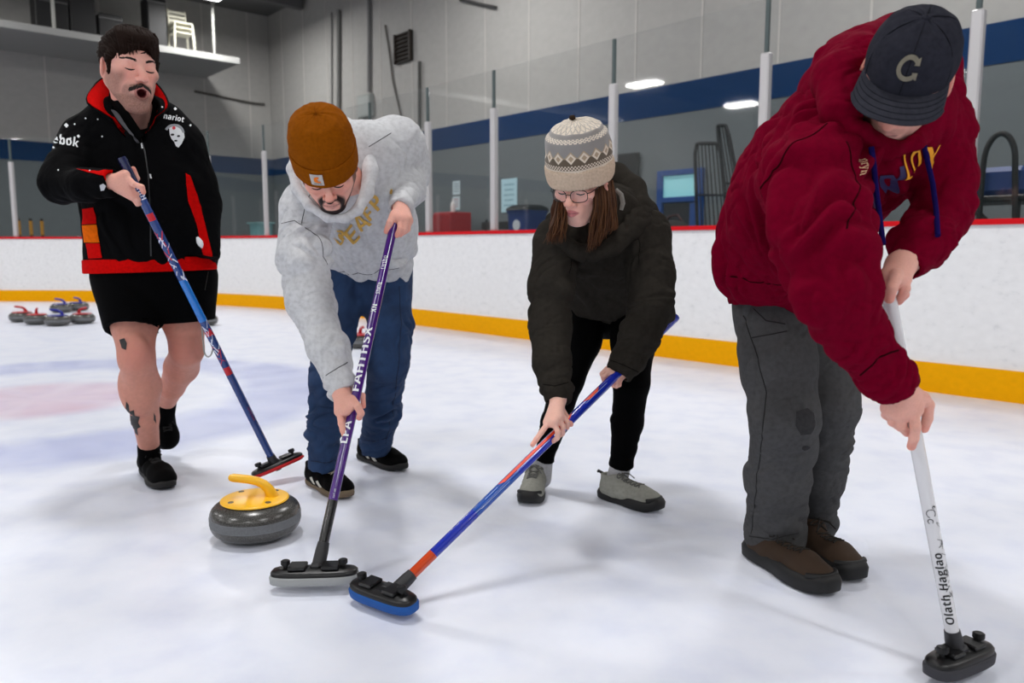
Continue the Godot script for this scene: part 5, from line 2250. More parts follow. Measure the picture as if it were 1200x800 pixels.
# the man in the brown beanie: grey hoodie, jeans, leaning over the broom
func plan_two() -> void:
	head2 = head_frame(383, 195, 2.48, 14, 46, 9, 1.05)
	looks.two = {"neck": at(408, 212, 2.68), "skin": SKIN_2, "beard": Color(0.022, 0.014, 0.012, 1.0), "style": "full", "lips": 0.75, "flush": 1.0, "brow": Color(0.05, 0.03, 0.02)}
	head_field("head_two", head2, looks.two)
	var j := joints({"hip_r": [408, 322, 3.08], "hip_l": [452, 316, 3.14], "kn_r": [386, 438, 2.93], "an_r": [381, 545, 2.98], "kn_l": [454, 425, 3.06], "an_l": [437, 520, 3.33],
		"neck": [414, 200, 2.80], "neck_top": [404, 203, 2.66], "sh_r": [362, 240, 2.64], "sh_l": [464, 172, 2.84], "el_r": [362, 348, 2.56], "wr_r": [401, 450, 2.40], "el_l": [486, 202, 2.98], "wr_l": [470, 242, 2.68]})
	body_field("body_two", j, SKIN_2, 0.012, 0.85, 0.62)
	var f := field("hoodie_grey", 0.0065)
	var n := Vector3(0.05, -0.35, 0.9)
	ch(f, [[432, 312, 3.10, 46], [430, 268, 3.0, 56], [422, 222, 2.84, 60], [414, 196, 2.76, 52]], 0.05, n, 0.72)
	ch(f, [[366, 238, 2.66, 30], [398, 212, 2.72, 34], [432, 185, 2.80, 36], [466, 170, 2.85, 31]], 0.05)
	ch(f, [[358, 246, 2.64, 30], [356, 300, 2.58, 29], [363, 352, 2.54, 26.5]], 0.03)
	ch(f, [[363, 352, 2.54, 26.5], [384, 408, 2.46, 22], [403, 455, 2.39, 16.5], [408, 468, 2.375, 16.5]], 0.03)
	ch(f, [[466, 170, 2.86, 30], [478, 186, 2.92, 22], [483, 203, 2.94, 19]], 0.03)
	ch(f, [[483, 203, 2.94, 19], [477, 222, 2.82, 19], [469, 244, 2.67, 14]], 0.025)
	end_cut(f, [390, 425, 2.44], [405, 461, 2.38], 30, 12)
	end_cut(f, [478, 218, 2.83], [468, 246, 2.66], 26, 10)
	f.slice(at(432, 331, 3.10), Vector3(0.06, -1, 0.12), 0.24)
	fold_px(f, [432, 325, 3.1], [415, 200, 2.77], 60, 0.0121, 7.0, 8.5, 1.0)
	fold_px(f, [358, 246, 2.64], [363, 352, 2.54], 30, 0.0121, 8.7, 6.6, 5.0)
	fold_px(f, [363, 352, 2.54], [405, 460, 2.44], 24, 0.0109, 9.9, 6.6, 8.0)
	fold_px(f, [466, 170, 2.86], [483, 205, 2.94], 28, 0.0121, 8.7, 7.6, 12.0)
	fold_px(f, [483, 203, 2.94], [469, 244, 2.67], 20, 0.0109, 12.4, 6.6, 15.0)
	# hood lying round the neck
	f = field("hood_grey", 0.0055)
	ch(f, [[343, 198, 2.62, 6], [348, 222, 2.57, 6], [362, 241, 2.53, 5.5], [384, 255, 2.51, 5], [404, 256, 2.52, 5], [419, 246, 2.55, 6], [430, 226, 2.60, 7.5], [434, 200, 2.65, 9], [430, 175, 2.70, 10], [420, 158, 2.73, 11]], 0.012)
	ch(f, [[422, 160, 2.73, 11], [403, 152, 2.75, 13], [375, 160, 2.72, 12], [350, 184, 2.65, 8], [343, 198, 2.62, 6]], 0.02)
	# jeans
	f = field("jeans", 0.0065)
	ch(f, [[424, 312, 3.10, 42], [430, 330, 3.11, 42]], 0.03, Vector3(0, 0, 1), 0.8)
	ch(f, [[406, 322, 3.08, 28], [394, 385, 3.0, 22.5], [385, 438, 2.93, 21.5], [380, 500, 2.95, 19.5], [379, 548, 2.98, 18.5]], 0.025)
	ch(f, [[456, 318, 3.14, 28], [457, 380, 3.1, 25], [455, 425, 3.06, 24], [447, 480, 3.2, 21], [439, 530, 3.33, 18.5]], 0.025)
	end_cut(f, [381, 500, 2.95], [379, 547, 2.98], 30, 15)
	end_cut(f, [444, 480, 3.2], [438, 524, 3.31], 30, 15)
	fold_px(f, [408, 320, 3.08], [388, 438, 2.93], 32, 0.0097, 7.0, 9.5, 3.0)
	fold_px(f, [388, 438, 2.93], [379, 548, 2.98], 25, 0.0121, 11.8, 7.6, 6.0)
	fold_px(f, [452, 320, 3.14], [450, 425, 3.06], 32, 0.0097, 7.0, 9.5, 9.0)
	fold_px(f, [450, 425, 3.06], [438, 530, 3.33], 26, 0.0121, 11.8, 7.6, 12.0)
	plan_shoe("shoe_two_r", ground(362, 565), ground(409, 586), 0.0, 0.049)
	plan_shoe("shoe_two_l", ground(421, 536), ground(474, 553), 0.0, 0.049)
	hand_field("hand_two_l", [470, 243, 2.67, 0.026], [474, 232, 2.72, 0.029], [[476, 257, 2.605, 0.019], [469, 257, 2.59, 0.020], [462, 254, 2.595, 0.017], [479, 259, 2.62, 0.015]],
		[[0.0105, 0.0085, [469, 257, 2.585], [469, 268, 2.568], [465, 276, 2.572]],
		[0.0105, 0.0085, [475, 258, 2.59], [474, 269, 2.578], [469, 275, 2.584]],
		[0.0098, 0.008, [478, 260, 2.605], [477, 269, 2.60], [471, 274, 2.60]],
		[0.009, 0.0075, [479, 262, 2.62], [478, 269, 2.622], [473, 273, 2.62]],
		[0.013, 0.0098, [462, 250, 2.60], [457, 261, 2.575], [453, 271, 2.578]]], SKIN_2)
	hand_field("hand_two_r", [400, 460, 2.37, 0.028], [394, 445, 2.41, 0.030], [[398, 482, 2.315, 0.017], [405, 480, 2.295, 0.019], [413, 473, 2.30, 0.018]],
		[[0.0105, 0.0085, [398, 482, 2.305], [400, 496, 2.285], [402, 504, 2.280], [404, 511, 2.280]],
		[0.0100, 0.008, [403, 484, 2.305], [408, 494, 2.32], [415, 490, 2.345]],
		[0.0098, 0.008, [397, 478, 2.32], [403, 490, 2.345], [413, 486, 2.36]],
		[0.0125, 0.0095, [412, 467, 2.31], [419, 476, 2.285], [423, 484, 2.285], [421, 489, 2.295]],
		[0.0090, 0.0075, [416, 464, 2.35], [425, 463, 2.355], [426, 476, 2.345]]], SKIN_2)

# the woman in the knitted hat: dark hoodie, black leggings
func plan_three() -> void:
	head3 = head_frame(681, 214, 2.48, -28, 24, -4, 0.97)
	looks.three = {"neck": at(706, 258, 2.66), "skin": SKIN_3, "jaw": 0.92, "lips": 1.1, "lip": Color(0.50, 0.15, 0.17), "flush": 0.9, "brow": Color(0.16, 0.09, 0.05)}
	head_field("head_three", head3, looks.three)
	var j := joints({"hip_r": [692, 352, 3.03], "hip_l": [740, 348, 3.0], "kn_r": [664, 445, 2.88], "an_r": [637, 536, 2.98], "kn_l": [740, 448, 2.80], "an_l": [727, 546, 2.88],
		"neck": [708, 248, 2.70], "neck_top": [702, 245, 2.64], "sh_r": [654, 285, 2.62], "sh_l": [756, 276, 2.70], "el_r": [645, 382, 2.53], "wr_r": [652, 455, 2.40], "el_l": [764, 355, 2.58], "wr_l": [732, 430, 2.50]})
	body_field("body_three", j, SKIN_3, 0.012, 0.62, 0.7)
	var f := field("hoodie_dark", 0.0065)
	var n := Vector3(-0.05, -0.3, 0.95)
	ch(f, [[714, 352, 2.98, 44], [712, 315, 2.88, 52], [708, 280, 2.76, 54], [705, 258, 2.70, 44]], 0.05, n, 0.75)
	ch(f, [[660, 282, 2.64, 30], [690, 262, 2.70, 32], [722, 256, 2.74, 32], [752, 272, 2.72, 31]], 0.05)
	ch(f, [[654, 288, 2.62, 30], [646, 335, 2.57, 26], [645, 384, 2.53, 24]], 0.03)
	ch(f, [[645, 384, 2.53, 24], [647, 425, 2.45, 22], [651, 452, 2.405, 18], [653, 470, 2.385, 14]], 0.025)
	ch(f, [[756, 280, 2.70, 30], [762, 320, 2.64, 27], [763, 358, 2.58, 26]], 0.03)
	ch(f, [[763, 358, 2.58, 26], [750, 395, 2.53, 23], [734, 424, 2.50, 19], [724, 440, 2.485, 16]], 0.025)
	end_cut(f, [649, 435, 2.43], [653, 471, 2.385], 26, 11)
	end_cut(f, [752, 395, 2.53], [724, 440, 2.485], 26, 11)
	f.slice(at(714, 376, 2.97), Vector3(-0.04, -1, 0.10), 0.15)
	fold_px(f, [714, 365, 2.98], [706, 262, 2.70], 56, 0.0121, 7.0, 8.5, 2.0)
	fold_px(f, [654, 288, 2.62], [645, 384, 2.53], 28, 0.0121, 9.3, 6.6, 5.0)
	fold_px(f, [645, 384, 2.53], [653, 468, 2.43], 24, 0.0121, 11.8, 6.6, 8.0)
	fold_px(f, [756, 280, 2.70], [763, 358, 2.58], 28, 0.0121, 9.3, 6.6, 12.0)
	fold_px(f, [763, 358, 2.58], [726, 438, 2.49], 24, 0.0121, 11.8, 6.6, 15.0)
	f = field("hood_dark", 0.0055)
	ch(f, [[650, 258, 2.62, 10], [656, 280, 2.55, 11], [674, 294, 2.53, 9], [696, 297, 2.54, 9], [720, 288, 2.57, 11], [738, 268, 2.62, 13], [748, 245, 2.68, 15], [742, 222, 2.74, 15], [725, 208, 2.78, 14]], 0.012)
	ch(f, [[755, 250, 2.72, 17], [762, 265, 2.74, 14], [748, 262, 2.66, 18]], 0.02)
	ch(f, [[720, 206, 2.80, 16], [690, 204, 2.80, 14], [660, 225, 2.74, 12]], 0.02)
	fold_px(f, [660, 285, 2.55], [745, 240, 2.7], 30, 0.0061, 8.7, 15.2, 3.0)
	# leggings
	f = field("leggings", 0.006)
	ch(f, [[714, 350, 3.02, 36], [714, 362, 3.02, 36]], 0.03, Vector3(0, 0, 1), 0.8)
	ch(f, [[692, 358, 3.02, 26], [680, 400, 2.95, 24], [665, 445, 2.88, 19], [650, 495, 2.94, 16], [637, 536, 2.98, 11.5], [636, 545, 2.98, 11.5]], 0.02)
	ch(f, [[740, 355, 2.99, 27], [742, 400, 2.89, 26], [740, 448, 2.80, 21], [735, 495, 2.85, 18.5], [728, 545, 2.88, 13.5], [727, 552, 2.88, 13.5]], 0.02)
	end_cut(f, [650, 495, 2.94], [637, 537, 2.98], 20)
	end_cut(f, [735, 495, 2.85], [728, 546, 2.88], 20)
	fold_px(f, [692, 358, 3.02], [637, 536, 2.98], 24, 0.0028, 12.4, 7.6, 3.0)
	fold_px(f, [740, 355, 2.99], [728, 545, 2.88], 25, 0.0028, 12.4, 7.6, 8.0)
	f = field("sock_three_r", 0.005)
	ch(f, [[637, 535, 2.98, 11.8], [634, 560, 3.0, 12.5]], 0.01)
	f = field("sock_three_l", 0.005)
	ch(f, [[727, 546, 2.88, 12.5], [722, 566, 2.89, 13.5]], 0.01)
	plan_shoe("shoe_three_r", ground(630, 571), ground(619, 593), 0.0, 0.047)
	plan_shoe("shoe_three_l", ground(704, 582), ground(774, 601), 0.0, 0.046)
	hand_field("hand_three_r", [654, 468, 2.38, 0.024], [652, 452, 2.41, 0.026], [[642, 495, 2.30, 0.0155], [649, 495, 2.285, 0.0165], [655, 489, 2.295, 0.015]],
		[[0.0090, 0.0072, [642, 496, 2.295], [634, 507, 2.262], [629, 514, 2.248], [624, 521, 2.238]],
		[0.0090, 0.0072, [649, 495, 2.285], [654, 506, 2.268], [653, 513, 2.275], [648, 517, 2.295]],
		[0.0088, 0.0070, [655, 490, 2.292], [660, 500, 2.285], [659, 508, 2.29], [654, 511, 2.31]],
		[0.0080, 0.0066, [658, 486, 2.305], [665, 494, 2.30], [665, 501, 2.315]],
		[0.0105, 0.0082, [657, 478, 2.35], [664, 489, 2.35], [669, 497, 2.335]]], SKIN_3)
	hand_field("hand_three_l", [728, 434, 2.495, 0.024], [738, 422, 2.51, 0.026], [[719, 441, 2.465, 0.016], [714, 436, 2.47, 0.015], [724, 446, 2.465, 0.014]],
		[[0.0090, 0.0072, [714, 436, 2.465], [707, 441, 2.452], [708, 447, 2.455]],
		[0.0090, 0.0072, [719, 442, 2.462], [716, 449, 2.447], [719, 452, 2.46]],
		[0.0085, 0.0070, [723, 446, 2.46], [722, 452, 2.447], [726, 451, 2.462]],
		[0.0100, 0.0080, [712, 432, 2.49], [706, 438, 2.50], [710, 446, 2.49]]], SKIN_3)
	# hair under the hat: two loose masses below the strands
	f = field("hair_three", 0.005)
	ch(f, [[656, 222, 2.52, 5], [652, 246, 2.49, 6], [649, 266, 2.48, 5], [646, 282, 2.48, 2]], 0.012)
	ch(f, [[710, 216, 2.51, 7], [711, 240, 2.50, 8], [706, 264, 2.49, 7], [701, 286, 2.48, 3]], 0.012)

# the man in the cap: wine red hoodie, grey trousers, brown boots
func plan_four() -> void:
	head4 = head_frame(1061, 91, 1.68, -26, 47, 0, 1.03, -16.0)
	looks.four = {"neck": at(1040, 135, 1.80), "skin": SKIN_4, "flush": 0.8, "beard": Color(0.16, 0.09, 0.06, 0.35), "style": "stubble"}
	head_field("head_four", head4, looks.four)
	var j := joints({"hip_r": [905, 352, 2.28], "hip_l": [962, 360, 2.36], "kn_r": [922, 490, 2.12], "an_r": [907, 622, 2.32], "kn_l": [976, 475, 2.22], "an_l": [952, 620, 2.40],
		"neck": [1035, 140, 1.84], "neck_top": [1045, 125, 1.76], "sh_r": [962, 205, 1.72], "sh_l": [1085, 165, 1.88], "el_r": [978, 335, 1.56], "wr_r": [1042, 438, 1.62], "el_l": [1103, 250, 1.80], "wr_l": [1062, 305, 1.69]})
	body_field("body_four", j, SKIN_4, 0.012)
	var f := field("hoodie_red", 0.0062)
	var n := Vector3(0.45, -0.4, 0.8)
	ch(f, [[900, 338, 2.28, 50], [912, 292, 2.16, 74], [945, 228, 2.0, 92], [990, 180, 1.90, 92], [1025, 150, 1.86, 78]], 0.06, n, 0.74)
	ch(f, [[955, 205, 1.76, 56], [1000, 165, 1.82, 60], [1050, 145, 1.86, 58], [1088, 150, 1.88, 44]], 0.06)
	ch(f, [[952, 212, 1.72, 60], [964, 280, 1.62, 53], [980, 340, 1.56, 44]], 0.04)
	ch(f, [[980, 340, 1.56, 44], [1004, 394, 1.58, 34], [1036, 438, 1.60, 28], [1050, 457, 1.61, 27]], 0.035)
	ch(f, [[1092, 155, 1.88, 40], [1106, 205, 1.84, 33], [1103, 252, 1.80, 30]], 0.03)
	ch(f, [[1103, 252, 1.80, 30], [1082, 282, 1.74, 29], [1058, 312, 1.69, 22]], 0.03)
	end_cut(f, [1020, 402, 1.58], [1050, 456, 1.61], 46, 22)
	end_cut(f, [1084, 280, 1.74], [1058, 312, 1.69], 40, 17)
	f.slice(at(900, 358, 2.28), Vector3(-0.05, -1, 0.05), 0.24)
	f.cut_cone(at(1044, 135, 1.74), at(1056, 105, 1.62), 0.07, 0.10, 0.01)
	fold_px(f, [902, 345, 2.28], [1015, 160, 1.88], 92, 0.0190, 7.0, 7.6, 3.0)
	fold_px(f, [952, 212, 1.72], [988, 342, 1.56], 56, 0.0174, 7.4, 6.6, 6.0)
	fold_px(f, [988, 342, 1.56], [1050, 456, 1.61], 40, 0.0157, 10.5, 6.6, 9.0)
	fold_px(f, [1092, 155, 1.88], [1103, 252, 1.80], 38, 0.0174, 8.7, 7.6, 13.0)
	fold_px(f, [1103, 252, 1.80], [1058, 312, 1.69], 30, 0.0157, 12.4, 7.6, 16.0)
	f = field("hood_red", 0.0055)
	ch(f, [[1008, 72, 1.80, 30], [982, 92, 1.76, 28], [984, 128, 1.70, 22], [1000, 156, 1.68, 15], [1020, 172, 1.68, 10], [1046, 176, 1.68, 9], [1072, 164, 1.70, 9], [1094, 140, 1.76, 12], [1106, 112, 1.82, 16]], 0.015)
	ch(f, [[1010, 66, 1.86, 34], [1050, 55, 1.94, 34], [1092, 80, 1.92, 28], [1106, 110, 1.84, 22]], 0.03)
	ch(f, [[985, 78, 1.84, 30], [968, 105, 1.84, 26], [962, 140, 1.82, 24]], 0.03)
	fold_px(f, [985, 100, 1.74], [1100, 130, 1.74], 75, 0.0097, 7.4, 11.4, 5.0)
	# trousers
	f = field("trousers", 0.0065)
	ch(f, [[912, 340, 2.28, 52], [918, 365, 2.28, 50]], 0.03, Vector3(0.5, 0, 0.85), 0.85)
	ch(f, [[905, 360, 2.26, 45], [912, 425, 2.18, 42], [920, 490, 2.12, 39], [912, 560, 2.22, 36], [908, 622, 2.32, 34], [908, 640, 2.32, 34]], 0.03)
	ch(f, [[958, 365, 2.36, 40], [970, 425, 2.28, 35], [974, 475, 2.22, 31], [962, 560, 2.32, 26], [953, 612, 2.40, 23], [953, 630, 2.40, 23]], 0.03)
	end_cut(f, [912, 560, 2.22], [908, 634, 2.32], 50, 28)
	end_cut(f, [962, 560, 2.32], [953, 624, 2.40], 40, 18)
	fold_px(f, [905, 355, 2.26], [920, 490, 2.12], 45, 0.0067, 7.0, 8.5, 2.0)
	fold_px(f, [920, 490, 2.12], [908, 636, 2.32], 38, 0.0080, 9.3, 6.6, 5.0)
	fold_px(f, [958, 365, 2.36], [974, 475, 2.22], 38, 0.0067, 7.4, 8.5, 8.0)
	fold_px(f, [974, 475, 2.22], [953, 625, 2.40], 29, 0.0094, 11.8, 6.6, 11.0)
	plan_shoe("shoe_four_r", ground(876, 648), ground(975, 700), 0.0, 0.058, 0.12)
	plan_shoe("shoe_four_l", ground(934, 641), ground(1005, 684), 0.0, 0.056, 0.12)
	hand_field("hand_four_r", [1054, 457, 1.62, 0.033], [1044, 440, 1.61, 0.034], [[1043, 478, 1.635, 0.020], [1056, 482, 1.62, 0.022], [1070, 479, 1.62, 0.021], [1080, 468, 1.635, 0.018]],
		[[0.0118, 0.0092, [1070, 482, 1.612], [1073, 500, 1.607], [1071, 513, 1.615], [1068, 523, 1.628]],
		[0.0115, 0.0092, [1057, 484, 1.618], [1056, 499, 1.622], [1063, 507, 1.65]],
		[0.0112, 0.009, [1046, 480, 1.632], [1046, 494, 1.64], [1055, 501, 1.67]],
		[0.0100, 0.0082, [1039, 474, 1.642], [1038, 486, 1.655], [1048, 494, 1.685]],
		[0.0130, 0.0098, [1081, 465, 1.638], [1088, 474, 1.636], [1087, 490, 1.642], [1083, 502, 1.652]]], SKIN_4)
	hand_field("hand_four_l", [1055, 311, 1.68, 0.030], [1068, 300, 1.70, 0.032], [[1050, 326, 1.645, 0.021], [1041, 323, 1.655, 0.019], [1058, 327, 1.65, 0.018]],
		[[0.0140, 0.0105, [1050, 322, 1.635], [1045, 337, 1.622], [1042, 350, 1.628]],
		[0.0110, 0.009, [1059, 326, 1.645], [1061, 338, 1.64], [1055, 349, 1.65]],
		[0.0105, 0.0088, [1056, 330, 1.66], [1060, 345, 1.66], [1053, 353, 1.67]],
		[0.0110, 0.0090, [1038, 321, 1.66], [1028, 330, 1.662], [1031, 339, 1.665], [1038, 338, 1.675]],
		[0.0105, 0.0088, [1037, 327, 1.665], [1027, 341, 1.667], [1031, 350, 1.67], [1038, 347, 1.68]]], SKIN_4)


# ---------------------------------------------------------------- the four people: nodes
func build_people() -> void:
	build_one()
	build_two()
	build_three()
	build_four()

func pv(list: Array) -> PackedVector2Array:
	var out := PackedVector2Array()
	for i in range(0, list.size(), 2):
		out.append(Vector2(list[i], list[i + 1]))
	return out

func build_one() -> void:
	var root := person(ground(186, 560), "moustached man with open mouth in black and red jacket and black shorts", 0)
	skin_part(root, ["body_one", "head_one", "hand_one"])
	face_details(root, head1, looks.one, jobs.head_one)
	var black := fabric(Color(0.035, 0.036, 0.042), 0.12, 0.75)
	var jk := cloth("jacket", jobs.jacket, black, root, "black softshell jacket with red sides and orange patch")
	var red := fabric(Color(0.82, 0.035, 0.03), 0.1, 0.8)
	var jf: Field = jobs.jacket
	stamp("red_side_panel", jf, poly_tris(pv([97, 245, 111, 243, 113, 262, 97, 263])), red, jk)
	stamp("orange_panel", jf, poly_tris(pv([97, 264, 113, 263, 117, 284, 99, 284])), fabric(Color(0.93, 0.42, 0.03), 0.1, 0.8), jk)
	stamp("red_side_panel", jf, poly_tris(pv([101, 285, 117, 285, 120, 302, 104, 303])), red, jk)
	cloth("red_hem", jobs.jacket_hem, red, root)
	stamp("red_sleeve_stripe", jf, poly_tris(pv([217, 203, 222, 206, 232, 232, 240, 262, 249, 300, 238, 298, 230, 262, 220, 235])), red, jk)
	stamp("red_forearm_stripe", jf, poly_tris(pv([90, 198, 108, 201, 131, 199, 132, 210, 131, 223, 126, 221, 121, 206, 104, 203])), red, jk)
	# collar: black outside, red inside
	var t := head1
	collar_one(root)
	stamp("zipper", jf, line_px([Vector2(162, 152), Vector2(170, 178), Vector2(174, 205), Vector2(176, 250), Vector2(177, 300)], 1.6), plain(Color(0.09, 0.09, 0.10), 0.4), jk)
	var white := plain(Color(0.86, 0.87, 0.88), 0.7)
	stamp("zipper_pull", jf, poly_tris(pv([165, 168, 167, 168, 168, 174, 166, 174])), white, jk)
	stamp("zipper_pull", jf, poly_tris(pv([175, 204, 177, 204, 178, 209, 176, 209])), white, jk)
	stamp("sleeve_lettering", jf, placed(text_tris("Reebok", 10.0), Vector2(47, 168), Vector2(0.90, 0.17), Vector2(0.17, -1.0)), white, jk, 1.5, 0.003)
	stamp("chest_lettering", jf, placed(text_tris("nariot", 6.0), Vector2(191, 141), Vector2(0.98, 0.2), Vector2(0.2, -1.0)), white, jk, 1.5)
	# emblem: bearded curler under a cap
	stamp("chest_emblem", jf, poly_tris(pv([198, 150, 203, 148, 209, 149, 215, 154, 216, 161, 213, 168, 209, 173, 206, 171, 204, 166, 201, 163, 199, 158])), white, jk, 1.5)
	stamp("emblem_cap", jf, poly_tris(arc_poly(Vector2(204, 158), 9.5, 12.5, -2.6, -0.2)), plain(Color(0.55, 0.56, 0.58), 0.7), jk, 1.5, 0.003)
	stamp("emblem_rose", jf, poly_tris(disc_poly(Vector2(203.5, 150.5), Vector2(2.0, 2.0))), plain(Color(0.8, 0.2, 0.25), 0.7), jk, 1.5, 0.004)
	for q in [[202, 158, 2.2, 1.2], [209, 160, 1.8, 1.2], [206, 165, 2.0, 1.0]]:
		stamp("emblem_face_mark", jf, poly_tris(disc_poly(Vector2(q[0], q[1]), Vector2(q[2], q[3]))), plain(Color(0.04, 0.04, 0.05), 0.7), jk, 1.5, 0.004)
	for q in [[78, 147, 2.6], [64, 136, 1.4], [70, 137, 1.5], [81, 137, 1.8], [92, 160, 2.0], [101, 139, 1.2], [83, 163, 1.2], [120, 160, 1.2], [88, 146, 1.3], [69, 200, 1.2], [55, 172, 1.4], [63, 173, 1.4], [115, 140, 1.0], [205, 128, 2.0], [223, 147, 1.5], [190, 126, 1.2], [106, 201, 1.3]]:
		var c := Vector2(q[0], q[1])
		stamp("white_star", jf, poly_tris(PackedVector2Array([c + Vector2(0, -q[2]), c + Vector2(q[2], 0), c + Vector2(0, q[2]), c + Vector2(-q[2], 0)])), white, jk, 3.0)
	stamp("cuff_emblem", jf, poly_tris(pv([117, 217, 121, 215, 124, 218, 122, 223, 118, 224])), plain(Color(0.75, 0.76, 0.78), 0.7), jk, 1.5)
	var so := cloth("shorts", jobs.shorts, fabric(Color(0.022, 0.023, 0.027), 0.15, 0.8), root, "black sports shorts")
	seam("pocket_seam", jobs.shorts, [Vector2(244, 318), Vector2(240, 340)], 0.0015, mats.black, so)
	cloth("sock", jobs.sock_one_r, fabric(Color(0.03, 0.03, 0.033), 0.1), root)
	cloth("sock", jobs.sock_one_l, fabric(Color(0.03, 0.03, 0.033), 0.1), root)
	var o := {"upper": fabric(Color(0.035, 0.035, 0.037), 0.05, 0.7), "sole": plain(Color(0.04, 0.036, 0.033), 0.7), "lace": plain(Color(0.05, 0.05, 0.052), 0.8), "sole_h": 0.024}
	build_shoe("shoe_one_r", root, "shoe", o)
	build_shoe("shoe_one_l", root, "shoe", o)
	# tattoos lie on the skin
	var ink := plain(Color(0.14, 0.13, 0.13), 0.6)
	var bf: Field = jobs.body_one
	var body: Node3D = root.get_node("body")
	stamp("tattoo", bf, poly_tris(pv([148, 470, 151, 474, 152, 482, 157, 480, 158, 487, 164, 488, 162, 495, 165, 500, 161, 502, 162, 510, 157, 506, 154, 499, 150, 497, 150, 490, 147, 484])), ink, body, 2.0, 0.0012, "dark leaf tattoo on the shin")
	stamp("tattoo", bf, poly_tris(pv([140, 398, 146, 396, 149, 402, 148, 410, 143, 408])), ink, body, 2.0, 0.0012)
	stamp("tattoo", bf, poly_tris(pv([180, 483, 182, 487, 183, 496, 180, 492])), ink, body, 2.0, 0.0012)
	# hair: cap of hair plus tousled locks
	var hm := cloth("hair", jobs.hair_one, plain(Color(0.115, 0.068, 0.048), 0.75, 0.0, 0.2), root, "short tousled dark brown hair")
	var rng := RandomNumberGenerator.new()
	rng.seed = 77
	var hf: Field = jobs.hair_one
	var mb := MB.new()
	for i in 420:
		var th := rng.randf_range(-PI, PI)
		var up := rng.randf_range(0.05, 1.0)
		var d := Vector3(sin(th) * (1.0 - up * 0.7), up, cos(th) * (1.0 - up * 0.7)).normalized()
		var from: Vector3 = t * (d * 0.25 + Vector3(0, 0.03, -0.01))
		var hit := hf.march(from, (t.basis * -d).normalized(), 0.4)
		if not hit[0]:
			continue
		var p: Vector3 = hit[1]
		var nn: Vector3 = hit[2]
		var comb := (t.basis * Vector3(rng.randf_range(-0.35, 0.55), -0.35, 0.75)).normalized()
		comb = (comb - nn * comb.dot(nn)).normalized()
		var l := rng.randf_range(0.025, 0.045)
		mb.tube([p - nn * 0.002, p + comb * l * 0.35 + nn * 0.0012, p + comb * l * 0.7 - nn * 0.0008, p + comb * l - nn * 0.005], [0.0022, 0.0021, 0.0016, 0.0003], 5, false)
	for i in 46:
		var u := i / 45.0
		var x0 := lerpf(-0.062, 0.058, u)
		var top_p: Vector3 = t * Vector3(x0 * 0.8 - 0.01, 0.112 + rng.randf_range(-0.008, 0.006), 0.05 + rng.randf_range(-0.02, 0.02))
		var low := 0.060 - 0.012 * sin(u * 9.0) + rng.randf_range(-0.006, 0.008) - 0.018 * absf(x0) / 0.06
		var zf := 0.094 - 7.0 * x0 * x0
		var midp: Vector3 = t * Vector3(x0 - 0.002, 0.098, zf + 0.006)
		var end: Vector3 = t * Vector3(x0 + 0.012 + rng.randf_range(-0.006, 0.006), low, zf - 0.001 - 0.2 * maxf(x0, 0.0))
		mb.tube([top_p, top_p.lerp(midp, 0.6) + t.basis.y * 0.010, midp, midp.lerp(end, 0.55) + t.basis.z * 0.004, end], [0.003, 0.0062, 0.0060, 0.0045, 0.0006], 6, false)
	part("hair_locks", mb, plain(Color(0.125, 0.075, 0.052), 0.7, 0.0, 0.25), root, hm)
	# moustache
	mb = MB.new()
	for i in 240:
		var u := rng.randf_range(-1.0, 1.0)
		var y := -0.047 - 0.010 * absf(u) - 0.006 * u * u + rng.randf_range(-0.0045, 0.003)
		var hp: Array = (jobs.head_one as Field).march(t * Vector3(u * 0.032, y, 0.16), -t.basis.z.normalized(), 0.2)
		var p: Vector3 = hp[1]
		var q: Vector3 = p + t.basis * Vector3(signf(u) * 0.004, -0.008, 0.003 - 0.004 * absf(u))
		mb.tube([p, p.lerp(q, 0.5) + t.basis.z * 0.002, q], [0.0014, 0.0013, 0.0004], 4, false)
	part("moustache", mb, plain(Color(0.085, 0.055, 0.04), 0.8), root, null, "thick brown moustache")
	# white glove end tucked in the pocket and a cord loop by the knee
	mb = MB.new()
	var g := at(234, 284, 2.90)
	mb.loft(blob_rings(g, [[-0.022, 0.004], [-0.012, 0.008], [0.0, 0.0105], [0.012, 0.009], [0.022, 0.003]], Vector3(0.4, -0.8, 0.2)))
	part("tucked_glove", mb, white, root)
	mb = MB.new()
	var pts := []
	for i in 13:
		var a := PI * i / 12
		pts.append(at(244 + 5.5 * cos(a), 405 + 13 * sin(a), 2.98))
	pts.push_front(at(249, 388, 2.98))
	pts.append(at(236, 380, 3.0))
	mb.tube(pts, [0.0028], 6)
	part("cord_loop", mb, plain(Color(0.62, 0.62, 0.6), 0.5), root)

func blob_rings(c: Vector3, rows: Array, axis: Vector3) -> Array:
	var ax := axis.normalized()
	var a := ax.cross(Vector3.RIGHT).normalized()
	var b := ax.cross(a)
	var out := []
	for r in rows:
		var ring := []
		for i in 14:
			var w := TAU * i / 14
			ring.append(c + ax * r[0] + (a * cos(w) + b * sin(w)) * r[1] * (1.0 + 0.15 * sin(w * 3.0)))
		out.append(ring)
	return out

func smooth_way(rows: Array, n: int) -> Array:
	var pts := []
	for r in rows:
		pts.append(at(r[0], r[1], r[2]))
	var out := []
	for k in n:
		var u := float(k) / (n - 1) * (pts.size() - 1)
		var s := mini(int(u), pts.size() - 2)
		out.append((pts[s] as Vector3).cubic_interpolate(pts[s + 1], pts[maxi(s - 1, 0)], pts[mini(s + 2, pts.size() - 1)], u - s))
	return out

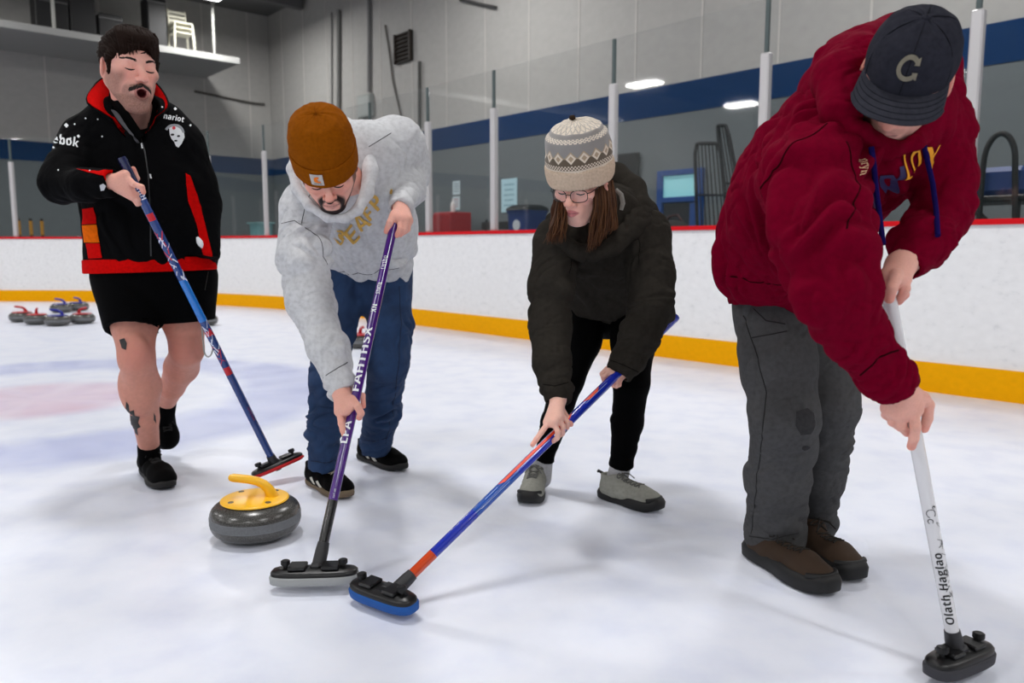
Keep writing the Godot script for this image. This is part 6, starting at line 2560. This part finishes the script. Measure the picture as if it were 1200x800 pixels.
func band_between(low: Array, top: Array, lift: float, thick: float, c0: Vector3) -> MB:    # a standing band of cloth with two faces
	var mb := MB.new()
	var n := low.size()
	for s in 2:
		var base := mb.v.size()
		for i in n:
			for k in 4:
				var a: Vector3 = low[i]
				var b: Vector3 = top[i]
				var du: Vector3 = (low[mini(i + 1, n - 1)] + top[mini(i + 1, n - 1)]) - (low[maxi(i - 1, 0)] + top[maxi(i - 1, 0)])
				var nn := du.cross(b - a).normalized()
				var p := a.lerp(b, k / 3.0)
				if nn.dot(p - c0) < 0.0:
					nn = -nn
				p += nn * (lift + (0.0 if s == 0 else -thick) + 0.006 * sin(PI * k / 3.0))
				mb.vert(p, nn * (1.0 if s == 0 else -1.0))
		for i in n - 1:
			for k in 3:
				var f := base + i * 4 + k
				mb.tri(f, f + 1, f + 4)
				mb.tri(f + 1, f + 5, f + 4)
	return mb

func collar_one(root: Node3D) -> void:
	# stand-up collar folded open at the front: black outside, red lining
	var c0 := at(158, 118, 2.96)
	var black := fabric(Color(0.035, 0.036, 0.042), 0.12, 0.75)
	var low := smooth_way([[152, 166, 2.86], [139, 146, 2.86], [128, 128, 2.90], [134, 112, 3.02], [158, 106, 3.07], [180, 112, 3.04], [186, 128, 2.96], [182, 142, 2.90], [171, 158, 2.87]], 33)
	var top := smooth_way([[131, 140, 2.84], [103, 121, 2.86], [109, 103, 2.91], [123, 91, 2.98], [152, 86, 3.06], [178, 94, 3.05], [193, 111, 2.99], [197, 127, 2.92], [184, 138, 2.88]], 33)
	var co := part("collar", band_between(low, top, 0.0, 0.004, c0), black, root)
	part("collar_lining", band_between(low, top, -0.0045, 0.003, c0), fabric(Color(0.82, 0.035, 0.03), 0.1, 0.8), root, co, "bright red collar lining")
	var rim := MB.new()
	rim.tube(top, [0.0042], 8)
	part("collar_rim", rim, black, root, co)
	# black shirt collar and grey zip facing inside it
	low = smooth_way([[164, 168, 2.86], [142, 146, 2.875], [129, 127, 2.92], [133, 114, 2.99], [158, 108, 3.03], [177, 114, 3.0], [180, 128, 2.93], [176, 146, 2.87]], 29)
	top = smooth_way([[167, 158, 2.842], [147, 128, 2.845], [132, 106, 2.885], [133, 99, 2.96], [156, 96, 3.02], [176, 101, 3.0], [182, 114, 2.94], [182, 130, 2.88]], 29)
	part("shirt_collar", band_between(low, top, 0.0, 0.005, c0), fabric(Color(0.03, 0.03, 0.033), 0.1, 0.85), root)
	low = smooth_way([[163, 168, 2.845], [150, 150, 2.84], [140, 134, 2.85]], 9)
	top = smooth_way([[161, 165, 2.84], [142, 145, 2.832], [130, 128, 2.845]], 9)
	part("zip_facing", band_between(low, top, 0.0, 0.003, c0), fabric(Color(0.42, 0.42, 0.44), 0.1, 0.9), root)

func build_two() -> void:
	var root := person(ground(405, 570), "bearded man in brown beanie, grey hoodie and blue jeans bending over purple broom", 1)
	skin_part(root, ["body_two", "head_two", "hand_two_l", "hand_two_r"])
	face_details(root, head2, looks.two, jobs.head_two)
	var grey := fabric(Color(0.83, 0.835, 0.845), 0.3, 0.95, 4.0)
	var hd := cloth("hoodie", jobs.hoodie_grey, grey, root, "heather grey hooded sweatshirt with faded yellow lettering")
	cloth("hood", jobs.hood_grey, fabric(Color(0.84, 0.845, 0.855), 0.3, 0.95, 4.0), root)
	var hf: Field = jobs.hoodie_grey
	var yellow := fabric(Color(0.87, 0.70, 0.38), 0.0, 0.9)
	var word := "UPEAFP"
	var spots := [[399, 291, 13], [405, 286, 18], [418, 288, 21], [427, 277, 22], [437, 262, 18], [447, 252, 22]]
	for i in word.length():
		var tr := text_tris(word[i], spots[i][2])
		var a: float = -0.55 - 0.05 * i
		stamp("faded_letter", hf, placed(tr, Vector2(spots[i][0], spots[i][1]), Vector2(cos(a), sin(a)) * 0.85, Vector2(sin(a), -cos(a)) * 0.85), yellow, hd, 2.0, 0.004)
	stamp("faded_letter", hf, poly_tris(disc_poly(Vector2(459, 225), Vector2(1.8, 3.2))), yellow, hd, 2.0, 0.004)
	var seam_m := fabric(Color(0.42, 0.42, 0.43), 0.1)
	seam("shoulder_seam", hf, [Vector2(366, 222), Vector2(358, 240), Vector2(353, 262)], 0.0016, seam_m, hd)
	seam("sleeve_seam", hf, [Vector2(432, 172), Vector2(458, 156)], 0.0016, seam_m, hd)
	seam("sleeve_seam", hf, [Vector2(330, 262), Vector2(345, 258), Vector2(372, 276), Vector2(384, 310)], 0.0016, seam_m, hd)
	seam("cuff_seam", hf, [Vector2(375, 446), Vector2(398, 430), Vector2(408, 424)], 0.0018, seam_m, hd)
	seam("hem_seam", hf, [Vector2(388, 318), Vector2(430, 322), Vector2(465, 310)], 0.0018, seam_m, hd)
	var denim := mottled(Color(0.125, 0.245, 0.40), mats.denim, 2.0, 0.9)
	denim.heightmap_enabled = true
	denim.heightmap_texture = mats.weave
	denim.heightmap_scale = 0.04
	var je := cloth("jeans", jobs.jeans, denim, root, "worn blue denim jeans")
	var stitch := plain(Color(0.05, 0.10, 0.18), 0.9)
	seam("side_seam", jobs.jeans, [Vector2(468, 335), Vector2(470, 380), Vector2(468, 420), Vector2(460, 480), Vector2(452, 520)], 0.0015, stitch, je)
	seam("hem_seam", jobs.jeans, [Vector2(364, 540), Vector2(380, 542), Vector2(396, 540)], 0.0018, stitch, je)
	seam("hem_seam", jobs.jeans, [Vector2(422, 514), Vector2(438, 517), Vector2(454, 513)], 0.0018, stitch, je)
	var o := {"upper": fabric(Color(0.03, 0.03, 0.032), 0.05, 0.7), "sole": plain(Color(0.42, 0.36, 0.28), 0.7), "lace": plain(Color(0.70, 0.68, 0.62), 0.8), "accent": plain(Color(0.78, 0.77, 0.73), 0.7), "sole_h": 0.024}
	build_shoe("shoe_two_r", root, "shoe", o)
	o.sole = plain(Color(0.045, 0.04, 0.04), 0.7)
	build_shoe("shoe_two_l", root, "shoe", o)
	# beanie with a folded cuff
	var t := head2
	var sq := Vector2(0.93, 1.10)
	var crown := [Vector2(0.094, 0.012), Vector2(0.099, 0.05), Vector2(0.100, 0.09), Vector2(0.097, 0.125), Vector2(0.086, 0.155), Vector2(0.064, 0.176), Vector2(0.032, 0.187), Vector2(0.001, 0.189)]
	var cuff := [Vector2(0.092, 0.018), Vector2(0.0985, 0.013), Vector2(0.102, 0.020), Vector2(0.1045, 0.050), Vector2(0.1045, 0.076), Vector2(0.1025, 0.081), Vector2(0.097, 0.080)]
	var nz := rough_noise
	var bm := fabric(Color(0.545, 0.295, 0.03), 0.3, 0.95, 6.0)
	bm.uv1_triplanar = true
	var be := part("beanie", shell_mesh(t, crown, sq, 96, func(a: float, r: float, tot: float) -> float: return 0.0022 * nz.get_noise_3d(cos(a) * 2.4, sin(a) * 2.4, r * 22.0) + 0.0005 * sin(a * 150.0) - 0.0035 * exp(-pow(absf(sin(a * 2.0)) / 0.05, 2.0)) * smoothstep(0.7, 1.0, r / tot)), bm, root, null, "brown knitted beanie")
	part("cuff", shell_mesh(t, cuff, sq, 96, func(a: float, r: float, _tot: float) -> float: return 0.0016 * nz.get_noise_3d(cos(a) * 2.2, sin(a) * 2.2, r * 18.0) + 0.0005 * sin(a * 150.0)), bm, root, be)
	var on := func(lift: float) -> Callable:
		return func(q: Vector2) -> Array:
			var h := shell_at(t, cuff, sq, q.x / 0.11 - 0.22, q.y)
			return [h[0], h[1] + h[2] * lift, h[2]]
	# the square patch with its curled orange mark
	var mb := MB.new()
	lay(mb, poly_tris(pv([-0.021, 0.027, 0.019, 0.027, 0.019, 0.067, -0.021, 0.067])), 0.008, on.call(0.0030))
	var patch := part("patch", mb, fabric(Color(0.80, 0.78, 0.76), 0.0, 0.9), root, be)
	mb = MB.new()
	lay(mb, poly_tris(arc_poly(Vector2(0.001, 0.049), 0.0048, 0.0108, 0.9, 5.2, 20)), 0.004, on.call(0.0044))
	lay(mb, poly_tris(disc_poly(Vector2(-0.0035, 0.0465), Vector2(0.0062, 0.0075))), 0.004, on.call(0.0044))
	lay(mb, poly_tris(pv([0.002, 0.038, 0.0105, 0.039, 0.0105, 0.044, 0.003, 0.0435])), 0.004, on.call(0.0044))
	part("patch_mark", mb, plain(Color(0.90, 0.46, 0.04), 0.8), root, be)
	mb = MB.new()
	lay(mb, placed(text_tris("carhartt", 0.0034), Vector2(-0.0115, 0.0305), Vector2(0.9, 0), Vector2(0, 1.0)), 0.004, on.call(0.0044))
	part("patch_lettering", mb, plain(Color(0.12, 0.10, 0.09), 0.8), root, be)

func build_three() -> void:
	var root := person(ground(680, 585), "woman in glasses, knitted hat, dark hoodie and black leggings sweeping with blue broom", 2)
	skin_part(root, ["body_three", "head_three", "hand_three_r", "hand_three_l"])
	face_details(root, head3, looks.three, jobs.head_three)
	var dark := fabric(Color(0.19, 0.178, 0.16), 0.25, 0.95, 4.0)
	var hd := cloth("hoodie", jobs.hoodie_dark, dark, root, "charcoal brown hooded sweatshirt")
	cloth("hood", jobs.hood_dark, dark, root)
	var sm := fabric(Color(0.10, 0.092, 0.082), 0.1)
	var hf: Field = jobs.hoodie_dark
	seam("hem_seam", hf, [Vector2(668, 352), Vector2(700, 358), Vector2(735, 356), Vector2(752, 348)], 0.0018, sm, hd)
	seam("shoulder_seam", hf, [Vector2(742, 260), Vector2(750, 285), Vector2(748, 310)], 0.0016, sm, hd)
	seam("shoulder_seam", hf, [Vector2(664, 272), Vector2(670, 300), Vector2(668, 320)], 0.0016, sm, hd)
	seam("cuff_seam", hf, [Vector2(636, 450), Vector2(650, 452), Vector2(666, 448)], 0.0018, sm, hd)
	seam("cuff_seam", hf, [Vector2(716, 422), Vector2(732, 428), Vector2(748, 436)], 0.0018, sm, hd)
	cloth("leggings", jobs.leggings, fabric(Color(0.018, 0.018, 0.021), 0.12, 0.8), root, "black leggings")
	cloth("sock", jobs.sock_three_r, fabric(Color(0.75, 0.75, 0.76), 0.1), root)
	cloth("sock", jobs.sock_three_l, fabric(Color(0.75, 0.75, 0.76), 0.1), root)
	var o := {"upper": fabric(Color(0.60, 0.60, 0.565), 0.05, 0.75), "sole": plain(Color(0.80, 0.80, 0.78), 0.6), "lace": plain(Color(0.36, 0.36, 0.35), 0.85), "wrap": mats.rubber, "heel_tab": mats.rubber, "sole_h": 0.026}
	build_shoe("shoe_three_r", root, "shoe", o)
	build_shoe("shoe_three_l", root, "shoe", o)
	# hair strands falling on both sides
	var rng := RandomNumberGenerator.new()
	rng.seed = 31
	var hm := cloth("hair", jobs.hair_three, plain(Color(0.22, 0.12, 0.065), 0.7, 0.0, 0.25), root, "long straight brown hair")
	var mb := MB.new()
	var mb2 := MB.new()
	for i in 300:
		var a := rng.randf()
		var right := i % 3 != 0
		var z0 := rng.randf_range(-0.03, 0.02)
		var pts := []
		if right:
			pts = [at(lerpf(695, 718, a), 211, 2.438 + z0 * 0.5 + 0.06 * a), at(lerpf(697, 722, a) + rng.randf_range(-2, 2), 240, 2.428 + z0 * 0.7 + 0.05 * a), at(lerpf(693, 722, a) + rng.randf_range(-3, 3), 266, 2.43 + z0 + 0.06 * a), at(lerpf(689, 716, a) + rng.randf_range(-4, 4), lerpf(296, 268, a) + rng.randf_range(-8, 3), 2.43 + z0 + 0.06 * a)]
		else:
			pts = [at(lerpf(656, 662, a), 222, 2.50 + z0), at(lerpf(652, 663, a) + rng.randf_range(-2, 2), 246, 2.46 + z0), at(lerpf(645, 662, a) + rng.randf_range(-3, 3), 266, 2.44 + z0), at(lerpf(639, 662, a) + rng.randf_range(-4, 4), 284 + rng.randf_range(-9, 3), 2.44 + z0)]
		var way := []
		for k in 10:
			var u := k / 9.0 * 3.0
			var s := mini(int(u), 2)
			var f := u - s
			var p0: Vector3 = pts[maxi(s - 1, 0)]
			var p1: Vector3 = pts[s]
			var p2: Vector3 = pts[s + 1]
			var p3: Vector3 = pts[mini(s + 2, 3)]
			way.append(p1.cubic_interpolate(p2, p0, p3, f))
		(mb if i % 2 == 0 else mb2).tube(way, [0.0020, 0.0022, 0.0022, 0.0021, 0.0020, 0.0019, 0.0017, 0.0014, 0.0010, 0.0003], 5, false)
	part("hair_strands", mb, plain(Color(0.26, 0.16, 0.098), 0.55, 0.0, 0.3), root, hm)
	part("hair_strands", mb2, plain(Color(0.35, 0.225, 0.135), 0.55, 0.0, 0.3), root, hm)
	# hair tie
	mb = MB.new()
	mb.tube([at(722, 222, 2.56), at(728, 228, 2.55), at(730, 238, 2.54), at(728, 246, 2.54)], [0.006, 0.008, 0.008, 0.006], 8)
	part("hair_tie", mb, fabric(Color(0.55, 0.54, 0.52), 0.2), root)
	glasses_three(root)
	knit_hat(root)

func glasses_three(root: Node3D) -> void:
	var t := head3
	var metal := plain(Color(0.035, 0.033, 0.035), 0.35, 0.4)
	var mb := MB.new()
	var gl := MB.new()
	for sd in [-1.0, 1.0]:
		var pts := []
		var c := Vector3(0.033 * sd, -0.006, 0.106)
		for i in 29:
			var a := TAU * i / 28
			var cs := cos(a)
			var sn := sin(a)
			var x := signf(cs) * pow(absf(cs), 0.7) * 0.0255
			var y := signf(sn) * pow(absf(sn), 0.75) * 0.0195
			pts.append(t * (c + Vector3(x, y, -0.28 * absf(c.x + x) + 0.007)))
		mb.tube(pts, [0.0013], 6, false)
		var n := (t.basis.z).normalized()
		var c0 := gl.vert(t * (c + Vector3(0, 0, -0.28 * absf(c.x) + 0.007)), n)
		for p in pts:
			gl.vert(p, n)
		for i in 28:
			gl.tri(c0, c0 + 1 + i, c0 + 2 + i)
		mb.tube([t * Vector3(0.057 * sd, 0.002, 0.0965), t * Vector3(0.066 * sd, 0.003, 0.092), t * Vector3(0.072 * sd, 0.004, 0.07), t * Vector3(0.078 * sd, 0.004, 0.0), t * Vector3(0.08 * sd, -0.015, -0.02)], [0.0015], 6)
	mb.tube([t * Vector3(-0.0085, -0.001, 0.1105), t * Vector3(0, 0.002, 0.1135), t * Vector3(0.0085, -0.001, 0.1105)], [0.0013], 6)
	var fr := part("eyeglasses", mb, metal, root, null, "thin dark rectangular glasses")
	var lens := plain(Color(0.85, 0.9, 0.95, 0.02), 0.02)
	lens.transparency = BaseMaterial3D.TRANSPARENCY_ALPHA
	part("lens", gl, lens, root, fr)

func knit_hat(root: Node3D) -> void:
	var t := head3
	var sq := Vector2(0.96, 1.08)
	var crown := [Vector2(0.098, 0.03), Vector2(0.106, 0.06), Vector2(0.108, 0.09), Vector2(0.106, 0.125), Vector2(0.098, 0.155), Vector2(0.080, 0.180), Vector2(0.050, 0.196), Vector2(0.001, 0.203)]
	var cuff := [Vector2(0.095, 0.020), Vector2(0.104, 0.013), Vector2(0.109, 0.020), Vector2(0.1125, 0.045), Vector2(0.112, 0.068), Vector2(0.109, 0.073), Vector2(0.100, 0.073)]
	var nz := rough_noise
	# knitted pattern: bands of diamonds and dots in grey and brown on cream
	var im := Image.create(512, 256, false, Image.FORMAT_RGB8)
	var cream := Color(0.90, 0.85, 0.78)
	var grey := Color(0.58, 0.57, 0.56)
	var brown := Color(0.40, 0.35, 0.29)
	var warm := Color(0.70, 0.62, 0.52)
	for y in 256:
		for x in 512:
			var v := y / 255.0          # 0 at the cuff, 1 at the top
			var u := x / 512.0
			var c := cream
			var d := absf(fposmod(u * 16.0, 1.0) - 0.5) * 2.0        # 0 in the middle of a diamond
			var stitch := 0.94 + 0.06 * sin(u * TAU * 128.0) * sin(v * TAU * 44.0)
			if v > 0.20 and v < 0.265:
				c = brown if fposmod(u * 64.0 + floorf(v * 44.0) * 0.5, 1.0) < 0.5 else cream
			elif v >= 0.265 and v < 0.44:
				var w := (v - 0.3525) / 0.0875                    # -1..1
				var r := absf(w) + d
				if r < 0.42:
					c = warm
				elif r < 0.80:
					c = cream
				elif r < 1.05:
					c = warm if w > 0.0 else brown
				else:
					c = brown if w < 0.0 else grey
			elif v >= 0.44 and v < 0.53:
				c = grey
			elif v >= 0.53 and v < 0.60:
				c = cream if fposmod(u * 40.0 + floorf(v * 60.0) * 0.5, 1.0) < 0.6 else grey
			elif v >= 0.60 and v < 0.66:
				c = grey.lerp(cream, 0.15)
			elif v >= 0.66:
				var k := absf(fposmod(u * 12.0, 1.0) - 0.5) * 2.0
				var w := fposmod((v - 0.66) * 5.5, 1.0)
				if absf(w - k) < 0.14 or absf(1.0 - w - k) < 0.14:
					c = grey if fposmod(u * 96.0 + floorf(v * 60.0) * 0.5, 1.0) < 0.5 else cream
			im.set_pixel(x, y, c * stitch)
	var m := plain(Color.WHITE, 0.95)
	m.albedo_texture = ImageTexture.create_from_image(im)
	m.rim_enabled = true
	m.rim = 0.3
	var hat := part("knitted_hat", shell_mesh(t, crown, sq, 128, func(a: float, r: float, tot: float) -> float: return 0.0010 * sin(a * 64.0) * sin(r / tot * TAU * 22.0) + 0.004 * nz.get_noise_3d(cos(a) * 1.6, sin(a) * 1.6, r * 16.0) - 0.003 * exp(-pow((r / tot - 0.60) / 0.02, 2.0))), m, root, null, "cream knitted hat with grey and brown pattern bands")
	var cm := fabric(Color(0.84, 0.755, 0.665), 0.3, 0.95, 8.0)
	part("cuff", shell_mesh(t, cuff, sq, 192, func(a: float, r: float, _tot: float) -> float: return 0.0013 * sin(a * 62.0) + 0.002 * nz.get_noise_3d(cos(a) * 2.0, sin(a) * 2.0, r * 10.0)), cm, root, hat)
	var mb := MB.new()
	var top := shell_at(t, crown, sq, 0.0, 1.0)
	var c: Vector3 = t * Vector3(-0.01, 0.203, 0.0)
	mb.lathe([Vector2(0.001, 0.012), Vector2(0.008, 0.011), Vector2(0.010, 0.004), Vector2(0.008, -0.003)], Transform3D(t.basis.orthonormalized(), c), 14)
	part("top_button", mb, fabric(Color(0.22, 0.17, 0.13), 0.1), root, hat)

func build_four() -> void:
	var root := person(ground(930, 660), "man in dark cap, wine red hoodie and grey trousers leaning on white broom", 3)
	skin_part(root, ["body_four", "head_four", "hand_four_r", "hand_four_l"])
	face_details(root, head4, looks.four, jobs.head_four)
	var wine := fabric(Color(0.44, 0.0, 0.125), 0.35, 0.95, 4.0)
	var hd := cloth("hoodie", jobs.hoodie_red, wine, root, "wine red hooded sweatshirt with yellow and purple lettering")
	var hoodm := cloth("hood", jobs.hood_red, wine, root)
	var hf: Field = jobs.hoodie_red
	var yellow := plain(Color(0.93, 0.62, 0.05), 0.7)
	var spots := [["L", 1052, 215, 25, 0.52], ["O", 1064, 212, 27, 0.50], ["Y", 1080, 209, 27, 0.78]]
	for s in spots:
		stamp("yellow_letter", hf, placed(text_tris(s[0], s[3]), Vector2(s[1], s[2]), Vector2(s[4], -0.15 * s[4] / 0.7), Vector2(0.12, -1.0)), yellow, hd, 2.5, 0.005)
	var purple := plain(Color(0.14, 0.09, 0.30), 0.7)
	stamp("purple_emblem", hf, poly_tris(pv([1033, 207, 1043, 203, 1047, 208, 1049, 193, 1054, 192, 1052, 214, 1048, 223, 1036, 225, 1032, 219])), purple, hd, 2.5, 0.003)
	stamp("purple_emblem_hole", hf, poly_tris(disc_poly(Vector2(1041, 213), Vector2(4, 4.5))), fabric(Color(0.44, 0.0, 0.125), 0.3), hd, 2.5, 0.004)
	stamp("purple_stripe", hf, poly_tris(pv([1021, 220, 1024, 220, 1024, 244, 1021, 244])), plain(Color(0.22, 0.16, 0.36), 0.7), hd, 2.5, 0.003)
	var script := plain(Color(0.86, 0.70, 0.55), 0.7)
	stamp("script_lettering", hf, placed(text_tris("Dry", 6.0, false, true), Vector2(1004, 187), Vector2(0.12, 0.9), Vector2(0.95, -0.1)), script, hd, 1.5, 0.003)
	stamp("script_lettering", hf, placed(text_tris("n", 6.0, false, true), Vector2(1006, 201), Vector2(0.12, 0.9), Vector2(0.95, -0.1)), script, hd, 1.5, 0.003)
	var sm := fabric(Color(0.16, 0.012, 0.035), 0.1)
	seam("shoulder_seam", hf, [Vector2(968, 150), Vector2(935, 168), Vector2(905, 200), Vector2(895, 230)], 0.0018, sm, hd)
	seam("sleeve_seam", hf, [Vector2(990, 168), Vector2(1005, 205), Vector2(1002, 245), Vector2(990, 270)], 0.0018, sm, hd)
	seam("cuff_seam", hf, [Vector2(1008, 440), Vector2(1035, 418), Vector2(1056, 408)], 0.002, sm, hd)
	seam("hem_seam", hf, [Vector2(852, 322), Vector2(880, 330), Vector2(920, 334)], 0.002, sm, hd)
	# drawstrings
	var cordm := fabric(Color(0.11, 0.075, 0.33), 0.2)
	for px in [[[1021, 172], [1024, 195], [1027, 225], [1031, 255], [1035, 286]], [[1079, 152], [1086, 185], [1093, 215], [1097, 245], [1099, 276]]]:
		var mb := MB.new()
		var way := []
		for q in px:
			var h := hf.march(Vector3(0, EYE, 0), ray(q[0], q[1]))
			var z := 1.66
			if h[0]:
				z = -(h[1].z) - 0.012
			if way.size() and z > -way[-1].z + 0.03:
				z = -way[-1].z + 0.02
			way.append(at(q[0], q[1], z))
		mb.tube(way, [0.0058], 8)
		part("drawstring", mb, cordm, root, null, "purple drawstring")
	var gr := fabric(Color(0.315, 0.315, 0.318), 0.15, 0.95, 4.0)
	var tr := cloth("trousers", jobs.trousers, gr, root, "dark grey work trousers with a wet patch on the knee")
	var tf: Field = jobs.trousers
	stamp("wet_patch", tf, poly_tris(pv([933, 482, 946, 478, 953, 484, 956, 498, 950, 508, 938, 509, 932, 498])), fabric(Color(0.235, 0.235, 0.24), 0.1), tr, 3.0, 0.002)
	stamp("wet_patch", tf, poly_tris(disc_poly(Vector2(944, 524), Vector2(5, 3))), fabric(Color(0.235, 0.235, 0.24), 0.1), tr, 3.0, 0.002)
	var st := plain(Color(0.10, 0.10, 0.10), 0.9)
	seam("side_seam", tf, [Vector2(872, 370), Vector2(888, 420), Vector2(898, 460), Vector2(892, 520), Vector2(884, 590), Vector2(880, 625)], 0.0018, st, tr)
	seam("pocket_seam", tf, [Vector2(880, 396), Vector2(905, 392), Vector2(922, 388)], 0.0018, st, tr)
	seam("pocket_seam", tf, [Vector2(884, 362), Vector2(898, 376), Vector2(920, 380)], 0.0018, st, tr)
	seam("hem_seam", tf, [Vector2(878, 628), Vector2(905, 632), Vector2(935, 624)], 0.002, st, tr)
	var o := {"upper": mottled(Color(0.21, 0.14, 0.075), mats.smudge, 6.0, 0.85), "sole": mats.rubber, "lace": plain(Color(0.10, 0.085, 0.07), 0.85), "wrap": mats.rubber, "sole_h": 0.034, "heel_tab": plain(Color(0.10, 0.08, 0.06), 0.8)}
	build_shoe("shoe_four_r", root, "boot", o)
	build_shoe("shoe_four_l", root, "boot", o)
	cap_four(root)

func cap_four(root: Node3D) -> void:
	var t := head4
	var sq := Vector2(0.94, 1.12)
	var crown := [Vector2(0.0885, 0.030), Vector2(0.0895, 0.045), Vector2(0.0885, 0.065), Vector2(0.083, 0.090), Vector2(0.070, 0.112), Vector2(0.050, 0.126), Vector2(0.025, 0.133), Vector2(0.001, 0.135)]
	var dark := fabric(Color(0.175, 0.178, 0.21), 0.25, 0.95, 5.0)
	var nz := rough_noise
	var cap := part("cap", shell_mesh(t, crown, sq, 96, func(a: float, r: float, _tot: float) -> float: return 0.0018 * nz.get_noise_3d(cos(a) * 2.0, sin(a) * 2.0, r * 16.0)), dark, root, null, "faded navy baseball cap")
	# six seams
	for k in 6:
		var mb := MB.new()
		var pts := []
		var a := TAU * (k + 0.5) / 6.0 if k != 3 else PI
		a = TAU * k / 6.0
		for i in 14:
			var h := shell_at(t, crown, sq, a, 0.148 * i / 13.0)
			pts.append(h[1] + h[2] * 0.0003)
		mb.tube(pts, [0.0011], 5, false)
		part("cap_seam", mb, fabric(Color(0.13, 0.133, 0.155), 0.1), root, cap)
	var bb := MB.new()
	bb.lathe([Vector2(0.008, -0.002), Vector2(0.0085, 0.002), Vector2(0.006, 0.005), Vector2(0.001, 0.006)], Transform3D(t.basis.orthonormalized(), t * Vector3(0, 0.134, 0)), 14)
	part("cap_button", bb, dark, root, cap)
	# brim: curved sheet with thickness
	var mb := MB.new()
	var top := []
	var bot := []
	for i in 25:
		var u := -1.0 + 2.0 * i / 24.0
		var a := u * 1.28
		var rowt := []
		var rowb := []
		for k in 7:
			var w := k / 6.0
			var inner := Vector3(sin(a) * 0.0885 * sq.x, 0.033, cos(a) * 0.0885 * sq.y)
			var outer := Vector3(sin(u * 1.42) * 0.086, 0.020, 0.056 + cos(u * 1.36) * 0.108)
			var p := inner.lerp(outer, w)
			p.y -= 0.20 * p.x * p.x / 0.09 * (0.35 + 0.65 * w)
			p.y += 0.004 * sin(w * PI)
			rowt.append(t * p)
			rowb.append(t * (p - Vector3(0, 0.0035, 0)))
		top.append(rowt)
		bot.append(rowb)
	for side in [[top, 1.0], [bot, -1.0]]:
		var base := mb.v.size()
		for i in 25:
			for k in 7:
				var du: Vector3 = side[0][mini(i + 1, 24)][k] - side[0][maxi(i - 1, 0)][k]
				var dw: Vector3 = side[0][i][mini(k + 1, 6)] - side[0][i][maxi(k - 1, 0)]
				var n := dw.cross(du).normalized()
				if n.dot(t.basis.y) < 0.0:
					n = -n
				mb.vert(side[0][i][k], n * side[1])
		for i in 24:
			for k in 6:
				var f := base + i * 7 + k
				mb.tri(f, f + 1, f + 7)
				mb.tri(f + 1, f + 8, f + 7)
	var edge := []
	for i in 25:
		edge.append((top[i][6] + bot[i][6]) * 0.5)
	mb.tube(edge, [0.0024], 6)
	part("brim", mb, fabric(Color(0.215, 0.218, 0.25), 0.25, 0.95, 5.0), root, cap)
	for w in [0.3, 0.5, 0.7, 0.88]:
		var sb := MB.new()
		var pts := []
		for i in range(1, 24):
			pts.append((top[i][int(w * 6)] as Vector3).lerp(top[i][mini(int(w * 6) + 1, 6)], w * 6 - int(w * 6)) + t.basis.y.normalized() * 0.0004)
		sb.tube(pts, [0.0007], 4, false)
		part("brim_stitching", sb, fabric(Color(0.13, 0.133, 0.155), 0.1), root, cap)
	# the grey felt letter on the front
	var lb := MB.new()
	var on := func(q: Vector2) -> Array:
		var h := shell_at(t, crown, sq, q.x / 0.09, q.y)
		return [h[0], h[1] + h[2] * 0.0032, h[2]]
	var c := Vector2(0.0, 0.060)
	var ring := PackedVector2Array()
	for p in arc_poly(Vector2.ZERO, 0.0150, 0.0240, 0.75, TAU - 0.75, 22):
		ring.append(c + Vector2(p.x * 0.92, p.y))
	lay(lb, poly_tris(ring), 0.006, on)
	for sg in [-1.0, 1.0]:
		lay(lb, poly_tris(pv([0.0095, 0.060 + sg * 0.006, 0.0198, 0.060 + sg * 0.006, 0.0198, 0.060 + sg * 0.021, 0.012, 0.060 + sg * 0.016])), 0.006, on)
	part("felt_letter", lb, fabric(Color(0.52, 0.50, 0.44), 0.1), root, cap)
